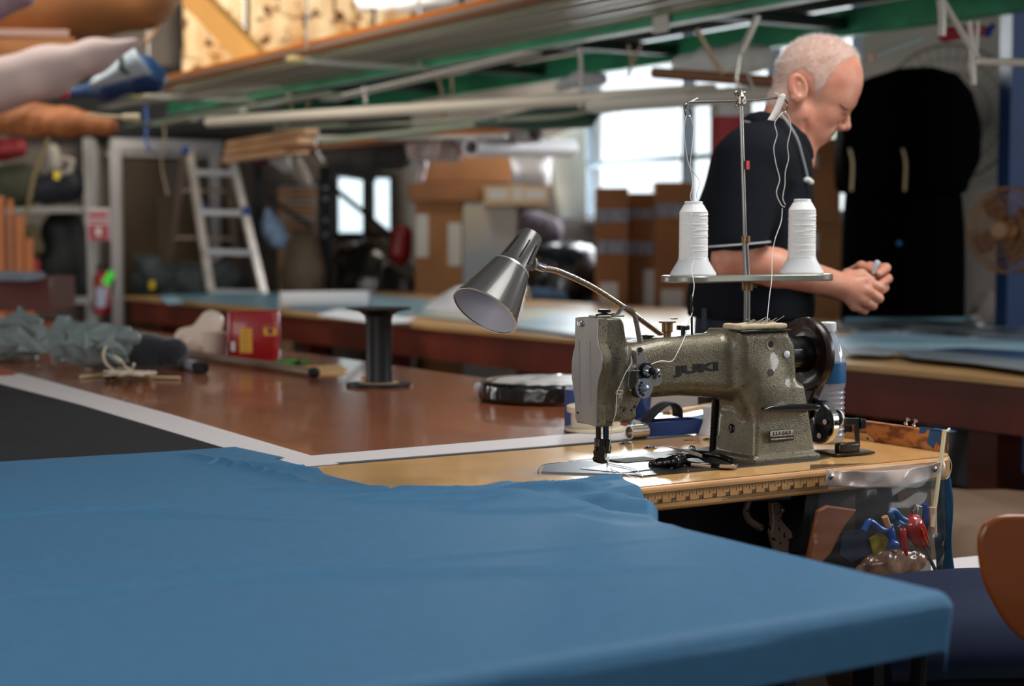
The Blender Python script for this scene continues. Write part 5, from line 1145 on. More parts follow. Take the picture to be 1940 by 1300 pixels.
# ================================================================== things further back; each stands at its own depth
def blob(name, label, cat, pts, Y, m, rough=.12, f=9, h=None, group=None, flat=None, cut=None):
    """lumpy soft body: chain of capsules (px, py, r_px[, Y])"""
    P3 = [(H(p[0], p[1], p[3] if len(p) > 3 else Y), p[2]*(p[3] if len(p) > 3 else Y)/3100) for p in pts]
    rm = max(r for _, r in P3); c0 = sum(p for p, _ in P3)/len(P3); h = h or rm/9
    lo = np.min([p-r for p, r in P3], 0)-rm*.5-c0; hi = np.max([p+r for p, r in P3], 0)+rm*.5-c0
    Q3 = [(p-c0, r) for p, r in P3]
    sc = np.array(flat or (1, 1, 1))
    def fn(P):
        Q = P*sc
        d = seg(Q, Q3, rm*.5) if len(Q3) > 1 else s_cap(Q, Q3[0][0], Q3[0][0], Q3[0][1])
        d = d-rm*rough*1.1*(wob(P, f/rm*.25, 4, True, len(name) % 9)+.5*wob(P, f/rm*.6, 4, True, 3)+.2*wob(P, f/rm*1.5, 4, True, 7))
        if cut is not None: d = smax(d, cut-c0[2]-P[:, 2], rm*.05)
        return d
    me = sdf_mesh(fn, lo, hi, h, name)
    return single(name, me, m, label, cat, Vector(c0), 0, group)
def pbox(name, label, cat, x0, x1, y0, y1, Y, depth, m, rz=0, group=None, ground=None, bevel=.004, parts=None):
    """box whose front face covers the pixel rectangle at depth Y; ground=z extends it down to that height"""
    a = aty(x0, y0, Y); b = aty(x1, y1, Y); zb = ground if ground is not None else b.z
    w = b.x-a.x; hgt = a.z-zb; c = Vector(((a.x+b.x)/2, Y+depth/2, zb))
    t = thing(name, label, cat, c, rz, group)
    obj('box_body', MB().box((0, 0, hgt/2), (w, depth, hgt)), m, t, bevel=bevel)
    for (nm, u0, u1, v0, v1, mm) in parts or []:
        obj(nm, MB().box(((u0+u1-1)*w/2, -depth/2-.0015, hgt*(1-(v0+v1)/2)), ((u1-u0)*w, .003, (v1-v0)*hgt)), mm, t)
    return t
M_card = mat('brown_cardboard', (134, 88, 54), .8, var=.10, vscale=4)
M_card2 = mat('tan_cardboard', (150, 104, 66), .8, var=.10, vscale=5)
M_prtape = mat('printed_packing_tape', (150, 152, 162), .4, col2=(92, 100, 128), vscale=30, stretch=(1, 1, .2))
M_wlab = mat('white_shipping_label', (196, 192, 188), .6)
M_rlab = mat('red_label', (176, 30, 44), .5)
M_olab = mat('orange_label', (206, 92, 30), .5)
# tall cartons along the window wall
specs = [(1131, 1190, 356, 'tallest-looking cardboard carton at the left of the three by the window', [('packing_tape', 0, 1, .08, .13, M_prtape), ('packing_tape', 0, 1, .20, .25, M_prtape), ('shipping_label', .1, .68, .36, .47, M_wlab), ('orange_label', .1, .68, .49, .54, M_olab), ('red_label', .1, .62, .60, .68, M_rlab)]),
         (1192, 1241, 366, 'cardboard carton in the middle of the three by the window, lowest top', [('packing_tape', 0, 1, .06, .10, M_prtape), ('packing_tape', 0, 1, .19, .24, M_prtape), ('shipping_label', .55, 1, .30, .50, M_wlab)]),
         (1243, 1312, 345, 'cardboard carton at the right of the three by the window, behind the thread cone', [('packing_tape', 0, 1, .08, .13, M_prtape), ('shipping_label', .15, .75, .40, .55, M_wlab), ('red_label', .1, .72, .58, .66, M_rlab)])]
for (a, b, t, lab, pt) in specs: pbox('carton', lab, 'carton', a, b, t, 600, 8.95+.1*(a == 1192), .2, M_card, .0, 'tall cartons by the window', 0, parts=pt)
# big box stack left of them
pbox('carton', 'big brown cardboard box with two small white stickers in the left stack', 'carton', 786, 876, 382, 600, 10.75, .5, M_card2, 0, 'cardboard boxes in the left stack', 0, parts=[('sticker', .02, .28, .06, .26, M_wlab), ('sticker', .70, .98, .10, .30, M_wlab)])
pbox('white_carton', 'pale grey-white tall panel carton right of the brown box stack', 'carton', 877, 979, 390, 600, 10.6, .4, mat('pale_grey_carton', (150, 158, 168), .6, col2=(190, 170, 140), vscale=1.5), 0, None, 0)
pbox('carton', 'flat brown cardboard box lying across the top of the stack', 'carton', 773, 914, 347, 381, 10.7, .5, M_card, 0, 'cardboard boxes in the left stack')
pbox('carton', 'long brown cardboard box topmost in the left stack', 'carton', 802, 968, 288, 346, 10.75, .4, M_card, .0, 'cardboard boxes in the left stack')
pbox('parts_tray', 'pale wooden tray with white packets on top of the grey-white carton', 'tray', 916, 1040, 352, 389.5, 10.5, .4, mat('pale_ply', (190, 158, 124), .7), 0, parts=[('packet', .08, .38, .2, .7, M_wlab), ('packet', .44, .60, .15, .75, M_wlab), ('packet', .64, .95, .2, .7, M_wlab)])
g = MB()
def shf(u, v): a = aty(962, 283, 10.2).lerp(aty(1046, 290, 10.2), u); b = aty(976, 345, 10.15).lerp(aty(1042, 352, 10.15), u); p = a.lerp(b, v); p.y += .03*math.sin(u*6)+.02*math.sin(v*7); return p
g.grid(shf, 12, 12); single('paper_sheet', g, mat('pinkish_white_paper', (204, 198, 200), .7), 'pale paper sheet hanging beside the topmost cardboard box', 'paper', solid=.003)
g = MB()
def shf(u, v): a = aty(1040, 262, 10.6).lerp(aty(1110, 235, 10.2), u); b = aty(1060, 425, 10.6).lerp(aty(1112, 418, 10.2), u); p = a.lerp(b, v); p.y += .03*math.sin(u*9); return p
g.grid(shf, 12, 12); single('curtain', g, mat('bluish_white_plastic', (222, 234, 240), .5), 'bluish white plastic sheet hanging left of the large window', 'sheet', solid=.003)
for k, lab in enumerate(('sheet', )): pass
M_dbag = mat('black_plastic_bag', (18, 20, 26), .25, coat=.3)
blob('rubbish_bag', 'shiny black stuffed bag on the floor right of the grey-white carton', 'bag', [(1030, 500, 45), (1090, 520, 55), (1060, 560, 60)], 9.7, M_dbag, .15)
blob('stuffed_bag', 'dusky mauve-grey bag above the shiny black one', 'bag', [(1005, 425, 28), (1040, 440, 30)], 9.9, mat('mauve_grey', (78, 68, 76), .8), .15)
blob('denim_pile', 'small pile of blue denim cloth behind the lamp', 'cloth', [(1015, 560, 16), (1060, 565, 16)], 9.5, mat('blue_denim', (62, 88, 116), .8), .2)
pbox('grey_bin', 'grey plastic bin with a dark rim under the window', 'bin', 1055, 1130, 415, 470, 10.2, .25, mat('mid_grey_plastic', (128, 120, 118), .6), 0)
# ladder
M_alu = mat('ladder_aluminium', (176, 166, 156), .38, .55, var=.1, vscale=10)
M_bluj = mat('ladder_blue_joint', (30, 64, 130), .5)
la = aty(400, 560, 10.6)
lad = thing('step_ladder', 'aluminium folding ladder with blue hinges beyond the long table', 'ladder', Vector((la.x+.1, 10.9, 0)), 0)
def rail(x0, y0, x1, y1, Ya, Yb, w=.05, nm='rail', m=M_alu):
    a = aty(x0, y0, Ya); b = aty(x1, y1, Yb); t = a.z/(a.z-b.z); e = a.lerp(b, t); e.z = .0
    obj(nm, MB().beam(a-lad.location, e-lad.location, w, .028), m, lad); return a, e
r1 = rail(358, 284, 400, 560, 10.8, 10.5); r2 = rail(436, 290, 500, 560, 10.9, 10.6)
r3 = rail(352, 284, 312, 545, 10.9, 11.5, .042, m=mat('ladder_brownish', (140, 118, 104), .5, .4)); r4 = rail(430, 294, 452, 540, 11.0, 11.6, .042, m=MATS['ladder_brownish'])
for y in (327, 402, 477, 553, 630):
    f = (y-287)/(560-287); a = aty(358+42*f, y, 10.8-.3*f); b = aty(436+64*f, y+2, 10.9-.3*f)
    obj('rung', MB().beam(a-lad.location, b-lad.location, .07, .035), mat('rung_aluminium', (178, 176, 176), .35, .5), lad)
for y in (360, 450, 520):
    f = (y-287)/(545-287); a = aty(352-40*f, y, 10.9+.6*f); b = aty(430+22*f, y+2, 11.0+.6*f)
    obj('brace', MB().beam(a-lad.location, b-lad.location, .03, .02), MATS['ladder_brownish'], lad)
for (x, y) in ((352, 285), (384, 396), (432, 293), (466, 400)):
    obj('hinge', MB().ball(aty(x, y, 10.75)-lad.location, .030, 10), M_bluj, lad)
M_tarp = mat('dark_green_grey_tarp', (54, 62, 62), .7, var=.3, vscale=7)
blob('tarp_pile', 'dark grey-green tarpaulin heap on the floor behind the ladder', 'tarpaulin', [(290, 540, 42), (350, 545, 45), (430, 540, 45)], 11.2, M_tarp, .22)
blob('work_boots', 'dark grey shape like a crumpled boot on the tarpaulin heap', 'boot', [(262, 490, 10), (285, 505, 22), (300, 530, 20)], 10.7, M_tarp, .12)
single('yellow_tag', MB().box((0, 0, 0), (.035, .01, .055)), mat('yellow', (214, 184, 40), .5), 'small yellow tag on the heap left of the ladder', 'tag', aty(288, 540, 10.4))
# posts and shelf at the far left
M_wpost = mat('white_painted_post', (140, 136, 132), .6)
sh_ = thing('shelf_unit', 'white painted shelf frame at the far left wall', 'shelf', Vector((H(120, 500, 10.3)[0], 10.3, 0)), 0)
p_a, p_b = aty(166, 262, 10.3), aty(182, 560, 10.3)
obj('post', MB().beam(Vector((p_a.x, p_a.y, p_a.z))-sh_.location, Vector((p_b.x, p_b.y, .0))-sh_.location, .055, .05), M_wpost, sh_)
obj('shelf_board', MB().beam(aty(-60, 400, 10.3)-sh_.location, aty(164, 398, 10.3)-sh_.location, .3, .035), M_wpost, sh_)
obj('shelf_board', MB().beam(aty(-60, 570, 10.3)-sh_.location, aty(180, 568, 10.3)-sh_.location, .3, .04), M_wpost, sh_)
obj('post', MB().beam(aty(-60, 262, 10.35)-sh_.location, Vector((aty(-60, 262, 10.35).x, 10.35, 0))-sh_.location, .055, .05), M_wpost, sh_)
blob('dark_bag', 'dark navy padded bag on the upper shelf left of the post', 'bag', [(85, 360, 30), (130, 350, 34)], 10.35, mat('dark_navy_nylon', (20, 24, 34), .7), .12)
blob('green_bag', 'dull olive sack on the upper shelf at the left edge', 'bag', [(0, 360, 45), (45, 350, 42)], 10.4, mat('olive_sack', (48, 50, 36), .8), .1)
blob('red_bag', 'dark red bag hanging at the top left corner of the shelf', 'bag', [(5, 285, 22), (35, 280, 18)], 10.1, mat('dark_red_nylon', (112, 14, 18), .6), .12)
blob('white_bundle', 'greyish white bundle tied above the navy bag', 'bundle', [(100, 285, 12), (105, 312, 13)], 10.0, mat('grey_white_cloth', (150, 142, 132), .8), .15)
blob('cable_coil', 'coil of pale cable hanging beside the white bundle', 'cable', [(120, 300, 5), (137, 305, 5), (132, 325, 5), (112, 330, 5)], 10.0, MATS['grey_white_cloth'], .05)
single('yellow_clip', MB().box((0, 0, 0), (.03, .02, .05), rz=.4), MATS['yellow'], 'small yellow clip below the pale cable coil', 'clip', aty(107, 332, 9.9))
blob('black_case', 'tall black cabinet-like case on the lower shelf', 'case', [(120, 440, 42), (120, 500, 46), (130, 540, 46)], 10.45, M_black, .04)
blob('olive_pouch', 'olive drab pouch beside the black case', 'pouch', [(58, 440, 16), (66, 470, 18)], 10.2, mat('olive_drab', (70, 58, 32), .8), .1)
single('red_tin', MB().cyl((0, 0, 0), (0, 0, .09), .025), mat('tin_red', (130, 14, 20), .4), 'small red tin beside the olive pouch', 'tin', aty(68, 520, 10.0))
for i, (x0, x1, y) in enumerate(((-8, 12, 372), (16, 28, 378), (30, 48, 408), (48, 64, 452))):
    a = aty(x0, y, 9.0); b = aty(x1, 600, 9.0)
    single('plank', MB().box((0, 0, a.z/2), (b.x-a.x, .03, a.z), R=Matrix.Rotation((0, 0, 0, .0)[i], 3, 'Y')), mat('orange_pine', (176, 98, 44), .55, var=.15, vscale=12, stretch=(1, 1, .1)),
           ['orange pine plank upright at the very left edge', 'narrow orange pine plank second from the left edge', 'orange pine plank third from the left edge, shorter', 'shortest orange plank beside the olive pouch'][i], 'plank', Vector(((a.x+b.x)/2, 9.0, 0)), 0, 'upright pine planks at the left edge')
single('green_rod', MB().tube([aty(92, 262, 9.2), aty(66, 330, 9.2), aty(36, 470, 9.2)], .012, 8), mat('olive_rod', (120, 104, 66), .5), 'thin olive rod leaning across the shelf', 'rod')
# extinguisher, sign
ex = thing('fire_extinguisher', 'red fire extinguisher with a bright green tag on the white board', 'fire extinguisher', aty(195, 597, 10.05), 0)
hE = aty(195, 515, 10.05).z-ex.location.z
obj('cylinder', MB().lathe([(.045, 0), (.055, .01), (.055, hE*.82), (.04, hE*.95), (.018, hE), (.018, hE*1.05)], (0, 0, 0), (0, 0, 1), 24), mat('extinguisher_red', (128, 12, 20), .3, coat=.4), ex)
obj('valve', MB().box((0, 0, hE*1.08), (.07, .03, .035)).tube([(.03, 0, hE*1.05), (.07, -.01, hE*.8), (.055, -.02, hE*.45)], .009, 8), M_black, ex)
obj('paper_label', MB().box((.005, -.056, hE*.42), (.06, .004, .12)), mat('pale_label', (150, 160, 178), .5), ex)
obj('green_tag', MB().box((.055, -.065, hE*.86), (.045, .004, .09), R=Matrix.Rotation(.5, 3, 'Y')), mat('neon_green', (70, 220, 60), .5, emit=((40, 220, 40), .12)), ex)
sg = thing('fire_sign', 'red and white extinguisher sign above the fire extinguisher', 'sign', aty(187, 425, 10.15), 0)
obj('sign_plate', MB().box((0, 0, 0), (.135, .01, .20)), mat('sign_white', (188, 176, 178), .5), sg)
obj('red_field', MB().box((0, -.007, -.05), (.12, .004, .095)), mat('sign_red', (150, 20, 42), .5), sg)
obj('red_field', MB().box((0, -.007, .06), (.12, .004, .03)).box((0, -.007, .02), (.12, .004, .015)), MATS['sign_red'], sg)
obj('sign_symbol', MB().box((0, -.010, -.045), (.035, .003, .05)), M_wlab, sg)
# black pallet rack uprights with braces, near the small window
rk = thing('black_rack', 'black steel storage rack with diagonal braces before the small window', 'rack', Vector((H(550, 500, 11.2)[0], 11.2, 0)), 0)
def rbm(x0, y0, x1, y1, w, Ya=11.2, Yb=11.2, nm='post', down=False):
    a = aty(x0, y0, Ya); b = aty(x1, y1, Yb)
    if down: b.z = 0; b.x = a.x
    obj(nm, MB().beam(a-rk.location, b-rk.location, w, w*.8), M_steel, rk)
rbm(490, 290, 490, 560, .065, down=True); rbm(617, 315, 617, 560, (.08), 11.1, 11.1, down=True); rbm(693, 340, 693, 560, .045, 12.0, 12.0, down=True)
rbm(497, 366, 592, 432, .03, nm='brace'); rbm(622, 348, 735, 440, .03, 11.1, 12.0, nm='brace'); rbm(490, 350, 617, 345, .03, 11.2, 11.1, nm='rail'); rbm(617, 322, 705, 338, .06, 11.1, 12.0, nm='rail')
hl = MB()
for y in (356, 377, 417, 445): hl.ball(aty(617, y, 11.05)-rk.location, .016, 8)
obj('bolt_heads', hl, mat('galvanised', (170, 180, 190), .3, .8), rk)
M_slat = mat('pale_pine_slats', (198, 152, 112), .6, var=.2, vscale=4)
st_ = thing('slat_stack', 'stack of pale pine slats behind the black rack', 'slats', Vector((H(560, 430, 11.6)[0], 11.6, 0)), 0)
for k in range(9):
    a = aty(535, 352+k*10, 11.6); b = aty(596, 354+k*10, 11.6)
    obj('slat', MB().beam(a-st_.location, b-st_.location, .12, .026), M_slat if k % 3 else mat('grey_white_board', (186, 180, 176), .6), st_)
obj('upright', MB().beam(aty(540, 345, 11.7)-st_.location, Vector((aty(540, 345, 11.7).x, 11.7, 0))-st_.location, .1, .05).beam(aty(594, 345, 11.7)-st_.location, Vector((aty(594, 345, 11.7).x, 11.7, 0))-st_.location, .04, .05), M_slat, st_)
for i, y in enumerate((262, 276, 291)):
    a = aty(442-4*i, y+12, 10.2); b = aty(590-10*i, y-14+i*4, 9.4)
    single('lumber', MB().beam(a, b, .10, .034), M_slat, ['topmost pale board lying on the rack behind the ladder', 'middle pale board lying on the rack behind the ladder', 'lowest pale board lying on the rack behind the ladder'][i], 'board', group='pale boards on top of the rack')
blob('white_rag', 'crumpled white rag hanging below the pale boards', 'rag', [(520, 300, 14), (545, 310, 17), (560, 320, 10)], 10.2, mat('rag_white', (170, 162, 160), .8), .25)
blob('maroon_rag', 'small maroon cloth hanging from the rack corner', 'rag', [(482, 300, 6), (508, 300, 8), (496, 308, 7)], 10.2, mat('maroon', (84, 14, 44), .8), .15)
blob('grey_cloth', 'pale grey cloth hanging below the boards, right of the rag', 'cloth', [(560, 300, 10), (570, 330, 14), (580, 345, 12)], 10.1, mat('warm_grey_cloth', (130, 118, 108), .8), .15)
blob('plastic_wrap', 'pale blue plastic sheeting heap left of the brown sack', 'plastic', [(505, 400, 8), (515, 430, 20), (530, 452, 22)], 11.2, mat('pale_blue_film', (140, 166, 196), .25), .2)
blob('brown_sack', 'grey-brown canvas sack standing beside the rack post', 'sack', [(575, 475, 34), (575, 520, 40), (575, 560, 42)], 11.0, mat('taupe_canvas', (92, 78, 62), .85, var=.2, vscale=6), .10)
blob('black_cover', 'large black plastic covered mound below the small window', 'cover', [(660, 490, 34), (710, 500, 45), (700, 550, 60), (760, 550, 55)], 11.6, mat('black_sheeting', (24, 24, 24), .30, coat=.3), .14)
blob('red_bin', 'dark red cart body left of the cardboard boxes', 'cart', [(762, 445, 20), (758, 480, 22)], 11.0, mat('cart_red', (120, 12, 16), .4), .03)
single('cart_rail', MB().beam(aty(735, 497, 10.8), aty(778, 525, 11.0), .02, .02), mat('galvanised', (170, 180, 190)), 'short grey metal rail slanting below the red cart', 'rail')
blob('lightbulb_cluster', 'dark cluttered bundle on top of the black mound', 'bundle', [(700, 435, 14), (715, 440, 14)], 11.5, mat('dark_brown', (44, 32, 26), .7), .2)
# ------------------------------------------------------------------ on the long cutting table
def facet(o, amp):
    rj = np.random.RandomState(4); n = len(o.data.vertices); a = np.empty(n*3, np.float32); o.data.vertices.foreach_get('co', a); a += rj.normal(0, amp, n*3).astype(np.float32); o.data.vertices.foreach_set('co', a); o.data.shade_flat(); o.data.update()
def onT(x, y, dz=0): return onz(x, y, .8+dz)
def sheet(label, pts, m, h=.003, z=.0, name='printed_sheet', cat='sheet', group='printed sheets on the cutting table', curl=0):
    P = [onT(*p)+Vector((0, 0, z)) for p in pts]; c = sum(P, Vector())/len(P)
    return single(name, MB().prism([p-c for p in P], (0, 0, h)), m, label, cat, c, 0, group)
M_teal = mat('teal_print', (60, 96, 108), .35, col2=(118, 158, 172), vscale=1.6, stretch=(1, 3, 1))
M_lblue = mat('sky_print', (112, 150, 170), .35, col2=(166, 200, 214), vscale=1.3, stretch=(1, 2.2, 1))
M_dblue = mat('deep_blue_print', (22, 48, 78), .35, col2=(44, 88, 128), vscale=2)
M_gry = mat('grey_print', (96, 104, 112), .4, col2=(128, 136, 140), vscale=2)
M_bwp = mat('black_white_print', (22, 36, 42), .35, col2=(196, 204, 212), vscale=4.5, stretch=(1, 3.5, 1), contrast=(.52, .58))
M_wht = mat('paper_white', (214, 214, 216), .5)
M_cream2 = mat('cream_print', (178, 160, 126), .4, col2=(140, 160, 160), vscale=1.2)
sheet('teal printed sheets covering the left end of the cutting table', [(330, 568), (300, 560), (640, 552), (900, 578), (770, 600), (600, 592)], M_teal, .003)
sheet('glossy light blue strip hanging at the table left corner', [(300, 566), (318, 578), (345, 575), (330, 562)], M_lblue, .006, .004)
sheet('white sheet at the table front edge behind the black reel', [(600, 600), (640, 588), (785, 606), (770, 614), (720, 616)], M_wht, .003, .004)
sheet('cream and grey print in the middle of the cutting table', [(790, 600), (900, 580), (1180, 596), (1240, 640), (1150, 648), (1050, 628)], M_cream2, .003, .004)
sheet('blue-grey print lying right of the lamp shade', [(940, 620), (1060, 600), (1240, 618), (1300, 650), (1100, 640)], M_lblue, .003, .008)
sheet('black and white print at the far side of the table on the right', [(1560, 618), (1620, 606), (1940, 612), (1960, 626), (1700, 632), (1560, 626)], M_bwp, .003, .002)
sheet('dark teal print beyond the black and white one', [(1600, 602), (1850, 604), (1860, 609), (1600, 609)], M_teal, .01, .004)
sheet('light blue print in the centre of the right part', [(1570, 650), (1620, 634), (1960, 640), (1980, 678), (1800, 668), (1600, 666)], M_lblue, .003, .006)
sheet('dark print with white patches behind the light blue one', [(1690, 636), (1790, 630), (1960, 630), (1975, 652), (1820, 644)], M_bwp, .003, .010)
sheet('deep blue print strip at the right', [(1740, 672), (1830, 666), (1980, 676), (1990, 700), (1860, 690)], M_dblue, .003, .010)
sheet('plain grey sheet curling at the front right edge', [(1690, 676), (1740, 672), (1990, 698), (2010, 724), (1850, 700), (1730, 688)], M_gry, .003, .014)
sheet('small grey sheet behind the water bottle', [(1600, 672), (1650, 666), (1710, 676), (1680, 684), (1604, 680)], M_gry, .003, .014)
sheet('white cloth strip on the far right side', [(1838, 607), (1852, 605), (1866, 622), (1852, 626)], M_wht, .004, .016)
single('paper_roll', MB().cyl(onT(530, 570, .045), onT(700, 568, .045), .046, .046, 24), M_wht, 'big white paper roll lying on the cutting table', 'paper roll')
single('roll_end', MB().cyl(onT(701, 568, .045), onT(705, 568, .045), .050, .048, 24), mat('roll_shadow_grey', (84, 92, 100), .5), 'grey disc capping the right end of the big white roll', 'disc')  # shade on the roll's end put into this disc's grey
g = MB()
def curlf(u, v):
    a = onT(800, 590).lerp(onT(985, 596), u); b = onT(840, 574).lerp(onT(1005, 578), u); p = a.lerp(b, v); p.z += .005+.10*math.sin(v*PI*.8)*math.exp(-((u-.3)/.28)**2)+.11*math.exp(-((u-.98)/.14)**2)*math.sin(v*PI*.9); return p
g.grid(curlf, 30, 14); single('curled_paper', g, M_wht, 'curling white paper on the table behind the lamp shade', 'paper', solid=.003)
for i, (x, y, w, c) in enumerate(((905, 650, 30, 0), (1010, 665, 22, 1), (1145, 678, 32, 2), (750, 634, 14, 3))):
    a = aty(x, y, onT(x, y-22).y-.10)
    single('taped_note', MB().box((0, 0, 0), (w*a.y/3100, .004, 26*a.y/3100), rz=ROT+PI/2+0), [mat('pale_brown_note', (108, 80, 70), .7), mat('white_note', (150, 140, 142), .7), mat('pale_brown_note', (108, 80, 70)), mat('bright_red_note', (150, 10, 10), .6)][c],
           ['brownish paper note taped on the table apron below the lamp shade', 'whitish paper tab on the apron near the machine head', 'brown paper patch on the apron just left of the machine head', 'small red tag on the apron right of the black reel'][i], 'note', W(1.828, Lc(a).y, a.z-.8) if 1 else a)
# ------------------------------------------------------------------ on the brown table
br = onz(718, 731); rh = .178
reel = thing('black_reel', 'empty black plastic reel standing upright on the brown table', 'reel', Vector((br.x, br.y, .8)), 0)
M_rl = mat('black_reel_plastic', (16, 17, 19), .45)
zt3 = aty(718, 583, br.y).z-.8
rw_ = 62*br.y/3100
obj('core', MB().lathe([(rw_*.42, .004), (rw_*.42, .012), (rw_*.40, .02), (rw_*.40, zt3-.03), (rw_*.46, zt3-.012)], (0, 0, 0), (0, 0, 1), 32), M_rl, reel)
obj('flange', MB().lathe([(rw_, 0), (rw_*1.01, .002), (rw_, .006), (rw_*.45, .009)], (0, 0, 0), (0, 0, 1), 48), M_rl, reel)
obj('flange', MB().lathe([(rw_*.42, zt3-.02), (rw_*.6, zt3-.010), (rw_, zt3-.003), (rw_, zt3), (rw_*.4, zt3-.002)], (0, 0, 0), (0, 0, 1), 48), M_rl, reel)
obj('core_paper', MB().lathe([(rw_*.62, .0075), (rw_*.62, .0090), (0, .009)], (0, 0, 0), (0, 0, 1), 24), mat('pale_ply', (190, 158, 124)), reel)
a = onz(683, 716, .81); single('pencil_stub', MB().cyl((0, 0, 0), (.035, 0, 0), .004), mat('orange_pencil', (224, 128, 30), .4), 'orange pencil stub behind the black reel', 'pencil', a, .1)
# wrapped disc
pk = onz(1035, 776); ctr = Lc(pk)
W2 = 3.39
pc = thing('wrapped_disc', 'round disc wrapped in crumpled black and clear film left of the machine', 'disc', Vector(onz(1040, 757)), 0)
rr_ = 135*pc.location.y/3100
def f_pk(P):
    r = np.sqrt(P[:, 0]**2+P[:, 1]**2); q0 = np.abs(P[:, 2]-.022)-.020
    d = np.sqrt(np.maximum(r-rr_+.012, 0)**2+np.maximum(q0+.008, 0)**2)+np.minimum(np.maximum(r-rr_+.012, q0+.008), 0)-.010
    edge = np.clip((r-rr_+.05)/.05, 0, 1); return d+.0035*edge*wob(P, 90, 6, True)+.001*wob(P, 40, 4, True)
obj('film', sdf_mesh(f_pk, (-rr_-.02, -rr_-.02, -.004), (rr_+.02, rr_+.02, .06), .0042), mat('black_film', (20, 19, 20), .18, coat=.6, bump=.6, bscale=55), pc)
obj('white_top', MB().lathe([(rr_*.90, .0415), (rr_*.88, .0445), (0, .0445)], (0, 0, 0), (0, 0, 1), 40), mat('filmed_white_top', (232, 234, 238), .30, col2=(150, 150, 152), vscale=14, coat=.5), pc)  # reflection of the window on the film put into this disc's white
obj('film_tuft', MB().ball((-rr_*.99, -.03, .03), .012, 8, (1, .7, 1)), mat('clear_film', (200, 200, 205), .1, alpha=.5), pc)
# coffee can
cc_ = onz(475, 681); cn = thing('coffee_can', 'red plastic coffee container without lid on the brown table', 'container', Vector((cc_.x, cc_.y+.06, .8)), .12)
wC = 98*cn.location.y/3100*.5; hC = aty(475, 590, cn.location.y).z-.8
def rr2(w, d, r, z, n=6):
    out = []
    for cx, cy, a0 in ((w-r, d-r, 0), (-w+r, d-r, PI/2), (-w+r, -d+r, PI), (w-r, -d+r, 1.5*PI)):
        out += [Vector((cx+r*math.cos(a0+k*PI/2/n), cy+r*math.sin(a0+k*PI/2/n), z)) for k in range(n+1)]
    return out
lv = [(.94, 0), (1, .008), (1, .55), (.985, .60), (.985, .93), (.965, .95), (.975, 1)]
vsC = []; nC = 28
for s_c, z_c in lv: vsC += rr2(wC*s_c, wC*.8*s_c, .022*s_c, z_c*hC if z_c > .02 else z_c)
g = MB().add(vsC, [(i*nC+k, i*nC+(k+1) % nC, (i+1)*nC+(k+1) % nC, (i+1)*nC+k) for i in range(len(lv)-1) for k in range(nC)]+[tuple(range(nC))])
obj('can_body', g, mat('coffee_red', (146, 10, 16), .32, coat=.3), cn, solid=.002)
yF = -wC*.8-.0015
obj('yellow_panel', MB().box((-wC*.27, yF, hC*.40), (wC*.46, .001, hC*.52)), mat('panel_yellow', (214, 160, 52), .5), cn)
pt_ = MB()
for k in range(7): pt_.box((-wC*.27, yF-.001, hC*(.18+.07*k)), (wC*.34*(1-.12*(k % 3)), .0005, hC*.014))
obj('panel_print', pt_, mat('print_brown', (120, 60, 24), .6), cn)
obj('logo_patch', MB().box((wC*.66, yF, hC*.62), (wC*.50, .001, hC*.22)), MATS['panel_yellow'], cn)
obj('logo_mark', MB().lathe([(wC*.12, 0), (wC*.12, .0006)], (wC*.66, yF-.0006, hC*.60), (0, -1, 0), 16).box((wC*.66, yF-.001, hC*.70), (wC*.46, .0005, hC*.05)), mat('logo_red_blue', (130, 26, 50), .5), cn)
obj('white_code', MB().box((-wC*.75, yF, hC*.28), (wC*.16, .001, hC*.20)), M_wlab, cn)
# white plastic things behind the can
blob('plastic_jug', 'translucent white crumpled plastic bag left of the coffee can', 'bag', [(352, 640, 22), (378, 645, 28), (400, 610, 20), (395, 650, 24)], 5.15, mat('milky_plastic', (220, 200, 182), .35, sss=.0), .14, cut=.803)
a = onz(404, 678); single('white_tub', MB().lathe([(.034, 0), (.038, .06), (.040, .075), (.036, .075), (.034, .01)], (0, 0, 0), (0, 0, 1), 24), mat('milky_plastic', (220, 200, 182)), 'small white plastic tub standing against the coffee can', 'tub', Vector((a.x, a.y+.03, .8)))
# aluminium pole
p0, p1 = onz(338, 668, .813), onz(592, 706, .813)
pl_ = thing('tent_pole', 'long beige-grey metal pole with black end cap lying on the brown table', 'pole', (p0+p1)/2-Vector((0, 0, .013)), 0)
obj('tube', MB().cyl(p0-pl_.location, p1-pl_.location, .0125, n=20), mat('satin_pole', (158, 138, 122), .35, .6), pl_)
dP = (p1-p0).normalized(); obj('end_cap', MB().lathe([(.0135, 0), (.0145, .004), (.0145, .014), (.008, .018), (.005, .026)], p1-pl_.location, dP, 18), M_black, pl_)
p0, p1 = onz(322, 682, .815), onz(382, 697, .815)
t = thing('black_tube', 'short thick black tube with a pale label poking from under the fleece', 'tube', (p0+p1)/2-Vector((0, 0, .015)), 0)
obj('tube', MB().cyl(p0-t.location, p1-t.location, .0148, n=20), mat('gunmetal_tube', (52, 52, 56), .3, .5), t); dP = (p1-p0).normalized()
obj('end_cap', MB().lathe([(.0155, 0), (.0165, .003), (.0165, .014), (.012, .016), (.010, .010), (0, .010)], p1-t.location, dP, 18), M_black, t)
obj('pale_label', MB().cyl((p0.lerp(p1, .62))-t.location, (p0.lerp(p1, .85))-t.location, .0152, n=20), mat('label_lilac', (180, 180, 196), .5), t)
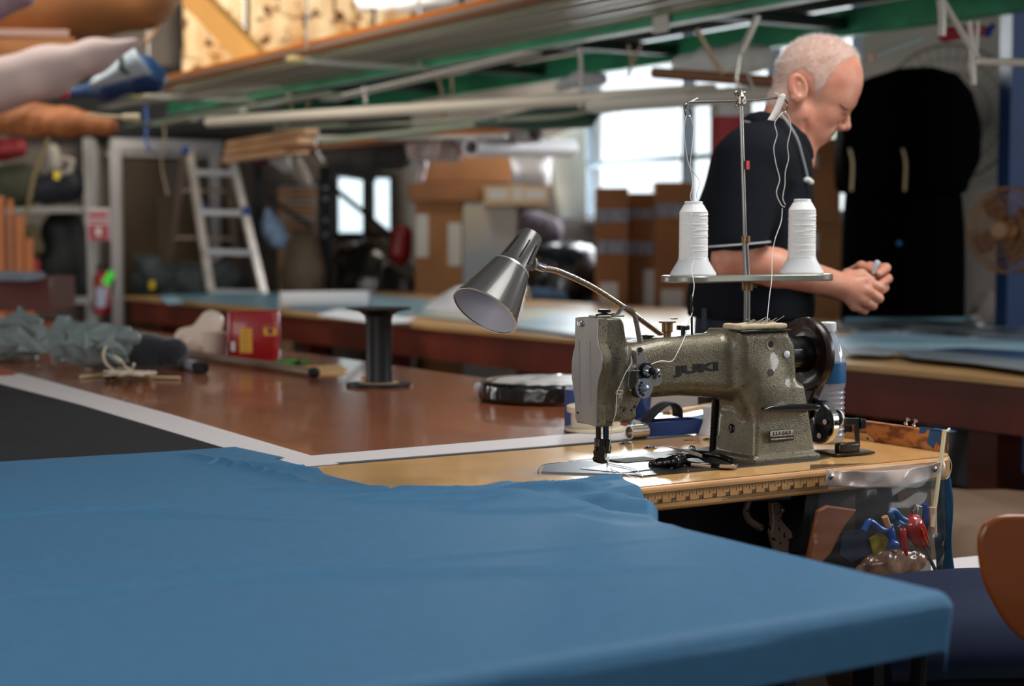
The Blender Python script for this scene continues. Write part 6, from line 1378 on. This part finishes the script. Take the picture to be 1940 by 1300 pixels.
# green clamp, wooden ruler
gc = thing('green_clamp', 'small bright green plastic clamp lying behind the pole', 'clamp', onz(555, 690, .80), 0)
obj('jaw', MB().beam(onz(525, 686, .808)-gc.location, onz(565, 688, .808)-gc.location, .02, .012).beam(onz(535, 690, .81)-gc.location, onz(560, 684, .812)-gc.location, .012, .010), mat('clamp_green', (44, 140, 26), .4), gc)
obj('grip', MB().beam(onz(563, 688, .808)-gc.location, onz(582, 686, .808)-gc.location, .016, .010), mat('clamp_green_dark', (34, 110, 24), .4), gc)
obj('spring', MB().ball(onz(565, 689, .812)-gc.location, .009, 8), M_black, gc)
single('wooden_ruler', MB().prism([onz(x, y)-onz(600, 702) for x, y in ((560, 698), (640, 694), (660, 703), (652, 708), (600, 710))], (0, 0, .005)), mat('pale_wood', (200, 158, 104)), 'pale wooden slat end lying right of the pole cap', 'slat', onz(600, 702))
# grey sail bags
M_gbag = mat('grey_green_nylon', (112, 124, 122), .5, var=.12, vscale=5, sheen=.2)
def f_gb(c0, Q3, amp):
    def fn(P): return seg(P, Q3, .06)+amp*(wob(P, 13, 5, True, 2)+.45*wob(P, 34, 5, True, 6))
    return fn
facet(blob('nylon_bag', 'grey-green nylon bag slumped at the far left of the brown table', 'bag', [(-20, 642, 46), (30, 638, 42), (55, 630, 32), (60, 655, 36)], 4.75, M_gbag, .22, 5, h=.028, group='grey nylon bags', cut=.802), .0065)
facet(blob('nylon_bag', 'tall crumpled grey-green nylon bag left of the black fleece', 'bag', [(122, 598, 22), (122, 650, 36), (175, 655, 44), (215, 656, 40), (248, 654, 28)], 4.45, M_gbag, .22, 5, h=.028, group='grey nylon bags', cut=.802), .0065)
blob('bag_flap', 'small grey nylon flap covering the black fleece', 'cloth', [(225, 640, 11), (255, 640, 14)], 4.15, M_gbag, .2, 8)
def f_fl(P): return seg(P, [((-.09, 0, .045), .038), ((0, 0, .046), .045), ((.085, 0, .044), .040)], .03)+.004*wob(P, 120, 6)+.002*wob(P, 330, 6)
fl_c = onz(268, 702); fz = sdf_mesh(f_fl, (-.15, -.07, .0), (.15, .07, .11), .003, 'fleece')
single('fleece_bundle', fz, mat('black_fleece', (24, 27, 34), .95, sheen=.5, var=.3, vscale=160), 'fuzzy dark navy fleece bundle on the brown table', 'fleece', Vector((fl_c.x, fl_c.y+.03, .803)), -.12)
crd = thing('cord_bundle', 'tangle of white cord with black toggles on two thin pale sticks', 'cord', onz(240, 712), 0)
M_cord = mat('white_cord', (216, 200, 176), .7)
rc = random.Random(4)
for k in range(7):
    pts = [onz(195+rc.uniform(0, 100), 706+rc.uniform(-3, 6), .806+rc.uniform(0, .03))-crd.location for _ in range(7)]
    obj('cord_loop', MB().tube(smoothpath(pts+[pts[0]], 7), .0028, 6), M_cord, crd)
obj('cord_loop', MB().tube(smoothpath([onz(x, y, z)-crd.location for x, y, z in ((222, 706, .82), (202, 690, .83), (196, 672, .85), (203, 655, .87), (215, 652, .87), (222, 660, .86))], 7), .0035, 6), M_cord, crd)
obj('cord_loop', MB().tube(smoothpath([onz(x, y, z)-crd.location for x, y, z in ((218, 676, .86), (230, 684, .85), (238, 696, .83), (250, 700, .83), (254, 690, .85))], 7), .0035, 6), M_cord, crd)
obj('stick', MB().cyl(onz(152, 714, .805)-crd.location, onz(206, 709, .805)-crd.location, .0038), MATS['cream_wood'], crd)
obj('stick', MB().cyl(onz(215, 714, .805)-crd.location, onz(341, 716, .805)-crd.location, .0038), MATS['cream_wood'], crd)
obj('toggle', MB().ball(onz(204, 711, .812)-crd.location, .012, 10).ball(onz(214, 712, .812)-crd.location, .009, 10), M_black, crd)
single('orange_ruler', MB().prism([onz(x, y)-onz(20, 708) for x, y in ((-40, 702), (0, 700), (30, 708), (26, 713), (-40, 715))], (0, 0, .006)), mat('orange_varnish', (160, 76, 24), .3), 'orange varnished wooden stick end at the left edge', 'stick', onz(20, 708))
single('tape_measure', MB().box((0, 0, .015), (.07, .05, .03), rz=.2), M_black, 'black flat object left of the nylon bags', 'tape measure', onz(8, 672), bevel=.006)
# brown bin and grey-edged bench at the far left
pbox('plastic_bin', 'reddish brown translucent plastic bin beyond the left of the brown table', 'bin', -30, 96, 526, 590, 7.0, .4, mat('brown_translucent', (84, 46, 40), .3, alpha=.9), 0)
single('bench_edge', MB().beam(aty(-60, 520, 6.9), aty(66, 524, 6.9), .3, .03), mat('grey_metal', (92, 104, 116), .4, .3), 'grey metal bench edge above the brown bin', 'bench')
# ================================================================== overhead: rack, tubes, sails, strings
M_green = mat('green_steel_beam', (62, 150, 110), .5, .1, var=.25, vscale=4, chips=((120, 130, 110), 6, .68))
rack = thing('hanging_rack', 'green steel beam rack hanging over the long table', 'rack', W(2.9, 4, 1.18), ROT)
def rk_(x, y, z): return tf(rack, x, y, z)
for X, z in ((2.47, 1.20), (3.33, 1.20)):
    bmh = MB().box(rk_(X, 3.2, z+.055), (.012, 11.0, .11)).box(rk_(X+.02, 3.2, z+.004), (.06, 11.0, .008)).box(rk_(X+.02, 3.2, z+.108), (.06, 11.0, .008))
    obj('beam', bmh, M_green, rack)
obj('beam_lip', MB().box(rk_(2.462, 3.2, 1.198), (.02, 11.0, .006)), mat('worn_pale_lip', (170, 176, 168), .5), rack)
for k in range(9): obj('cross_bar', MB().box(rk_(2.9, -1.6+1.15*k, 1.25), (.84, .06, .05)), mat('dark_green_steel', (14, 40, 32), .6), rack)
obj('deck', MB().box(rk_(2.9, 3.2, 1.33), (.84, 11.0, .02)), mat('dark_deck', (20, 18, 20), .8), rack)
hb_ = MB()
for k in range(4): obj('hanger_rod', MB().cyl(rk_(2.47, -.5+2.6*k, 1.3), rk_(2.47, -.5+2.6*k, 2.55), .012), M_steel, rack)
for k in range(4): obj('hanger_rod', MB().cyl(rk_(3.33, -.5+2.6*k, 1.3), rk_(3.33, -.5+2.6*k, 2.55), .012), M_steel, rack)
for k, (x, y) in enumerate(((1250, 45), (1290, 40))):
    pass
single('white_tag', MB().box((0, 0, 0), (.004, .10, .07)), M_wlab, 'white paper tag stuck on the green beam near the top', 'tag', W(2.450, onx(1254, 45, 2.455).y, onx(1254, 45, 2.455).z), ROT)
M_gl = mat('greenish_glass_tube', (190, 200, 172), .15, .2, alpha=.75, coat=.5)
pal = [mat('dull_silver_tube', (182, 178, 166), .3, .6), M_gl, mat('grey_green_tube', (142, 148, 128), .35, .3), mat('orange_varnished_pole', (204, 112, 36), .35), mat('white_tube', (190, 186, 176), .4), mat('brown_pole', (110, 66, 34), .5), M_gl]
nm = ['dull silver', 'greenish glassy', 'grey-green', 'orange varnished', 'white', 'brown', 'pale greenish']
ro = random.Random(11)
for i in range(20):
    X = 1.80+.033*i; z = 1.24+.03*(i % 3)+ro.uniform(0, .006); k = (3 if i in (2, 5) else ro.choice((0, 1, 2, 4, 0, 1, 6, 5)))
    y1 = ro.uniform(7.2, 8.6) if i > 3 else ro.uniform(6.5, 7.6); r = ro.uniform(.010, .0155)
    single('rack_tube', MB().tube([Vector((0, -8.6, 0)), Vector((ro.uniform(-.02, .02), y1-4.2-3, ro.uniform(-.03, .0))), Vector((ro.uniform(-.04, .04), y1-6.8, ro.uniform(-.05, .01)))][0:1]+[Vector((0, -4, -.01)), Vector((ro.uniform(-.008, .008), y1-7, -.01+ro.uniform(-.006, .002)))], r, 10), pal[k],
           f'{nm[k]} long tube on the overhead rack, '+('outermost, nearest the sails', 'second from the outer edge', 'third from the outer edge', 'fourth from the outer edge', 'fifth from the outer edge', 'sixth from the outer edge', 'seventh from the outer edge', 'eighth from the outer edge', 'ninth from the outer edge', 'tenth from the outer edge', 'eleventh, in the middle of the bundle', 'eighth from the green beam', 'seventh from the green beam', 'sixth from the green beam', 'fifth from the green beam', 'fourth from the green beam', 'third from the green beam', 'second from the green beam', 'next to the green beam', 'touching the green beam')[i], 'tube', W(X, 7, z), ROT, 'long tubes on the overhead rack')
for i, (xa, ya, xb, yb_, Ya, Yb, m_, lab) in enumerate(((250, 240, 640, 175, 8.5, 7.4, 2, 'flat grey batten sagging below the left part of the tube bundle'), (300, 238, 560, 190, 8.3, 7.6, 1, 'glassy flat batten under the left tube ends'), (200, 205, 520, 165, 9.0, 8.0, 0, 'silver flat batten above the left tube ends'), (620, 190, 1010, 100, 7.6, 6.4, 4, 'white flat batten along the underside of the tubes'))):
    a = aty(xa, ya, Ya); b = aty(xb, yb_, Yb); single('batten', MB().beam(a, b, .09, .006), pal[m_], lab, 'batten', group='flat battens under the tubes')
for i, Y in enumerate((5.0, 7.2)):
    o = thing('tube_support', ['grey steel arm under the tubes, the nearer one above the pipe', 'grey steel arm under the tubes, the farther one by the sail bag'][i], 'bracket', W(2.1, Y, 1.20), ROT, 'arms under the tube bundle')
    obj('arm', MB().beam((-.35, 0, -.01), (.36, 0, -.01), .04, .02).cyl((.3, 0, 0), (.3, 0, 1.35), .01).cyl((-.3, 0, 0), (-.3, 0, 1.35), .006), pal[0], o)
    obj('tip', MB().ball((-.36, 0, -.005), .035, 10, (1.5, 1, .6)), mat('yellowed_tip', (206, 186, 130), .5), o)
# the white pipe slung under the rack, and friends
p0, p1 = aty(395, 231, 8.0), aty(1352, 172, 6.0)
single('white_pipe', MB().cyl(p0, p1, .026, n=20), mat('cream_pipe', (198, 188, 170), .4), 'long cream white plastic pipe slung under the rack', 'pipe')
single('grey_pole', MB().tube(smoothpath([aty(520, 243, 7.9), aty(820, 232, 7.4), aty(1050, 222, 6.9), aty(1130, 205, 6.7)], 5), .009, 8), pal[2], 'thin grey-green rod sagging just below the white pipe', 'rod')
single('green_hull', MB().tube([aty(900, 236, 7.2), aty(1000, 228, 7.1), aty(1120, 215, 7.0), aty(1142, 205, 7.0)], [.01, .045, .06, .01], 12, flat=(1, 1)), mat('dark_green_pad', (34, 66, 56), .5), 'dark green tapered end of a padded roll above the window corner', 'roll')
for i, (a, b, r, k, lab) in enumerate((((640, 275, 8.2), (1000, 240, 7.6), .013, 3, 'orange-brown pole in the lower sling'), ((600, 262, 8.2), (960, 258, 7.6), .012, 4, 'white pole in the lower sling'), ((610, 268, 8.1), (1100, 215, 7.4), .016, 2, 'grey-green pole in the lower sling'),
        ((540, 285, 8.3), (820, 262, 7.9), .012, 5, 'brown pole lowest in the sling'), ((1240, 138, 5.9), (1480, 156, 5.4), .02, 5, 'brown flat pole across the top of the large window'), ((1120, 200, 6.4), (1480, 175, 5.5), .03, 4, 'pale grey-white wrapped pole above the window'))):
    single('slung_pole', MB().tube([aty(*a), aty(*b)], r, 10), pal[k], lab, 'pole', group='poles slung below the rack')
M_rope = mat('old_rope', (150, 130, 104), .8)
def strg(lab, pts, r=.006, m=M_rope, nm_='hanging_string'): single(nm_, MB().tube(smoothpath([aty(*p) for p in pts], 5), r, 6), m, lab, 'string', group='strings hanging from the rack')
strg('rope loop on the left end of the white pipe', [(545, 175, 7.7), (552, 200, 7.7), (545, 228, 7.6), (540, 238, 7.7)])
strg('rope hanging right of the rope loop', [(585, 180, 7.6), (582, 205, 7.6)])
strg('white rope carrying the pipe below the yellow tip', [(690, 165, 7.3), (693, 196, 7.3)], .008, pal[4])
strg('looped tan rope in the middle of the pipe', [(828, 140, 7.0), (838, 180, 7.0), (842, 215, 6.9), (832, 218, 7.0)], .008)
strg('pale rope right of the tan loop', [(856, 145, 7.0), (858, 182, 7.0)])
strg('white rope holding the pipe left of the window', [(1099, 90, 6.4), (1101, 140, 6.4), (1100, 205, 6.4)], .009, pal[4])
strg('thin rope left of the thread stand', [(1190, 85, 5.9), (1196, 120, 5.9), (1190, 145, 5.9)])
strg('thin rope right of it crossing diagonally', [(1215, 85, 5.9), (1200, 118, 5.9)])
strg('grey rope slanting down left above the man', [(1320, 55, 5.2), (1345, 100, 5.2), (1370, 140, 5.2)], .008)
strg('dark rod slanting above the thread stand', [(1435, 30, 5.2), (1415, 75, 5.2), (1402, 100, 5.2)], .012, pal[0])
strg('thin wire below the dark rod', [(1402, 100, 5.2), (1395, 150, 5.2), (1400, 170, 5.2)], .004, pal[0])
strg('thin wire dropping to the window bundle', [(1402, 100, 5.2), (1420, 150, 5.2), (1430, 175, 5.2)], .004, pal[0])
strg('thin pull cord above the ladder', [(310, 240, 9.3), (312, 262, 9.3), (306, 310, 9.3), (318, 370, 9.3)], .005)
strg('white string hanging from the top right beam', [(1782, 0, 4.9), (1785, 30, 4.9), (1784, 68, 4.9)], .012, pal[4])
strg('white cord slanting from the top to the horizontal pole', [(1780, -10, 4.9), (1815, 50, 4.9), (1852, 108, 4.9)], .009, pal[4])
strg('grey-white cord end dangling below the horizontal pole', [(1836, 40, 4.9), (1840, 80, 4.9), (1845, 160, 4.9)], .008, pal[4])
strg('second cord looped beside it', [(1852, 40, 4.9), (1848, 100, 4.9), (1838, 120, 4.9), (1846, 160, 4.9)], .006, pal[4])
single('white_pole', MB().cyl(aty(1852, 116, 4.9), aty(1990, 120, 4.9), .011), pal[4], 'white horizontal pole at the upper right edge', 'pole')
tl = thing('tube_light', 'slanting pale fluorescent tube with orange end cap above the black cover', 'light', aty(1700, 90, 5.8), 0)
obj('tube', MB().cyl(aty(1656, 107, 5.8)-tl.location, aty(1745, 73, 5.7)-tl.location, .011), mat('pale_tube', (160, 176, 176), .3), tl)
obj('cap', MB().cyl(aty(1651, 109, 5.8)-tl.location, aty(1657, 107, 5.8)-tl.location, .013), mat('orange_cap', (196, 120, 70), .5), tl)
single('blue_strap_end', MB().tube(smoothpath([aty(276, 200, 8.6), aty(278, 235, 8.6), aty(276, 262, 8.6), aty(284, 285, 8.6)], 5), .022, 8, flat=(1, .3)), mat('royal_blue', (30, 76, 150), .6), 'blue strap end dangling below the rack left end', 'strap')
# hooks, tubes seen from the end
for i, (x, y, r, Y) in enumerate(((892, 279, 18, 7.6), (1013, 253, 18, 7.8))):
    c = aty(x, y, Y); R0 = r*Y/3100
    single('cardboard_tube', MB().tube([c, c+Vector((.5, 1.0, .05)) if i == 0 else c+Vector((-.5, .9, .03))], R0, 24, caps=False).tube([c, c+Vector((.5, 1.0, .05)) if i == 0 else c+Vector((-.5, .9, .03))], R0*.72, 24, caps=False).lathe([(R0*.72, 0), (R0, 0)], c, (.4, 1, 0) if i == 0 else (-.5, .9, 0), 24, caps=False),
           mat('grey_white_tube', (178, 172, 176), .6), ['white cardboard tube end pointing forward, left of two', 'white cardboard tube end pointing forward, right of two near the window'][i], 'tube', group='two tube ends above the boxes')
M_crp = mat('crumpled_pinkish_film', (150, 132, 130), .4, var=.2, vscale=8)
blob('film_bundle', 'crumpled pinkish grey plastic bundle above the cardboard boxes', 'plastic', [(790, 285, 22), (830, 280, 26), (860, 290, 20)], 8.3, M_crp, .25)
blob('film_strip', 'hanging strip of the pinkish plastic left of the boxes', 'plastic', [(800, 310, 10), (796, 340, 8)], 8.4, M_crp, .15)
single('white_ribbon', MB().tube(smoothpath([aty(598, 264, 8.4), aty(600, 285, 8.4), aty(612, 305, 8.4)], 5), .02, 8, flat=(1, .3)), mat('ribbon_white', (196, 188, 184), .6), 'curled white ribbon hanging left of the small window', 'ribbon')
blob('dark_canopy', 'dark brown rolled canopy hanging under the poles', 'canopy', [(640, 300, 24), (700, 300, 28), (760, 295, 26)], 8.8, mat('dark_umber', (38, 34, 32), .8), .12)
blob('white_canvas_roll', 'bright white canvas hanging behind the poles above the window', 'canvas', [(1290, 125, 20), (1340, 115, 24), (1400, 112, 28), (1440, 110, 26)], 6.6, mat('bright_canvas', (206, 206, 200), .7), .12)
blob('silver_bundle', 'wrapped silvery pipe bundle along the top of the window', 'bundle', [(1130, 210, 8), (1250, 190, 12), (1350, 182, 14), (1470, 170, 14)], 6.5, mat('silvery_wrap', (150, 152, 154), .4, .3, var=.3, vscale=12), .15)
blob('pale_sail', 'pale folded cloth resting on the rack above the white pipe', 'cloth', [(1060, 165, 10), (1095, 150, 14), (1140, 150, 12)], 6.8, mat('pale_cloth', (176, 176, 182), .7), .15)
# upper left: kraft roll, sail, blue and white bag, timber brace
M_kraft = mat('kraft_paper', (138, 88, 46), .7, var=.12, vscale=3)
blob('kraft_roll', 'large brown kraft paper roll filling the top left corner', 'paper roll', [(-60, -30, 100), (120, -28, 102), (262, -20, 78)], 7.2, M_kraft, .03, 4)
single('kraft_board', MB().beam(aty(-80, 108, 7.0), aty(126, 104, 7.2), .4, .11), M_kraft, 'brown board below the kraft roll at the left edge', 'board')
single('pinkish_batten', MB().beam(aty(-20, 62, 6.8), aty(130, 64, 6.9), .05, .03), mat('pinkish_slat', (150, 118, 104), .6), 'thin pinkish slat under the kraft roll', 'slat')
M_sail = mat('pinkish_white_sail', (186, 164, 158), .6, var=.06, vscale=3)
blob('rolled_sail', 'long pinkish white rolled sail slanting up from the left edge', 'sail', [(-80, 182, 58), (90, 136, 44), (180, 106, 28), (256, 80, 9)], 6.4, M_sail, .015, 3, h=.012)
bw_ = blob('sail_bag', 'dark blue sail bag with a white upper panel hanging from the rack', 'bag', [(125, 178, 8), (200, 165, 22), (270, 142, 34), (292, 150, 26)], 6.9, mat('dark_blue_bagcloth', (16, 52, 92), .5), .08, 6, h=.009)
g = MB()
def wp_(u, v):
    a = aty(176, 150, 6.66).lerp(aty(250, 84, 6.60), u); b = aty(172, 168, 6.62).lerp(aty(288, 140, 6.60), u); p = a.lerp(b, v); p.y -= .05*math.sin(v*PI)*.6; return p-bw_.location
g.grid(wp_, 12, 8); obj('white_panel', g, mat('bluish_white_panel', (176, 192, 200), .5), bw_, solid=.004)
obj('black_emblem', MB().tube([Vector(wp_(.72, .15))+Vector((0, -.01, 0)), Vector(wp_(.62, .5))+Vector((0, -.012, 0)), Vector(wp_(.68, .85))+Vector((0, -.01, 0))], [.022, .028, .014], 8, flat=(1, .3)), M_black, bw_)
single('red_tip', MB().ball((0, 0, 0), .028, 10, (1.2, 1, .7)), mat('sail_red', (206, 40, 50), .5), 'small red tip at the lower end of the sail bag', 'tip', aty(117, 178, 6.5))
blob('kraft_wrap', 'crumpled brown paper wrap sagging below the rolled sail', 'paper', [(-30, 228, 30), (60, 226, 30), (130, 232, 28), (205, 238, 20)], 6.9, mat('kraft_wrap_paper', (140, 84, 44), .7, var=.2, vscale=6), .14, 6)
single('paint_brush', MB().cyl(aty(168, 218, 6.5), aty(232, 222, 6.5), .006).cyl(aty(232, 222, 6.5), aty(264, 223, 6.5), .013, .016), mat('pale_brush', (190, 176, 140), .5), 'pale rod with a thick yellowish tip under the rack left end', 'rod')
single('rope_line', MB().tube([aty(345, -5, 7.4), aty(300, 50, 7.2), aty(275, 80, 7.0)], .01, 8), mat('tan_cord', (150, 116, 88), .7), 'tan rope tying the rolled sail to the roof', 'rope')
M_timb = mat('golden_timber', (226, 164, 84), .6, var=.10, vscale=3, stretch=(1, 1, .15))
single('timber_brace', MB().beam(aty(345, -30, 8.9), aty(490, 120, 8.7), .10, .12), M_timb, 'golden timber brace slanting down from the top left', 'timber')
blob('veil', 'mauve-white thin cloth at the very top left corner', 'cloth', [(-20, -20, 30), (40, -15, 26), (-20, 20, 26)], 5.6, mat('mauve_white', (150, 124, 130), .6), .06)
blob('foam_patch', 'white bulging foam patch on the golden shingles', 'foam', [(690, 5, 18), (760, -5, 24), (840, -20, 24)], 10.6, mat('white_foam', (214, 208, 204), .8), .12)
# ------------------------------------------------------------------ right background
pbox('carton', 'tan cardboard box stack top, right behind the man', 'carton', 1478, 1592, 262, 424, 7.7, .5, M_card2, 0, 'tan boxes behind the man', parts=[('shipping_label', .45, .62, .18, .34, M_wlab)])
pbox('carton', 'tan cardboard box under the upper one, behind the man', 'carton', 1478, 1592, 426, 640, 7.7, .5, M_card2, 0, 'tan boxes behind the man', ground=0, parts=[('shipping_label', .45, .62, .03, .10, M_wlab)])
M_bc = mat('black_cloth_cover', (3, 4, 5), .98, spec=.05)
bc_ = thing('covered_machine', 'tall bulky thing wrapped in black cloth with cream straps, right of the man', 'covered machine', Vector((H(1715, 600, 7.1)[0], 7.2, 0)), 0)
cpx = [(1598, 366), (1594, 300), (1602, 215), (1616, 174), (1645, 148), (1700, 128), (1765, 126), (1815, 140), (1840, 172), (1858, 235), (1858, 300), (1838, 345), (1832, 368)]
cpo = [(H(x, y, 7.1)[0]-bc_.location.x, H(x, y, 7.1)[2]) for x, y in cpx]
lpo = [(H(x, y, 7.1)[0]-bc_.location.x, H(x, y, 7.1)[2]) for x, y in ((1614, 360), (1832, 360), (1838, 600))]; lpo = [lpo[0], lpo[1], lpo[2], (lpo[2][0], .0), (lpo[0][0]-.02, .0)]
wz = lambda P: .010*wob(P, 6, 5, True)+.004*wob(P, 18, 4, True)
obj('upper_cover', sdf_mesh(lambda P: s_ext(P, cpo, -.15, .12, .05)+wz(P), (cpo[1][0]-.1, -.25, cpo[0][1]-.1), (cpo[9][0]+.1, .5, cpo[5][1]+.1), .022), M_bc, bc_)
obj('lower_cover', sdf_mesh(lambda P: s_ext(P, lpo, -.08, .12, .04)+wz(P), (lpo[4][0]-.1, -.2, -.02), (lpo[2][0]+.1, .45, lpo[0][1]+.1), .026), M_bc, bc_)
for x in (1613, 1714):
    obj('cream_strap', MB().tube(smoothpath([Vector(H(x-4, 282, 6.94))-bc_.location, Vector(H(x+2, 310, 6.95))-bc_.location, Vector(H(x, 362, 6.96))-bc_.location]), .014, 8, flat=(1, .4)), mat('cream_strap', (176, 158, 124), .7), bc_)
obj('blue_light_dot', MB().ball(Vector(H(1704, 461, 6.98))-bc_.location, .012, 8), mat('blue_dot', (40, 110, 180), .4), bc_)
# pedestal of the blue post, fans
single('blue_post', MB().box((0, 0, 1.2), (.16, .16, 2.4)), mat('blue_steel_post', (10, 46, 88), .5), 'blue painted steel post at the right edge behind the brown fan', 'post', Vector((H(1950, 500, 6.5)[0], 6.6, 0)))
fn_ = thing('brown_fan', 'round brown wire cage fan at the right edge', 'fan', Vector(H(1905, 436, 6.0)), 0)
M_fan = mat('rusty_brown_wire', (132, 92, 54), .5, .3)
Rf = 80*6.0/3100; g = MB()
def ring(c, R0, r, d, n=40, b=None):
    u, w = basis(d); return [Vector(c)+(u*math.cos(2*PI*k/n)+w*math.sin(2*PI*k/n))*R0 for k in range(n+1)]
dF = Vector((-.75, -.66, 0))
for rr0, off in ((1, 0), (1, .05), (.8, -.025), (.6, -.035), (.4, -.04)): g.tube(ring(dF*(-off), Rf*rr0, .003, dF), .0045 if rr0 == 1 else .0022, 6)
u_f, w_f = basis(dF)
for k in range(36):
    a = 2*PI*k/36; e = u_f*math.cos(a)+w_f*math.sin(a); g.tube([dF*.04+e*.03, dF*.035+e*Rf*.6, e*Rf, -dF*.05+e*Rf*.97], .0018, 5)
obj('cage', g, M_fan, fn_)
obj('hub', MB().lathe([(.0, .045), (.03, .044), (.036, .035), (.036, -.02)], (0, 0, 0), dF, 20), mat('fan_hub_tan', (150, 104, 62), .5), fn_)
for k in range(4):
    a = 2*PI*k/4+.4; e = u_f*math.cos(a)+w_f*math.sin(a); t2 = dF.cross(e); 
    obj('blade', MB().prism([e*.03+t2*.01, e*Rf*.5+t2*.05, e*Rf*.85+t2*.045+dF*.015, e*Rf*.88-t2*.02+dF*.01, e*Rf*.4-t2*.03], dF*.003), mat('fan_blade_brown', (104, 66, 36), .5), fn_)
obj('motor', MB().cyl(-dF*.02, -dF*.14, .055, .05, 20), mat('fan_motor', (60, 44, 32), .5), fn_)
obj('wall_arm', MB().cyl(-dF*.10, Vector((.02, .40, -.05)), .012), M_steel, fn_)
gf = thing('wall_fan', 'large grey wire cage wall fan half hidden above the black cover', 'fan', Vector(H(1795, 215, 7.8)), 0)
g = MB(); Rg = 128*7.8/3100; dG = Vector((-.35, -.93, 0)); ug, wg = basis(dG)
for s_g in (1, .8, .6, .4): g.tube(ring((0, 0, 0), Rg*s_g, .003, dG), .006 if s_g == 1 else .003, 6)
for k in range(40):
    a = 2*PI*k/40; e = ug*math.cos(a)+wg*math.sin(a); g.tube([e*.05, e*Rg*.6+dG*.03, e*Rg], .0022, 5)
obj('cage', g, mat('grey_wire', (86, 78, 72), .5, .3), gf)
obj('hub', MB().lathe([(.0, .03), (.05, .03), (.06, -.03)], (0, 0, 0), dG, 20), M_black, gf)
obj('wall_arm', MB().cyl((0, .02, 0), (.15, .45, 0), .02), MATS['grey_wire'], gf)
blob('red_blue_bundle', 'red bundle with blue patch hanging under the beam at the upper right', 'bundle', [(1790, 66, 14), (1850, 58, 10), (1870, 60, 10)], 5.9, mat('bundle_red', (140, 20, 28), .6), .15)
blob('blue_patch', 'small dark blue cloth on the red bundle', 'cloth', [(1872, 62, 9), (1880, 50, 6)], 5.8, mat('patch_blue', (30, 44, 110), .6), .15)
blob('hanging_rag', 'pale crumpled cloth hanging on the wall left of the blue post', 'rag', [(1872, 560, 14), (1862, 590, 20), (1850, 612, 22)], 7.4, mat('pale_grey_rag', (134, 122, 112), .85), .2)
single('red_white_box', MB().box((0, 0, 0), (.16, .12, .34)), mat('box_red', (160, 30, 36), .6), 'red and white carton on the window sill by the man shoulder', 'carton', aty(1385, 252, 7.6)+Vector((0, .0, 0)), .2, bevel=.004)
single('white_carton', MB().box((0, 0, 0), (.164, .124, .10)), M_wlab, 'white upper carton on top of the red one on the sill', 'carton', aty(1385, 222, 7.6)+Vector((0, 0, .05)), .2, bevel=.004)
single('window_sill_shelf', MB().beam(W(4.42, 4.0, .44), W(4.42, 7.0, .44), .3, .04), mat('sill_grey', (120, 122, 126), .6), 'grey sill shelf running below the large window', 'shelf')
